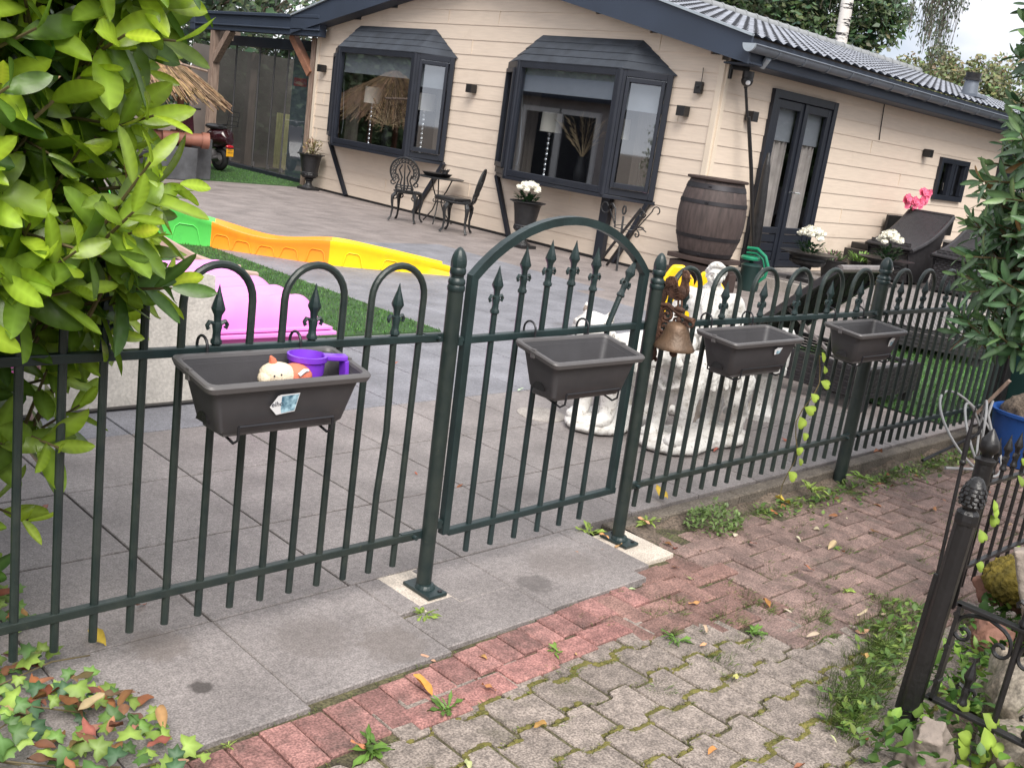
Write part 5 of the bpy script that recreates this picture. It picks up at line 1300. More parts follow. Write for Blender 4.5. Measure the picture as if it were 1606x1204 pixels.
o=b.build('body',m_statue,t,remesh=.009,smoothit=2,disp=(.005,.03))
hs=.80
def H(x,y,z): return W(.0+x*hs,y*hs,.915-.02+(z-.915)*hs)
b=MB()  # head
C3=c.to_3x3()
b.ball(H(.01,0,.915),(.076*hs,.070*hs,.100*hs),18,C3); b.ball(H(.032,0,.862),(.055*hs,.050*hs,.048*hs),14,C3)
b.tube([H(.078,0,.925),H(.108,0,.893),H(.104,0,.884)],[.008*hs,.016*hs,.014*hs],8)
for s_ in (-1,1):
    b.ball(H(.074,s_*.030,.918),(.013*hs,.018*hs,.009*hs),8,C3); b.tube([H(.084,s_*.010,.940),H(.086,s_*.032,.944),H(.068,s_*.055,.934)],.009*hs,6)
    b.ball(H(.058,s_*.042,.885),(.03*hs,.026*hs,.03*hs),8,C3); b.ball(H(.0,s_*.074,.905),(.018*hs,.010*hs,.026*hs),8,C3)
b.tube([H(.088,-.024,.856),H(.097,0,.859),H(.088,.024,.856)],.008*hs,6); b.ball(H(.082,0,.832),(.020*hs,.024*hs,.017*hs),8,C3)
b.build('head',m_statue,t,remesh=.0045,smoothit=1)
for s_ in (-1,1):
    b=MB(); b.ball(H(.088,s_*.030,.919),(.003,.009*hs,.0035),8,C3); b.build('eye',m_rockgrey,t)
b=MB(); b.tube([H(.097,-.020,.8555),H(.104,0,.8575),H(.097,.020,.8555)],.0022,5); b.build('mouth',m_rockgrey,t)
b=MB(); b.ball(H(-.018,0,.948),(.078*hs,.080*hs,.078*hs),18,C3); b.tube([H(.050,-.055,.985),H(.066,-.01,1.0),H(.055,.045,.995),H(.02,.070,.97)],.022*hs,8); b.tube([H(.045,-.066,.965),H(.0,-.078,.93)],.018*hs,8); b.tube([H(.02,.074,.96),H(-.02,.078,.92)],.018*hs,8)
b.build('hair',m_statue,t,remesh=.007,smoothit=2,disp=(.005,.02))
t=thing('stone_bench','weathered white stone bench under the seated man statue','bench',(5.80,3.60,0))
Mb=Matrix.Translation((5.79,3.71,0))@Matrix.Rotation(R(-146),4,'Z')
b=MB(); k=len(b.v); b.box((0,0.0,.365),(.36,.86,.06)); b.box((.0,.0,.325),(.30,.80,.03)); b.box((.02,.40,.575),(.34,.10,.06)); b.box((-.10,.40,.47),(.07,.07,.16)); b.box((.12,.40,.47),(.07,.07,.16)); 
for i in range(k,len(b.v)): b.v[i]=Mb@b.v[i]
b.build('seat',m_statue,t,smooth=False,bevel=.012)
for yy in (-.30,.32):
    b=MB(); k=len(b.v); b.lathe([(.13,0),(.135,.04),(.10,.07),(.085,.14),(.095,.20),(.12,.25),(.14,.30),(.14,.315)],(0,0,0),16,sq=.5)
    for i in range(k,len(b.v)): q=b.v[i]; b.v[i]=Mb@Vector((q.x,q.y*.75+yy,q.z))
    b.build('leg',m_statue,t)
# ------------------------------------------------------------------ woven rattan furniture
def weave(b, o, ex, ey, W, H, nx, ny, amp=.006):   # basket-weave sheet: o corner, ex/ey unit dirs
    o=Vector(o); ex=Vector(ex).normalized(); ey=Vector(ey).normalized(); nz=ex.cross(ey)
    for j in range(ny):
        y0=H*j/ny; y1=H*(j+.86)/ny
        for i in range(nx):
            x0=W*i/nx; x1=W*(i+1.0)/nx; up=amp if (i+j)%2 else -amp*.4; xm=(x0+x1)/2
            P=lambda x,y,z:o+ex*x+ey*y+nz*z
            b.poly([P(x0,y0,0),P(xm,y0,up),P(xm,y1,up),P(x0,y1,0)]); b.poly([P(xm,y0,up),P(x1,y0,0),P(x1,y1,0),P(xm,y1,up)])
def rbox(b, c, W, D, H, M=None, cell=.035):
    c=Vector(c); X=Vector((1,0,0)); Y=Vector((0,1,0)); Z=Vector((0,0,1))
    if M: X,Y=M@X,M@Y
    o=c-X*W/2-Y*D/2
    weave(b,o,X,Z,W,H,max(2,int(W/cell/1.6)),max(2,int(H/cell*1.4))); weave(b,o+Y*D,-Y,Z,D,H,max(2,int(D/cell/1.6)),max(2,int(H/cell*1.4)))
    weave(b,o+X*W,Y,Z,D,H,max(2,int(D/cell/1.6)),max(2,int(H/cell*1.4))); weave(b,o+X*W+Y*D,-X,Z,W,H,max(2,int(W/cell/1.6)),max(2,int(H/cell*1.4)))
    b.poly([o+Z*(H-.01),o+X*W+Z*(H-.01),o+X*W+Y*D+Z*(H-.01),o+Y*D+Z*(H-.01)])
# lounger by the railing: long axis along y, foot end towards the fence, back raised
t=thing('rattan_lounger','dark rattan lounger with raised back just behind the railing','sun lounger',(7.2,3.8,0))
x0,x1,y0,y1=6.93,7.80,3.20,4.75
b=MB(); 
weave(b,(x0,y1,.10),(0,-1,0),(0,0,1),y1-y0,.21,26,9); weave(b,(x0,y0,.10),(1,0,0),(0,0,1),x1-x0,.21,15,9); weave(b,(x1,y0,.10),(0,1,0),(0,0,1),y1-y0,.21,26,9)
b.poly([(x0+.012,y1,.1),(x0+.012,y0+.01,.1),(x0+.012,y0+.01,.31),(x0+.012,y1,.31)]); b.poly([(x0,y0+.012,.1),(x1,y0+.012,.1),(x1,y0+.012,.31),(x0,y0+.012,.31)]); b.box((x0+.02,(y0+y1)/2,.315),(.05,y1-y0,.02)); b.box((x1-.02,(y0+y1)/2,.315),(.05,y1-y0,.02)); b.box(((x0+x1)/2,y0+.02,.316),(x1-x0,.05,.02))
b.build('frame',m_rattan,t,smooth=False)
for x,y in ((x0+.04,y0+.04),(x1-.04,y0+.04),(x0+.04,y1-.04),(x1-.04,y1-.04)):
    b=MB(); b.box((x,y,.15),(.07,.07,.30)); b.build('leg',m_rattan,t,smooth=False,bevel=.005)
b=MB(); A=Vector((x0+.03,4.05,.30)); top=Vector((x0-.06,3.57,.97)) 
bx0=Vector((x0+.03,4.30,.33)); ey=(Vector((x0+.03,3.60,.985))-bx0); Hh=ey.length
weave(b,bx0,(1,0,0),ey,x1-x0-.06,Hh,18,22,.009); weave(b,bx0+Vector((x1-x0-.06,.05,-.02)),(-1,0,0),ey,x1-x0-.06,Hh,18,22,.009)
o=bx0+Vector((.0,.025,-.01)); b.poly([o,o+Vector((x1-x0-.06,0,0)),o+Vector((x1-x0-.06,0,0))+ey,o+ey]); b.bar(bx0,bx0+ey,.05,.05); b.bar(bx0+Vector((x1-x0-.06,0,0)),bx0+Vector((x1-x0-.06,0,0))+ey,.05,.05); b.build('backrest',m_rattan,t,smooth=False)
b=MB(); b.tube([bx0+ey,bx0+ey+Vector((x1-x0-.06,0,0))],.03,8); b.build('backrest_rim',m_rattanlt,t)
b=MB(); b.bar((x0+.10,3.55,.34),(x0+.14,4.05,.62),.03,.02); b.build('prop',m_rattanlt,t,smooth=False)
b=MB()
for k in range(4): b.tube([(x0+.12,3.32+.10*k,.26),(x1-.12,3.32+.10*k,.26)],.045,10)
b.build('slat_roll',m_rattanlt,t)
# flat day bed further right
t=thing('rattan_daybed','flat rattan day bed with a pale sky sheen coloured into its top, beyond the lounger','day bed',(10.6,4.5,0)); Md=Matrix.Rotation(R(28),4,'Z').to_3x3()
b=MB(); rbox(b,(10.72,4.55,.10),1.75,1.25,.19,Md,.045); b.build('frame',m_rattan,t,smooth=False)
b=MB(); ex=Md@Vector((1,0,0)); ey=Md@Vector((0,1,0)); o=Vector((10.72,4.55,.30))-ex*.88-ey*.63; weave(b,o,ex,ey,1.76,1.26,30,34,.006); b.build('woven_top',m_rattanlt,t,smooth=False)
for sx,sy in ((-.8,-.55),(.8,-.55),(-.8,.55),(.8,.55)):
    b=MB(); p=Vector((10.72,4.55,.07))+ex*sx+ey*sy; b.box(p,(.07,.07,.14),Md); b.build('leg',m_rattan,t,smooth=False)
# two lounge chairs near the wall, curved backs towards the garden
def lounge(label,y0,y1,xo,z):
    t=thing('lounge_chair',label,'lounge chair',(15.6+xo,(y0+y1)/2,z),'rattan lounge chairs by the house wall')
    def back(u,v,d=0):     # u from +y side to -y side, v from the low front edge to the raised head
        x=15.02+xo+1.22*v; h=.705+.50*v+.05*v*v-.105*math.sin(PI*v)*(.6+.4*v)
        return (x+d*.35,y1+(y0-y1)*u+.0*v,h+d)
    b=MB(); b.grid(lambda u,v:back(u,v),40,18); b.grid(lambda u,v:back(1-u,v,-.05),40,18)
    for j in range(34):
        b.tube([back((j+.5)/34,v/12,.004) for v in range(13)],.0085,5)
    b.build('curved_back',m_rattan,t,ang=60)
    b=MB()
    for u in (0,1): b.tube([back(u,v/12,-.02) for v in range(13)],.034,8)
    b.tube([back(0,1),back(1,1)],.026,8); b.tube([back(0,0),back(.5,0,-.01),back(1,0)],.026,8); b.build('back_rim',m_rattan,t)
    # curved flank and box base below the sheet
    for yy in (y0+.03,y1-.03):
        b=MB(); k=0; n=13
        for i in range(n): p=back(0,i/12,-.06); b.v += [Vector((p[0],yy,p[2])),Vector((p[0]*.55+.45*(15.5+xo),yy,z+.03))]
        for i in range(n-1): b.face((k+2*i,k+2*i+2,k+2*i+3,k+2*i+1))
        b.build('flank',m_rattan,t,smooth=False)
    b=MB(); weave(b,(15.06+xo,y1-.04,z+.05),(0,-1,0),(0,0,1),y1-y0-.08,.58,14,18); b.box((15.45+xo,(y0+y1)/2,z+.28),(.72,y1-y0-.1,.5)); b.build('base',m_rattan,t,smooth=False)
    return t
lounge('dark rattan lounge chair with curved back, left one below the pink orchids',6.70,7.42,0,.165)
lounge('dark rattan lounge chair with curved back, the one half behind the right shrub',5.66,6.36,-.05,.165)
t=thing('side_table','low white-topped table between the two rattan lounge chairs','table',(16.2,6.55,.165)); b=MB(); b.box((16.1,6.53,.88),(.45,.22,.04)); b.build('top',m_conc,t,smooth=False,bevel=.006); 
for dx in (-.18,.18): b=MB(); b.box((16.1+dx,6.53,.51),(.05,.2,.70)); b.build('leg',m_rattan,t,smooth=False)
t=thing('wall_bench','dark low bench against the wall behind the lounge chairs','bench',(16.6,7.6,.165)); b=MB(); b.box((16.9,7.64,.60),(3.2,.36,.10)); b.box((17.6,7.80,.98),(2.6,.05,.28)); b.build('seat',m_black,t,smooth=False,bevel=.01); 
for x in (15.1,18.3): b=MB(); b.box((x,7.62,.36),(.08,.34,.39)); b.build('leg',m_black,t,smooth=False)

# ------------------------------------------------------------------ glazed veranda left of the house
t=thing('veranda','dark glazed veranda with oak posts under a flat glass canopy','veranda',(11.3,19.5,0))
GX=11.45
b=MB(); b.box((11.0,19.15,2.94),(.16,4.9,.36)); b.box((10.90,19.15,3.10),(.06,4.95,.06)); b.box((10.905,19.15,2.87),(.05,4.95,.03)); b.box((11.0,21.5,2.94),(.24,.20,.40)); b.build('gutter_beam',m_fascia,t,smooth=False,bevel=.008)
for x,y,w in ((11.02,20.70,.17),(11.22,17.215,.13)):
    b=MB(); b.box((x,y,1.38),(w,w,2.76)); b.build('post',m_wood,t,smooth=False,bevel=.008)
b=MB(); b.bar((11.0,20.62,2.16),(11.0,20.02,2.78),.14,.14,up=(1,0,0)); b.build('brace',m_wood,t,smooth=False,bevel=.006)
b=MB(); b.bar((11.18,17.24,2.10),(11.12,17.88,2.77),.14,.14,up=(1,0,0)); b.build('brace',m_woodor,t,smooth=False,bevel=.006)
for c_,d_ in (((GX,19.2,2.62),(.12,4.2,.20)),((GX,19.2,.04),(.16,4.4,.09))): b=MB(); b.box(c_,d_); b.build('sliding_rail',m_frame,t,smooth=False)
b=MB(); b.box((11.3,20.7,2.70),(.5,.14,.2)); b.build('side_beam',m_wood,t,smooth=False)
ys=[17.2,18.5,19.05,19.6,20.6,21.4]
for i in range(len(ys)-1):
    b=MB(); x=GX+.02*(i%2); b.poly([(x,ys[i],.09),(x,ys[i+1],.09),(x,ys[i+1],2.52),(x,ys[i],2.52)]); b.build('glass_door',m_glassd if i else m_glass,t,smooth=False)
    b=MB(); b.box((x,ys[i+1],1.3),(.025,.03,2.44)); b.box((x-.01,ys[i+1]-.06,.16),(.03,.05,.09)); b.build('door_edge',m_boxrim,t,smooth=False)
b=MB(); b.box((GX+.12,18.02,1.3),(.04,.88,2.44)); pan=b.build('grey_panel',m_panel,t,smooth=False)
Mt=Matrix(((0,0,-1,GX+.095),(-1,0,0,18.17),(0,1,0,1.93),(0,0,0,1)))
b=MB(); b.box((GX+.097,18.17,1.935),(.004,.46,.16)); b.build('red_sign',mat('faded_red_sign',(.36,.08,.09),.6,var=.15),pan,smooth=False)
text('sign_lettering','Coca-Cola',.098,Mt@Matrix.Translation((0,0,.0)),m_blind,pan)
b=MB(); b.poly([(11.0,16.9,3.12),(11.0,22.5,3.12),(15.5,22.5,3.45),(15.5,16.9,3.45)]); b.build('glass_canopy',m_glassroof,t,smooth=False)
b=MB()
for y in (17.3,18.6,19.9,21.2): b.bar((11.0,y,3.10),(15.5,y,3.42),.06,.08)
b.build('canopy_rafter',m_fascia,t,smooth=False)
b=MB(); b.box((14.6,19.6,1.2),(.08,6.0,2.6)); b.box((13,22.4,1.2),(3.2,.08,2.6)); b.build('back_wall',mat('veranda_back',(.17,.14,.125),.9,var=.35,scale=1.5),t,smooth=False)
b=MB()
for k in range(34): b.box((12.9,19.3+.055*k,.62),(.03,.042,1.24))
b.build('bamboo_screen',mat('bamboo',(.62,.55,.30),.8,var=.3,stretch=(1,6,1)),t,smooth=False)
# things inside the veranda
t=thing('arcade_cabinet','dark tall cabinet standing behind the veranda glass','cabinet',(12.6,18.6,0)); b=MB(); b.box((12.6,18.6,.75),(.5,.6,1.5)); b.box((12.42,18.6,1.62),(.3,.5,.22)); b.build('body',m_black,t,smooth=False,bevel=.01); b=MB(); b.box((12.33,18.6,1.25),(.02,.35,.18)); b.build('front_label',m_rattanlt,t,smooth=False)
t=thing('firewood_pile','stack of pale split logs behind the veranda glass','firewood',(13.0,17.9,0)); b=MB()
for i in range(5):
    for j in range(7): b.cyl((12.75,17.62+.13*i+.06*(j%2),.12+.13*j),(13.2,17.62+.13*i+.06*(j%2),.12+.13*j),.062,n=9)
b.build('logs',m_wood,t)
# scooter
t=thing('motor_scooter','dark burgundy motor scooter with a yellow plate and rear rack','scooter',(10.35,19.35,0)); 
hd=Vector((-.18,.98,0)).normalized(); sd=Vector((hd.y,-hd.x,0)); o=Vector((10.36,18.98,.012)); Q=lambda a,l,z:o+hd*a+sd*l+Vector((0,0,z))
def wheel(c):
    w=MB(); 
    ring=[c+hd*.17*math.cos(q)+Vector((0,0,.17*math.sin(q))) for q in [2*PI*i/24 for i in range(24)]]; w.tube(ring,.06,10,closed=True); wo=w.build('wheel',m_tyre,t)
    w=MB(); w.cyl(c-sd*.05,c+sd*.05,.12,n=18); w.cyl(c-sd*.07,c+sd*.07,.03,n=10); w.build('rim',m_boxrim,wo)
wheel(Q(0,0,.23)); wheel(Q(1.22,0,.23))
b=MB(); 
sec=[(-.26,.62,.10,.09),(-.18,.66,.17,.17),(0,.64,.21,.20),(.25,.60,.20,.20),(.45,.50,.15,.16)]
k=len(b.v)
for a,z,rw,rh in sec:
    for i in range(16):
        q=2*PI*i/16; b.v.append(Q(a,rw*math.cos(q),z+rh*math.sin(q)))
for i in range(4):
    for j in range(16): b.face((k+i*16+j,k+i*16+(j+1)%16,k+(i+1)*16+(j+1)%16,k+(i+1)*16+j))
b.face([k+j for j in range(16)]); b.face([k+64+j for j in range(16)])
b.build('rear_body',m_scoot,t,recalc=True)
b=MB(); b.prism([(.40,.30),(.95,.28),(1.10,.45),(1.18,1.0),(1.13,1.02),(1.02,.46),(.92,.34),(.40,.36)],Matrix((( hd.x,0,sd.x,(o-sd*.17).x),(hd.y,0,sd.y,(o-sd*.17).y),(0,1,0,o.z),(0,0,0,1))),.34); b.build('leg_shield',m_scoot,t,bevel=.02)
b=MB(); b.ball(Q(.18,0,.84),(.17,.34,.07),14); b.build('seat',m_black,t); b=MB(); b.tube([Q(1.12,-.33,1.12),Q(1.16,0,1.10),Q(1.12,.33,1.12)],.022,8); b.ball(Q(1.2,0,1.05),.10,12); b.build('handlebar',m_black,t)
b=MB(); b.tube([Q(1.22,0,.24),Q(1.12,0,.75)],.035,8); b.ball(Q(1.22,0,.36),(.12,.22,.10),12); b.build('fork',m_scoot,t)
b=MB()
for l in (-.13,.13): b.tube([Q(-.05,l,.86),Q(-.30,l,.90),Q(-.34,l,1.14),Q(-.32,l,1.18)],.009,6)
for z in (.92,1.0,1.09,1.18): b.tube([Q(-.32,-.13,z),Q(-.335,.13,z)],.008,6)
b.tube([Q(-.02,-.13,.90),Q(-.30,-.13,.93)],.008,6); b.tube([Q(-.02,.0,.90),Q(-.30,0,.93)],.008,6); b.build('rack',m_black,t)
b=MB(); b.ball(Q(-.27,0,.50),(.09,.03,.035),12); b.build('tail_light',m_redlens,t)
Rm=Matrix((sd,hd,Vector((0,0,1)))).transposed(); b=MB(); b.box(Q(-.285,0,.385),(.175,.008,.145),Rm); pl_=b.build('number_plate',m_plate,t,smooth=False,bevel=.003)
Mt=Matrix(((sd.x,0,-hd.x,Q(-.291,0,.385).x),(sd.y,0,-hd.y,Q(-.291,0,.385).y),(0,1,0,Q(0,0,.385).z),(0,0,0,1)))
text('plate_letters','FXD\n•91H',.058,Mt@Matrix.Translation((0,.03,.0)),m_ink,pl_)
b=MB(); b.tube([Q(.05,-.13,.22),Q(-.18,-.15,.27)],.05,10); b.ball(Q(.1,-.12,.30),(.12,.07,.12),12); b.build('engine',m_boxrim,t)
# thatched hut corner with terracotta pipes and stone block
t=thing('thatched_shelter','round straw thatch roof on a rough wooden post behind the laurel','shelter',(8.1,17.9,0))
b=MB(); ax=Vector((7.9,18.0,2.35))
for k in range(2200):
    a=U(0,2*PI); r0=U(.05,1.1); ln=U(.45,1.0); r1=min(r0+ln,1.90+U(-.14,.12)); h=lambda r:2.45-.56*r-.03*r*r
    w=U(.006,.014); g=U(.5,1.6); c=(g,g*U(.85,1.05),g*U(.7,1.0)); da=U(-.06,.06)
    p0=Vector((ax.x+r0*math.cos(a),ax.y+r0*math.sin(a),h(r0)+U(-.02,.05))); p1=Vector((ax.x+r1*math.cos(a+da),ax.y+r1*math.sin(a+da),h(r1)+U(-.04,.03)))
    b.tube([p0,p1],w,4,col=c)
b.lathe([(1.55,1.50),(.8,1.92),(.05,2.38)],(ax.x,ax.y,0),24,col=(.35,.3,.25)); b.build('thatch',m_thatch,t,smooth=False)
b=MB(); b.tube([(7.0,18.1,1.99),(7.5,17.2,1.97),(8.3,16.85,1.92),(8.9,16.95,1.86)],.025,6); b.build('binding_pole',m_wood,t)
for x,y in ((8.75,17.55),(7.3,17.3),(7.2,18.7),(8.7,18.8)): b=MB(); b.tube([(x,y,0),(x,y,1.7)],.06,9); b.build('post',m_woodor,t)
t=thing('stone_block','dark grey stone block with terracotta pipes on it, beside the scooter','block',(8.95,17.0,0)); b=MB(); b.box((8.84,17.22,.36),(.48,.60,.72)); b.build('block',m_stonedk,t,smooth=False,bevel=.02); 
for k,(x,y,z) in enumerate(((8.35,17.0,.66),(8.55,16.75,.70),(8.35,17.5,.66))):
    t=thing('terracotta_pipe','reddish terracotta pipe lying beside the dark stone block','pipe',(x,y,z),'terracotta pipes'); b=MB(); d=Vector((.95,-.30,.0)); p=Vector((x,y,z)); b.tube([p-d*.45,p+d*.2,p+d*.2,p+d*.32],[.10,.10,.14,.14],14,caps=False); b.tube([p-d*.45,p+d*.32],[.085,.12],14); b.build('pipe',m_terra,t)
t=thing('brick_plinth','low dark plinth carrying the terracotta pipes','plinth',(8.4,17.2,0)); b=MB(); b.box((8.3,17.2,.28),(.75,1.1,.56)); b.build('plinth',m_stonedk,t,smooth=False,bevel=.02)

# ------------------------------------------------------------------ lamps and bouquets behind the bay glass
def lamp(x,y,zs,label):
    t=thing('table_lamp',label,'table lamp',(x,y,.95),'lamps in the bay windows'); b=MB(); b.lathe([(.15,zs),(.16,zs+.0),(.15,zs+.28),(.14,zs+.28)],(x,y,0),24); b.build('lamp_shade',m_shade,t)
    b=MB(); z=.97; b.lathe([(.07,.965),(.07,.985),(.02,1.0)],(x,y,0),16)
    while z<zs-.02: b.ball((x,y,z+.045),(.035,.035,.042),12); z+=.078
    b.tube([(x,y,zs-.03),(x,y,zs+.14)],.008,6); b.build('base',m_silver,t)
lamp(11.28,15.35,1.72,'cream shade lamp with silver ball stem, left one in the left bay'); lamp(11.35,13.95,1.72,'cream shade lamp with silver ball stem, right one in the left bay')
lamp(11.30,10.90,1.66,'cream shade lamp with silver ball stem, left one in the right bay'); lamp(11.30,9.58,1.70,'cream shade lamp with silver ball stem, right one in the right bay')
def bouquet(x,y,label,tall,style):
    t=thing('dried_bouquet',label,'dried flowers',(x,y,.95)); b=MB(); b.lathe([(.05,.96),(.085,1.02),(.10,1.16),(.06,1.34),(.07,1.38),(.05,1.38)],(x,y,0),18); b.build('vase',m_black,t)
    b=MB()
    for k in range(22 if style=='pampas' else 46):
        a=U(-1,1); dx=U(-.5,.5)
        d=Vector((dx*.4,a*(.75 if style=='pampas' else 1.1),U(.7,1.2) if style=='pampas' else U(-.1,1.1))).normalized(); L=tall*U(.7,1.0)
        p0=Vector((x,y,1.36)); p1=p0+d*L
        b.tube([p0,p0.lerp(p1,.5),p1],.004,4)
        for j in range(26 if style=='pampas' else 16):
            f=U(.35,1) ; c=p0.lerp(p1,f); e=(rdir()*.6+d*1.0).normalized(); w=.012; s=e.orthogonal().normalized()*w; l=U(.08,.15); b.poly([c-s,c+e*l,c+s])
    b.build('plumes',m_pampas,t,smooth=False)
bouquet(11.30,14.85,'spiky dried grass bouquet in a black vase in the left bay',.62,'spiky'); bouquet(11.34,10.22,'thick pampas plume bouquet in a black vase in the right bay',.66,'pampas')
# ------------------------------------------------------------------ black iron garden fence, right foreground
FX=3.05
t=thing('iron_fence','low black wrought iron fence with scrolls, its cone-topped post leaning','iron fence',(FX,1.02,0)); t.rotation_euler=(.03,0,0)
y=1.03
b=MB(); b.prism([(-.029,-.012),(-.012,-.029),(.012,-.029),(.029,-.012),(.029,.012),(.012,.029),(-.012,.029),(-.029,.012)],Matrix.Translation((FX,y,-.12)),.86)
b.lathe([(.034,.70),(.036,.715),(.034,.735),(.022,.748)],(FX,y,0),8); b.bar((FX-.006,y+.034,.05),(FX-.006,y+.034,.52),.018,.012,up=(1,0,0)); post=b.build('post',m_black,t,smooth=False,bevel=.003)
b=MB(); prof=[(.020,.742),(.021,.752),(.029,.764),(.034,.78),(.0345,.795),(.031,.815),(.024,.832),(.014,.845),(.0,.850)]; b.lathe(prof,(FX,y,0),20)
for i in range(7):
    z=.765+.0115*i; r=[.031,.0345,.0352,.034,.031,.026,.019][i]; n=11-(i//2)
    for j in range(n):
        a=2*PI*(j+.5*(i%2))/n; Mq=Euler((0,-.5,a)).to_matrix(); b.ball((FX+r*math.cos(a),y+r*math.sin(a),z),(.0045,.0095,.0085),6,Mq)
b.build('cone_finial',m_black,post)
y1=.10
b=MB(); b.bar((FX,y-.045,.46),(FX,y1,.482),.03,.012,up=(0,0,1)); b.build('top_rail',m_black,t,smooth=False,bevel=.002)
b=MB(); b.bar((FX,y-.035,.135),(FX,y1,.15),.03,.012); b.build('bottom_rail',m_black,t,smooth=False,bevel=.002)
b=MB(); b.bar((FX,y-.055,.13),(FX,y-.058,.465),.012,.03,up=(1,0,0)); 
for z in (.20,.32,.43): b.cyl((FX-.02,y-.056,z),(FX+.02,y-.056,z),.009,n=10)
b.build('end_bar',m_black,t,smooth=False)
def bigspear(b,x,yy,z,s=1.5):
    k=len(b.v); spear(b,0,0,0,s); Mq=Matrix.Translation((x,yy,z))@Matrix.Rotation(PI/2,4,'Z')
    for i in range(k,len(b.v)): b.v[i]=Mq@b.v[i]
for i in range(5):
    yb=.79-.19*i
    b=MB(); b.tube([(FX,yb,.02),(FX,yb+.004,.48)],.0095,8); o=b.build('bar',m_black,t); b=MB(); bigspear(b,FX,yb+.004,.475,1.05); b.build('spear_tip',m_black,o)
    yc=yb+.10
    b=MB(); b.tube([(FX,yc,.14),(FX,yc,.165)],.008,8); bigspear(b,FX,yc,.16,.92); b.build('short_spear',m_black,t)
    for sg in (-1,1):
        b=MB(); cy=yb+.10+.045*sg; b.tube([(FX,yb+.095+.0*sg,.452)]+[(FX,yb+.10+sg*(.02+.062*math.sin(q)),.445-.10*(1-math.cos(q))*.55) for q in [PI*.5*k/6 for k in range(1,7)]]+[(p.x,p.y,p.z) for p in spiral((FX,yb+.10+sg*.055,.378),.028,.010,0 if sg>0 else 180,-330 if sg>0 else 510,14,ax=(0,1,0))],.0062,6); b.build('scroll',m_black,t)
# second fence running away with spear bars
t=thing('iron_fence','black spear-topped iron fence behind the mossy rocks, round onion finial on its post','iron fence',(4.30,1.40,-.04)); t.rotation_euler=(0,.01,0)
x,y=4.30,1.41
b=MB(); b.tube([(x,y,-.06),(x,y,.585)],.036,14); b.lathe([(.040,.585),(.042,.60),(.026,.612)],(x,y,0),14); post=b.build('post',m_black,t)
b=MB(); b.lathe([(.02,.61),(.024,.625),(.038,.640),(.041,.658),(.034,.685),(.018,.710),(.006,.728),(0,.735)],(x,y,0),18); b.build('onion_finial',m_black,post)
b=MB(); b.bar((x+.03,y,.482),(6.2,y-.02,.45),.022,.014); b.build('top_rail',m_black,t,smooth=False); b=MB(); b.bar((x+.03,y,.10),(6.2,y-.02,.08),.022,.014); b.build('bottom_rail',m_black,t,smooth=False)
for i in range(15):
    xb=x+.115+.125*i; b=MB(); b.tube([(xb,y,.0),(xb,y,.53)],.0085,7); o=b.build('bar',m_black,t); b=MB(); spear(b,xb,y,.52,.95); b.build('spear_tip',m_black,o)
t=thing('iron_stake','tall thin black iron spear stake beside the onion finial','stake',(4.22,1.45,0)); b=MB(); b.tube([(4.17,1.43,-.05),(4.20,1.46,.60)],.008,8); b.tube([(4.20,1.46,.60),(4.202,1.462,.66),(4.205,1.465,.83)],[.010,.012,.002],8); b.ball((4.199,1.459,.585),.014,10); b.build('stake',m_black,t)

# ------------------------------------------------------------------ rocks of the little rockery
def rock(name,label,c,r,m,ds=.09,seedrot=0,top=None,rot=None):
    t=thing(name,label,'rock',(c[0],c[1],c[2]-r[2])); b=MB(); Mr=Euler(rot or (U(-.3,.3),U(-.3,.3),U(0,3))).to_matrix(); b.ball(c,r,16,Mr)
    for k in range(5):
        d=rdir(); p=Vector(c)+Mr@Vector((d.x*r[0]*.6,d.y*r[1]*.6,d.z*r[2]*.5)); q=U(.35,.6); b.box(p,(r[0]*q*2,r[1]*q*2,r[2]*q*2),Euler((U(0,3),U(0,3),U(0,3))).to_matrix())
    o=b.build('stone',m,t,remesh=max(.006,min(r)*.09),smoothit=1,disp=(min(r)*.45,ds))
    return t
t=rock('mossy_rock','dark rock thick with ochre moss behind the cone-topped post',(4.30,1.14,.12),(.16,.11,.085),m_redstone)
b=MB(); c=Vector((4.30,1.14,.145))
b.ball(c+Vector((-.01,0,.022)),(.20,.15,.092),18); b.ball(c+Vector((.10,-.07,.03)),(.13,.10,.08),12); b.build('moss',m_moss,t,remesh=.006,smoothit=1,disp=(.035,.02))
rock('red_stone','angular reddish stone under the mossy rock',(3.88,1.09,.05),(.075,.06,.085),m_redstone,rot=(.2,.3,.5))
rock('brown_rock','rounded brown rock beside the mossy rock at the frame edge',(4.15,.98,.12),(.07,.07,.10),m_redstone)
t=thing('stone_slab','tall leaning grey stone slab in the rockery','stone slab',(3.95,.93,0)); b=MB(); b.box((3.97,.90,.17),(.10,.24,.58),Euler((-.35,.12,.35)).to_matrix()); b.build('slab',m_rockgrey,t,remesh=.009,smoothit=2,disp=(.018,.07))
rock('pale_rock','large pale limestone rock behind the iron scrolls',(3.48,.80,.06),(.20,.15,.15),m_rock,.12)
rock('pale_rock','pale limestone rock above the big one at the right frame edge',(3.62,.68,.20),(.14,.13,.12),m_rock,.10)
rock('pale_rock','flat pale limestone below the fence bottom rail',(3.22,.70,.0),(.17,.15,.09),m_rock,.10)
rock('grey_rock','squarish grey kerb stone at the foot of the leaning post',(2.93,.90,.02),(.06,.08,.10),m_rockgrey,.06)
rock('grey_rock','small grey stone at the bottom frame edge under the iron fence',(2.86,.74,.01),(.07,.06,.08),m_rockgrey,.06)
b=MB(); b.grid(lambda u,v:(2.9+4.2*u,-.8+1.78*v+.35*(1-0)*max(0,(2.9+4.2*u-3.3))*.30*v,-.02+.03*math.sin(u*21)*math.sin(v*13)),40,24); tag(b.build('rockery_soil',m_dirt),kind='structure')

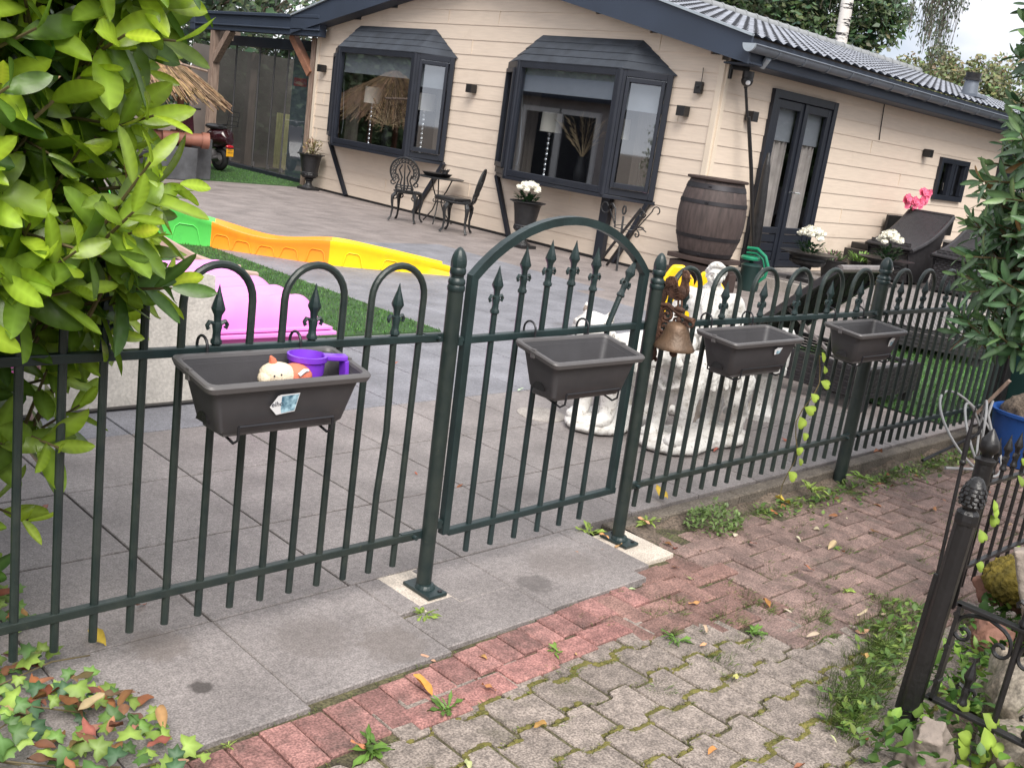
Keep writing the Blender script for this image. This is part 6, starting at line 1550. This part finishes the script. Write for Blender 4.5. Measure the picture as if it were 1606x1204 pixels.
# ------------------------------------------------------------------ blue tub, cable, bin, stake
t=thing('blue_tub','blue plastic tub heaped with brown soil at the right frame edge','tub',(7.30,2.15,-.07)); b=MB()
b.lathe([(.25,-.07),(.27,.10),(.285,.25),(.30,.26),(.30,.28),(.275,.28),(.265,.25),(0,.24)],(7.32,2.13,0),26,sq=.25); b.build('tub',m_blue,t)
b=MB(); b.ball((7.32,2.13,.25),(.255,.255,.16),16); b.build('soil',m_dirt,t,remesh=.02,smoothit=1,disp=(.05,.06))
t=thing('garden_bin','dark green plastic bin half hidden by the right shrub','bin',(7.95,2.45,-.05)); b=MB(); b.box((7.98,2.35,.36),(.42,.42,.86),taper=.86); b.build('body',m_dkgreen,t,smooth=False,bevel=.02); b=MB(); b.box((7.98,2.35,.81),(.48,.48,.05)); b.build('lid',m_dkgreen,t,smooth=False,bevel=.015)
t=thing('wooden_stake','rough wooden stake leaning on the soil heap of the blue tub','stake',(7.05,2.3,.2)); b=MB(); b.bar((7.03,2.45,.19),(7.05,2.29,.49),.05,.02); b.build('stake',m_wood,t,smooth=False)
t=thing('cable_coil','loose coil of grey cable hanging beside the blue tub','cable',(6.75,2.35,0)); b=MB()
def loopz(cx,cy,cz,rx,rz,a0,ph,n=40,tilt=.3):
    return [(cx+rx*math.cos(2*PI*i/n+ph),cy+.10*math.sin(2*PI*i/n*1+ph*2)+tilt*(rz*math.sin(2*PI*i/n+ph)),cz+rz*math.sin(2*PI*i/n+ph)) for i in range(n+1)]
b.tube(loopz(6.72,2.33,.15,.34,.22,0,.2,tilt=.55),.0085,7); b.tube(loopz(6.74,2.30,.13,.30,.19,0,1.1,tilt=.35),.0085,7); b.tube(loopz(6.86,2.32,.17,.19,.18,0,2.2,tilt=.4),.0085,7)
b.tube([(7.05,2.36,.33),(7.00,2.35,.24),(7.02,2.30,.12),(6.98,2.24,.0),(6.6,2.2,-.04),(6.35,2.3,-.03)],.010,7); b.build('cable',m_cable,t)
b=MB(); b.tube([(6.35,2.45,-.03),(6.7,2.42,.03),(7.0,2.38,.10),(7.1,2.4,.22)],.011,7); b.build('black_hose',m_black,t)
# ------------------------------------------------------------------ laurels
def lprof(t): return max(.04,math.sin(PI*min(1,(t*.97+.02)**1.12))**.6*(1-.12*t))
def laurel(b,st,base,axis,n,L,w,young,droop=.0,dk=(.045,.115,.014),br=(.50,.68,.04)):
    axis=Vector(axis).normalized(); base=Vector(base); ln=L*(.9+.12*n)*.55
    st.tube([base-axis*L*.8,base,base+axis*ln],[.006,.005,.003],5)
    o=axis.orthogonal().normalized(); p=axis.cross(o); a=U(0,6)
    for k in range(n):
        f=k/max(1,n-1); a+=2.4+U(-.3,.3); side=o*math.cos(a)+p*math.sin(a)
        el=.25+.75*f+U(-.15,.15); d=(side*(1.15-.55*f)+axis*el+Vector((0,0,-droop*(1-f)))).normalized()
        y=young*(f*.75+.25)
        c=tuple(dk[i]*(1-y)+br[i]*y for i in range(3)); g=U(.7,1.3); c=tuple(v*g for v in c) if U(0,1)>.012 else (.22,.12,.04)
        s=(1-.42*f*f)*U(.8,1.15)
        leaf(b,base+axis*ln*f,d,axis,L*s,w*s,c,fold=U(.10,.38),curl=U(.0,.45),nseg=13,prof=lprof,midcol=tuple(min(1,v*1.7+.03) for v in c),wave=U(0,.045))
def inside_l(p):
    zs=[(.0,.80),(.25,.88),(.45,.96),(.7,1.06),(.9,1.15),(1.05,1.27),(1.2,1.29),(1.4,1.27),(1.6,1.25),(1.75,1.27),(1.95,1.36),(2.2,1.36)]
    for (z0,x0),(z1,x1) in zip(zs[:-1],zs[1:]):
        if z0<=p.z<=z1: xr=x0+(x1-x0)*(p.z-z0)/(z1-z0); break
    else: return False
    xr*=p.y/2.9                      # the bush widens away from the railing
    return p.x<xr and p.y>(2.64 if p.z<.98 else 2.64-.26*min(1,(p.z-.98)/.12))
t=thing('laurel_bush','big glossy cherry laurel bush leaning over the left railing','bush',(.8,3.3,0)); b=MB(); st=MB(); n=0
while n<520:
    y=2.36+abs(random.gauss(0,.42)); p=Vector((U(.35,2.0),y,U(.22,2.2)))
    if not inside_l(p): continue
    edge=not inside_l(p+Vector((.16,0,0))) or p.y<2.80 and p.z<1 or p.y<2.62
    if not edge and U(0,1)<.35: continue
    out=Vector((.55 if p.x>.9 else .2,-.75,.45))+rdir()*.65; n+=1
    yg=U(.45,1.05) if edge and U(0,1)<.68 else U(0,.45)
    if p.z<.9 and U(0,1)<.45: continue
    laurel(b,st,p,out,random.choice([5,6,7,8]),U(.14,.195),U(.056,.076),yg,.25)
b.build('leaves',m_leaf,t,ang=0)
for k in range(9):
    a=U(-.4,.45); st.tube([(.7+U(-.2,.3),3.35,0),(.8+a*.5,3.2,.7),(.85+a*.7,3.05,1.3),(.9+a*.8,2.95,1.9)],[.02,.016,.012,.006],7)
st.tube([(.72,3.0,.35),(.98,2.80,.60),(1.12,2.70,.98)],[.012,.010,.006],6)
st.build('stems',m_stem,t)
# dense dark inner foliage
b=MB()
for k in range(4200):
    p=Vector((U(-.2,2.3),U(2.75,4.3),U(.25,2.3)))
    if not inside_l(p+Vector((.04,0,0))) or (p.z<.9 and U(0,1)<.5): continue
    g=U(.6,1.3); leaf(b,p,rdir()+Vector((0,-.5,.2)),(0,0,1),U(.10,.15),U(.045,.06),(.055*g,.12*g,.02*g),nseg=4,prof=lprof)
b.build('inner_leaves',m_leafdk,t,ang=0)
# right-hand shrub
t=thing('laurel_shrub','dark green narrow-leaved laurel shrub at the right frame edge','bush',(5.5,1.35,0)); b=MB(); st=MB()
def xr(z): return 0
n=0
while n<860:
    z=U(.95,2.95); w=.34 if z<1.2 else .40 if z<1.75 else .38 if z<2.2 else .36
    a=U(0,2*PI); q=math.sqrt(U(.15,1)); p=Vector((5.36+w*1.25*q*math.cos(a),1.60+w*q*math.sin(a)-.0,z)); n+=1
    out=Vector((math.cos(a)*.8-.25,math.sin(a)*.8-.1,.35))+rdir()*.5
    yg=U(.1,.5) if U(0,1)<.4 else U(0,.12)
    laurel(b,st,p,out,random.choice([6,7,8]),U(.115,.16),U(.034,.048),yg,.35,(.05,.115,.045),(.26,.40,.12))
b.build('leaves',m_leafdk,t,ang=0); st.tube([(5.55,1.35,-.1),(5.5,1.45,1.0),(5.45,1.5,2.3)],[.04,.03,.012],8); st.tube([(5.5,1.42,.8),(5.35,1.7,1.5)],[.02,.008],7); st.build('stems',m_stem,t)
# ------------------------------------------------------------------ ivy and fallen leaves by the left railing
HEART=[(0,1.0),(.28,.64),(.52,.24),(.57,-.10),(.42,-.33),(.16,-.38),(0,-.22)]
def ivyleaf(b,c,n,r,col,rot,mid=None,lob=None):
    n=Vector(n).normalized(); s=n.orthogonal().normalized(); u=n.cross(s); s,u=s*math.cos(rot)+u*math.sin(rot),u*math.cos(rot)-s*math.sin(rot); c=Vector(c)
    lob=lob or [(0,1.0),(.30,.56),(.66,.60),(.54,.20),(.74,-.24),(.30,-.30),(0,-.16)]
    pts=[(x,y) for x,y in lob]+[(-x,y) for x,y in lob[-2:0:-1]]
    m=mid or tuple(min(1,v*1.5+.02) for v in col); k=len(b.v)
    b.v.append(c+n*.006); b.v += [c+(s*x+u*y)*r-n*(.10*r*abs(x)*2+.12*r*max(0,y)) for x,y in pts]
    for i in range(len(pts)): b.face((k,k+1+i,k+1+(i+1)%len(pts)),[m,col,col])
def dryleaf(b,c,L,col,rz=None,lift=.02):
    a=U(0,6.28) if rz is None else rz; d=Vector((math.cos(a),math.sin(a),U(.0,.35))); leaf(b,c,d,(U(-.4,.4),U(-.4,.4),1),L,L*U(.34,.5),col,fold=U(-.7,1.3),curl=U(-.7,1.4),nseg=7,prof=lprof,wave=U(.05,.20))
DRY=[(.27,.105,.05),(.20,.075,.04),(.31,.15,.07),(.16,.075,.045),(.34,.24,.13)]
t=thing('ivy_plant','patch of green ivy creeping over the paving at the bottom left corner','ivy',(.95,2.4,0)); b=MB(); st=MB()
n=0
def inivy(x,y): 
    return (x<.985+.16*min(1,(2.62-y)/.25) if y<2.62 else x<1.05+.04*(y-2.62)) and y>1.95 and x>.3 and (y<2.66 or y>2.84)
while n<430:
    x,y=U(.35,1.22),U(1.95,3.35)
    if not inivy(x,y): continue
    n+=1; g=U(.7,1.25); c=random.choice([(.08,.17,.04),(.05,.12,.05),(.22,.34,.06),(.26,.38,.07),(.13,.24,.05)]); ivyleaf(b,(x,y,U(.012,.11)*(1 if x<1.02 else .5)),(U(-.5,.3),U(-.8,.1),U(.5,1)),U(.022,.046),tuple(v*g for v in c),U(0,6))
for k in range(14):
    x,y=U(.6,1.0),U(2.0,2.6); st.tube([(x-.15,y+U(-.1,.1),.03),(x,y,.05),(x+.12,y+U(-.1,.06),.02)],.0025,4)
b.build('leaves',m_weed,t,ang=0); st.build('stems',m_stem,t)
b=MB(); n=0
while n<230:
    x,y=U(.3,1.18),U(1.95,3.3)
    if not inivy(x+.02,y): continue
    n+=1; dryleaf(b,(x,y,U(.008,.085)),U(.04,.085),tuple(v*U(.7,1.3) for v in random.choice(DRY)))
tag(b.build('leaf_litter',m_dry,ang=0),'brown and orange leaf litter between the ivy at the bottom left','leaf litter',kind='stuff')
# single fallen leaves
spots=[(1.187,2.664,.10,(.50,.36,.05),0,'curled yellow and brown leaf on the paving under the left railing'),(1.403,2.854,.05,(.30,.12,.08),0,None),(1.983,2.152,.055,(.62,.36,.24),0,'salmon fallen leaf on the grey tile beside the red brick border'),
 (1.862,1.95,.085,(.60,.30,.06),0,'orange-yellow leaf lying on the red stretcher bricks'),(3.912,2.65,.10,(.62,.42,.05),1,'large curled yellow leaf below the railing near the bushy weed'),(4.773,2.46,.10,(.60,.44,.07),0,'broad yellow leaf lying in the weeds along the kerb'),
 (2.837,1.523,.055,(.60,.58,.20),0,'pale yellow-green leaf in the middle of the grey pavers'),(2.785,1.15,.035,(.52,.55,.28),0,'small pale green leaf on the pavers near the bottom edge'),(3.492,1.736,.05,(.52,.44,.34),0,None),(4.017,1.893,.06,(.40,.16,.09),0,None),(1.426,3.763,.06,(.28,.12,.09),0,None),
 (6.082,2.6,.07,(.36,.15,.08),0,None),(5.75,2.35,.07,(.30,.12,.08),0,None),(4.0,2.3,.055,(.60,.52,.40),0,None),(4.55,2.16,.06,(.52,.46,.32),0,None),(3.62,2.52,.06,(.58,.30,.18),0,None),(3.3,2.55,.05,(.58,.30,.12),0,None),(4.65,2.45,.07,(.40,.17,.07),0,None),(4.9,2.2,.06,(.5,.45,.3),0,None),(5.3,2.2,.07,(.42,.18,.08),0,None),
 (3.75,1.55,.05,(.55,.45,.30),0,None),(3.9,1.5,.045,(.52,.40,.28),0,None),(3.6,1.48,.05,(.45,.25,.15),0,None),(3.35,1.55,.05,(.5,.4,.3),0,None),(3.15,1.95,.05,(.50,.26,.10),0,None),(2.4,1.30,.045,(.55,.25,.08),0,None),(2.15,2.02,.05,(.5,.28,.10),0,None),(2.05,1.87,.05,(.52,.24,.10),0,None),(5.6,4.2,.06,(.4,.2,.12),0,None),(5.65,3.0,.06,(.45,.15,.10),0,None),(4.35,2.05,.045,(.6,.55,.42),0,None),(1.55,1.84,.05,(.5,.2,.1),0,None)]
for q in range(62):
    if q<40: x=3.0+5*U(0,1)**1.4; y=2.47-abs(random.gauss(0,.42)); y=max(y,1.15+.06*x)
    elif q<54: x=U(1.6,3.6); y=U(.9,1.9)
    else: x=U(1.2,6.5); y=U(2.75,6)
    spots.append((x,y,U(.025,.065),tuple(v*U(.8,1.4) for v in random.choice(DRY+[(.46,.40,.28),(.50,.42,.16)])),0,None))
for x,y,L,c,up,lab in spots:
    b=MB(); z=pathz(x) if y<2.5 else 0; dryleaf(b,(x,y,z+.007+.03*up),L,c); o=b.build('fallen_leaf',m_dry,ang=0)
    if lab: tag(o,lab,'leaf')
    else: tag(o,'small dry brown leaf lying on the paving','leaf','dry leaves scattered on the paving')
# ------------------------------------------------------------------ weeds
def rosette(t,x,y,z,r,n,col,up=.5,w=.32,st=None):
    b=MB()
    for k in range(n*2):
        a=U(0,2*PI); g=U(.7,1.45); q=U(.35,1.0)**1.2; leaf(b,(x+U(-.2,.2)*r,y+U(-.2,.2)*r,z+.002),(math.cos(a),math.sin(a),U(.05,1.3)*up),(U(-.3,.3),U(-.3,.3),1),r*q,r*q*w*U(.55,1.15),tuple(v*g for v in col),fold=U(-.1,.6),curl=U(.1,1.0),nseg=6,wave=U(.05,.22),prof=lambda s_:max(.05,(.30+.70*math.sin(PI*min(1,s_*.95+.04)))*(1+.22*math.sin(s_*21))*(s_+.25 if s_<.6 else 1.25-.55*s_)))
    b.build('leaves',m_weed,t,ang=0)
G1=(.13,.21,.04); G2=(.09,.17,.03); G3=(.18,.25,.05)
wl=[(2.164,2.36,.085,9,G3,'bright green dandelion rosette at the corner of the post footing'),(1.562,1.845,.12,10,G2,'broad-leaved weed in the joint of the red bricks, bottom centre'),(1.859,1.875,.09,9,G2,'toothed weed between red and grey pavers beside an orange leaf'),(2.392,1.945,.06,8,G1,'small weed standing in the red stretcher course'),
 (2.848,1.786,.09,9,G2,'spreading weed at the end of the red brick border'),(3.176,1.68,.08,8,G2,'low weed among the mossy grey pavers'),(3.651,2.56,.10,10,G3,'light green weed rosette beside the second post footing'),(3.30,2.60,.09,8,G3,'tall light weed behind the second gate post'),(5.46,2.42,.13,12,G1,'leafy weed around the foot of the third railing post'),(4.95,2.45,.12,12,G3,'light green weed along the kerb below the farthest planter'),(4.4,2.0,.06,8,G1,'small weed in the brown brick path'),(3.95,1.70,.06,9,G3,'pale weed tuft in the brown path near the fence'),(2.01,2.53,.03,6,G3,'tiny weed beside the pale post footing'),(1.25,2.05,.035,7,G3,'tiny weed at the corner of the grey tile and red bricks')]
for x,y,r,n,c,lab in wl:
    z=pathz(x) if y<2.4 else -.01
    t=thing('weed_plant',lab,'weed',(x,y,z)); rosette(t,x,y,z,r*.85,n,tuple(1.25*v for v in c),up=.7)
t=thing('bushy_weed','bushy small-leaved weed clump against the kerb below the bell','weed',(4.02,2.44,-.04)); b=MB()
for k in range(420):
    a=U(0,2*PI); q=.15*math.sqrt(U(0,1)); h=U(.0,.13)*(1.1-q/.17); g=U(.6,1.3); leaf(b,(4.02+q*1.2*math.cos(a),2.44+q*.8*math.sin(a),-.04+h),rdir()+Vector((0,0,.5)),(0,0,1),U(.02,.035),U(.010,.018),(.13*g,.20*g,.06*g),nseg=3)
b.build('leaves',m_weed,t,ang=0)
t=thing('bindweed','bindweed vine with light leaves climbing the railing beside the third post','climber',(4.8,2.5,0)); b=MB(); st=MB(); pts=[]
for i in range(12):
    f=i/11; pts.append((4.72+.12*f+.03*math.sin(f*9),2.50+.02*math.sin(f*14),-.05+.78*f))
st.tube(pts,.003,5)
for p in pts[2:]:
    g=U(.8,1.3); ivyleaf(b,(p[0]+U(-.04,.04),p[1]-U(.02,.06),p[2]),(U(-.6,.2),-1,U(-.1,.4)),U(.03,.055),(.26*g,.36*g,.05*g),U(2.6,3.8),lob=HEART)
b.build('leaves',m_weed,t,ang=0); st.build('stem',m_stem,t)
# bindweed on the right-hand iron fence
t=thing('bindweed','bindweed with heart-shaped light leaves on the iron fence at the right edge','climber',(4.5,1.35,0)); b=MB()
for k in range(26):
    x,y,z=random.choice([(U(4.4,5.0),1.37,U(.05,.55)),(FX+U(-.05,.03),U(.55,.9),U(-.02,.20))]); g=U(.7,1.25); ivyleaf(b,(x,y,z),(U(-.8,.0),-1,U(.1,.6)),U(.028,.05),(.25*g,.36*g,.05*g),U(2.6,3.8),lob=HEART)
b.build('leaves',m_weed,t,ang=0)
# ground cover: leafy undergrowth in the rockery, grass and moss in the joints
b=MB()
for k in range(1500):
    x=U(2.75,4.4); y=U(.55,1.25)
    if x<3.0 and y<.95 and U(0,1)<.6: continue
    if y>1.06+.16*(x-3): continue
    g=U(.6,1.3); c=random.choice([(.05,.13,.02),(.10,.20,.03),(.18,.30,.05),(.07,.15,.03)]); leaf(b,(x,y,U(-.01,.10)),Vector((U(-.8,.3),U(-.8,.3),U(.0,.9))),(0,0,1),U(.03,.065),U(.02,.04),tuple(v*g for v in c),fold=.2,curl=.4,nseg=4)
tag(b.build('undergrowth',m_weed,ang=0),'leafy green undergrowth between the rocks','ground cover',kind='stuff')
b=MB()
def tuft(x,y,z,r,n,h,cols=((.13,.22,.04),(.10,.18,.03),(.20,.26,.06))):
    for _ in range(n):
        a=U(0,2*PI); q=r*math.sqrt(U(0,1)); px,py=x+q*math.cos(a),y+q*math.sin(a); hh=h*U(.4,1.1); d=Vector((math.cos(a)*U(0,.8),math.sin(a)*U(0,.8),1)).normalized(); w=U(.0012,.0026); s=d.orthogonal().normalized()*w; k=len(b.v); p=Vector((px,py,z-.004)); m=p+d*hh*.6; e=p+d*hh+Vector((math.cos(a)*hh*.3,math.sin(a)*hh*.3,-hh*.1)); g=U(.6,1.3); c=tuple(v*g for v in random.choice(cols))
        b.v += [p-s,p+s,m+s*.7,m-s*.7,e]; b.face((k,k+1,k+2,k+3),c); b.face((k+3,k+2,k+4),c)
for j in range(0,9):          # along the zig-zag joints
    yt=1.835-j*D
    for q in range(620):
        x=U(1.35,3.9); ph=(x-1.36)/P_+.43; dens=.35+.65*math.sin(x*2.1+j*1.3)**2
        if inbrown(x,yt) or U(0,1)>dens*.75: continue
        tuft(x,yt+ZA*zig(ph)+U(-.006,.006),pathz(x)-.012,.010,random.choice([3,5,8]),U(.010,.030),((.20,.22,.05),(.15,.21,.04),(.26,.26,.08)))
for q in range(1700):
    x=U(2.8,8); y=U(1.2,2.45)
    if not inbrown(x,y): continue
    if U(0,1)<.35+.0*x: tuft(x,y,pathz(x)-.008,.016,random.choice([4,7]),U(.012,.03))
for x,y,r,n,h in ((3.2,1.79,.06,90,.05),(3.42,1.80,.06,100,.05),(2.35,1.86,.05,60,.035),(2.9,1.62,.05,60,.035),(3.55,1.62,.05,80,.05),(3.05,1.93,.04,50,.04),(3.8,1.95,.07,70,.04),(2.55,1.62,.05,50,.03),(3.5,2.03,.05,50,.03)): tuft(x,y,pathz(x)-.01,r,n,h)
for q in range(46):
    x=U(2.7,4.5); y=1.86-.40*(x-2.75)+random.gauss(0,.16); tuft(x,y,pathz(x)-.008,U(.02,.06),random.choice([25,40,70]),U(.025,.05))
for q in range(34): x=U(3.3,7.5); tuft(x,U(1.7,2.4),pathz(x)-.006,U(.02,.05),random.choice([15,30]),U(.02,.04))
for q in range(60): f=U(0,1); x=2.85+1.2*f; tuft(x,1.12+.36*f+abs(random.gauss(0,.06)),pathz(x)-.006,U(.03,.06),40,U(.04,.09))
for q in range(300):          # verge along the kerb and along the iron fence
    x=U(3.5,8.0); tuft(x,2.50-abs(random.gauss(0,.05)),pathz(x)-.02,.05,14,U(.03,.09)*(1 if x>4.2 else .5))
for q in range(150):
    f=U(0,1); x=2.85+1.3*f; y=1.08+.34*f+abs(random.gauss(0,.07)); tuft(x,y,pathz(x)-.01,.04,12,U(.03,.08))
for q in range(60): x=U(.9,2.9); tuft(x,yred(x)+U(-.012,.004),-.012,.006,4,.018)
tag(b.build('joint_grass',m_blade,smooth=False),'short grass and moss growing in the paving joints','grass',kind='stuff')
b=MB()                         # small leafy ground weeds beside the leaning post and on the verge
for q in range(760):
    if q%3==0: f=U(0,1); x=2.8+1.3*f; y=1.05+.36*f+abs(random.gauss(0,.09)); z=pathz(x)
    else: x=U(4.4,7.2); y=2.50-abs(random.gauss(0,.10)); z=pathz(x)-.01
    g=U(.6,1.3); c=random.choice([G1,G2,G3,(.07,.14,.03)]); leaf(b,(x,y,z+U(0,.04)),Vector((U(-1,1),U(-1,1),U(.1,.9))),(0,0,1),U(.02,.045),U(.012,.026),tuple(v*g for v in c),nseg=3)
tag(b.build('verge_weeds',m_weed,ang=0),'small leafy weeds on the soil beside the posts','ground cover',kind='stuff')
b=MB()                         # moss cushions in the joints
for q in range(5200):
    j=random.choice(range(9)); x=U(1.5,3.9); ph=(x-1.36)/P_+.43; yt=1.835-j*D
    if inbrown(x,yt): continue
    if math.sin(x*2.1+j*1.3)**2<U(0,1): continue
    r=U(.004,.012); b.ball((x,yt+ZA*zig(ph)+U(-.006,.006),pathz(x)-.013),(r*1.6,r,r*.9),6)
tag(b.build('joint_moss',mat('moss_green',(.13,.13,.03),.95,var=.5,scale=20,bump=1,bscale=120,c2=(.23,.20,.055))),'olive moss cushions in the grey paver joints','moss',kind='stuff')
# ------------------------------------------------------------------ trees beyond the house
def crown(b,c,r,n,cols,size,clumps,seed=0):
    cl=[]
    for k in range(clumps):
        d=rdir(); q=U(.35,1)**.6; cl.append((Vector((c[0]+d.x*r[0]*q,c[1]+d.y*r[1]*q,c[2]+d.z*r[2]*q)),U(.16,.34)*min(r),U(.65,1.3)))
    for k in range(n):
        cc,rr,g=random.choice(cl); d=rdir(); p=cc+d*rr*U(.5,1.05); s=U(.6,1.3)*size; e=(rdir()+Vector((0,0,-.3))).normalized(); f=e.orthogonal().normalized(); col=tuple(v*g*U(.75,1.25) for v in random.choice(cols))
        b.poly([p-f*s*.5,p+e*s,p+f*s*.5,p-e*s*.45],col)
def tree(name,label,base,c,r,n,cols,size,clumps,group=None,trunk=.25):
    t=thing(name,label,'tree',base,group); b=MB(); crown(b,c,r,n,cols,size,clumps); b.build('crown',m_tree,t,smooth=False); b=MB(); b.tube([base,(base[0]+.1,base[1],base[2]+(c[2]-base[2])*.6),(c[0],c[1],c[2])],[trunk,trunk*.75,trunk*.3],10)
    for k in range(6): d=rdir(); b.tube([(c[0],c[1],c[2]-r[2]*.4),(c[0]+d.x*r[0]*.7,c[1]+d.y*r[1]*.7,c[2]+d.z*r[2]*.6)],[trunk*.35,.03],6)
    b.build('trunk',m_bark,t)
DG=[(.12,.18,.095),(.095,.15,.085),(.15,.21,.105)]; OG=[(.21,.23,.11),(.17,.20,.09),(.25,.26,.13)]; WG=[(.13,.175,.115),(.105,.15,.10),(.16,.20,.13)]  # haze over the treetops put into the paler, bluer leaf colours
tree('broadleaf_tree','dense dark broadleaf tree behind the roof ridge, left of the birch trunk',(33,24,0),(33,24.5,7.6),(4.2,4.2,3.4),26000,DG,.17,130)
tree('broadleaf_tree','mid green broadleaf tree directly left of the white birch trunk',(31,19.3,0),(31,19.2,7.0),(3.0,3.2,3.0),20000,DG+[(.08,.12,.04)],.16,100)
tree('willow_bush','olive bushy treetop peeping over the ridge right of the birch trunk',(36,18.6,0),(36,18.4,4.0),(2.6,3.0,2.0),12000,OG,.11,80)
tree('willow_bush','olive bushy treetop below the hanging birch foliage',(33,14.6,0),(33,14.6,4.1),(2.6,2.6,1.7),13000,OG,.11,90)
tree('broadleaf_tree','tree showing through the glass canopy at the top left',(24,41,0),(24,41,6.2),(4,7,3.6),9000,WG+DG,.2,80)
tree('broadleaf_tree','dark tree beyond the veranda at the left edge',(14,30,0),(14,30,4.2),(3,4,3.4),7000,DG,.22,70)
# birch with hanging foliage
t=thing('birch_tree','tall white birch with black-flecked trunk and hanging twigs above the roof','tree',(26,14.9,0))
b=MB(); b.tube([(26,14.74,0),(26,14.80,3),(26,14.83,5.2),(26.05,14.93,6.6),(26.1,15.1,9),(26.1,15.2,12)],[.22,.19,.165,.16,.14,.08],16); b.build('trunk',m_birch,t)
lb=MB(); tw=MB()
def hang(x,y,z0,z1,n,sp):
    pts=[Vector((x+U(-.05,.05),y+U(-.05,.05)*1,z0-(z0-z1)*i/6)) for i in range(7)]; tw.tube(pts,.006,3)
    for k in range(n):
        f=U(0,1); p=Vector((x,y,z0-(z0-z1)*f))+Vector((U(-sp,sp),U(-sp,sp),0)); s=U(.04,.075); e=Vector((U(-.5,.5),U(-.5,.5),-1)).normalized(); ff=rdir().cross(e).normalized(); g=U(.6,1.3); c=tuple(v*g for v in random.choice(WG)); lb.poly([p-ff*s*.45,p+e*s,p+ff*s*.45,p-e*s*.5],c)
X0=26
for k in range(120):     # main hanging curtain
    u=random.gauss(0,.40); y=12.28+u*.62; zb=4.55+.9*abs(u)+U(0,1.1)+(.7 if u<-.3 else 0)
    hang(X0+U(-.8,.8),y,9.0,min(zb,7),42,.10)
for k in range(12): hang(X0+U(-.3,.3),13.68+U(-.16,.16),8.5,5.85+U(0,.6),26,.05)
for k in range(14): hang(X0+U(-.5,.5),13.0+U(-.3,.3),8.5,6.2+U(0,.5),22,.06)
for k in range(10): hang(X0+U(-.3,.3),11.45+U(-.3,.25),8.5,6.15+U(0,.5),16,.07)
tw.tube([(26.05,14.95,8.0),(26,13.9,9.2),(26,12.4,9.6),(26,11.2,9.3)],[.09,.06,.04,.02],7)
for k in range(14): hang(26+U(-.5,.5),15.2+U(-.5,.3),9,5.6+U(0,1.0),30,.10)
tw.build('twigs',m_bark,t); lb.build('hanging_leaves',m_tree,t,smooth=False)
# boundary hedge far right so that the lawn does not end in nothing
t=thing('boundary_hedge','dark clipped hedge closing the garden behind the right shrub','hedge',(24,4,0)); b=MB()
for k in range(15000):
    p=Vector((22.5+3.5*U(0,1)**2,U(-3,7.6),U(0,3.4))); s=U(.10,.20); e=rdir(); f=e.orthogonal().normalized(); g=U(.6,1.3); b.poly([p-f*s*.5,p+e*s,p+f*s*.5,p-e*s*.5],(.04*g,.075*g,.025*g))
b.build('foliage',m_tree,t,smooth=False)
# ------------------------------------------------------------------ what stands beside and behind the photographer (seen in the panes)
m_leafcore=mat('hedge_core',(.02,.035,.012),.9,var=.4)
t=thing('garden_house','pale lilac garden house with a white double door, mirrored in the right bay window','garden house',(-1,19,0))
b=MB(); b.box((-1.6,19.5,1.3),(3.2,9.0,2.6)); b.build('wall',mat('lilac_grey_boards',(.36,.33,.33),.8,var=.1,scale=2),t,smooth=False)
b=MB(); b.prism([(-3.5,2.6),(.35,2.6),(.35,2.72),(-1.6,3.3),(-3.5,2.72)],Matrix(((1,0,0,0),(0,0,1,14.8),(0,1,0,0),(0,0,0,1))),9.4); b.build('roof',m_fascia,t,smooth=False)
b=MB()
for y0,y1,z0,z1 in ((19.0,19.14,.1,2.2),(20.4,20.62,.1,2.2),(21.9,22.04,.1,2.2)): b.box((.03,(y0+y1)/2,(z0+z1)/2),(.08,y1-y0,z1-z0))
b.box((.03,19.77,2.27),(.08,1.55,.14)); b.box((.03,21.26,2.27),(.08,1.56,.14)); d=b.build('double_door',m_stickw,t,smooth=False)
b=MB(); b.poly([(.012,19.14,.1),(.012,20.4,.1),(.012,20.4,2.2),(.012,19.14,2.2)]); b.poly([(.012,20.62,.1),(.012,21.9,.1),(.012,21.9,2.2),(.012,20.62,2.2)]); b.build('pane',m_frame,d,smooth=False)
for lab,y0,y1,x0,x1,h,n in (('tall dark hedge along the far left of the garden',24.5,30,-11,9,7.5,20000),('tall dark hedge across the path behind the photographer',-14,-9,-8,16,4.2,9000)):  # unseen hedges; the far-left one made tall to hide sky in reflections
    t=thing('tall_hedge',lab,'hedge',((x0+x1)/2,(y0+y1)/2,0)); b=MB()
    for k in range(n):
        p=Vector((U(x0,x1),(y0+(y1-y0)*U(0,1)**2) if y0>0 else (y1-(y1-y0)*U(0,1)**2),U(0,h)*U(.7,1))); s=U(.09,.20); e=rdir(); f=e.orthogonal().normalized(); g=U(.6,1.3); b.poly([p-f*s*.5,p+e*s,p+f*s*.5,p-e*s*.5],(.05*g,.09*g,.03*g))
    b.build('foliage',m_tree,t,smooth=False)
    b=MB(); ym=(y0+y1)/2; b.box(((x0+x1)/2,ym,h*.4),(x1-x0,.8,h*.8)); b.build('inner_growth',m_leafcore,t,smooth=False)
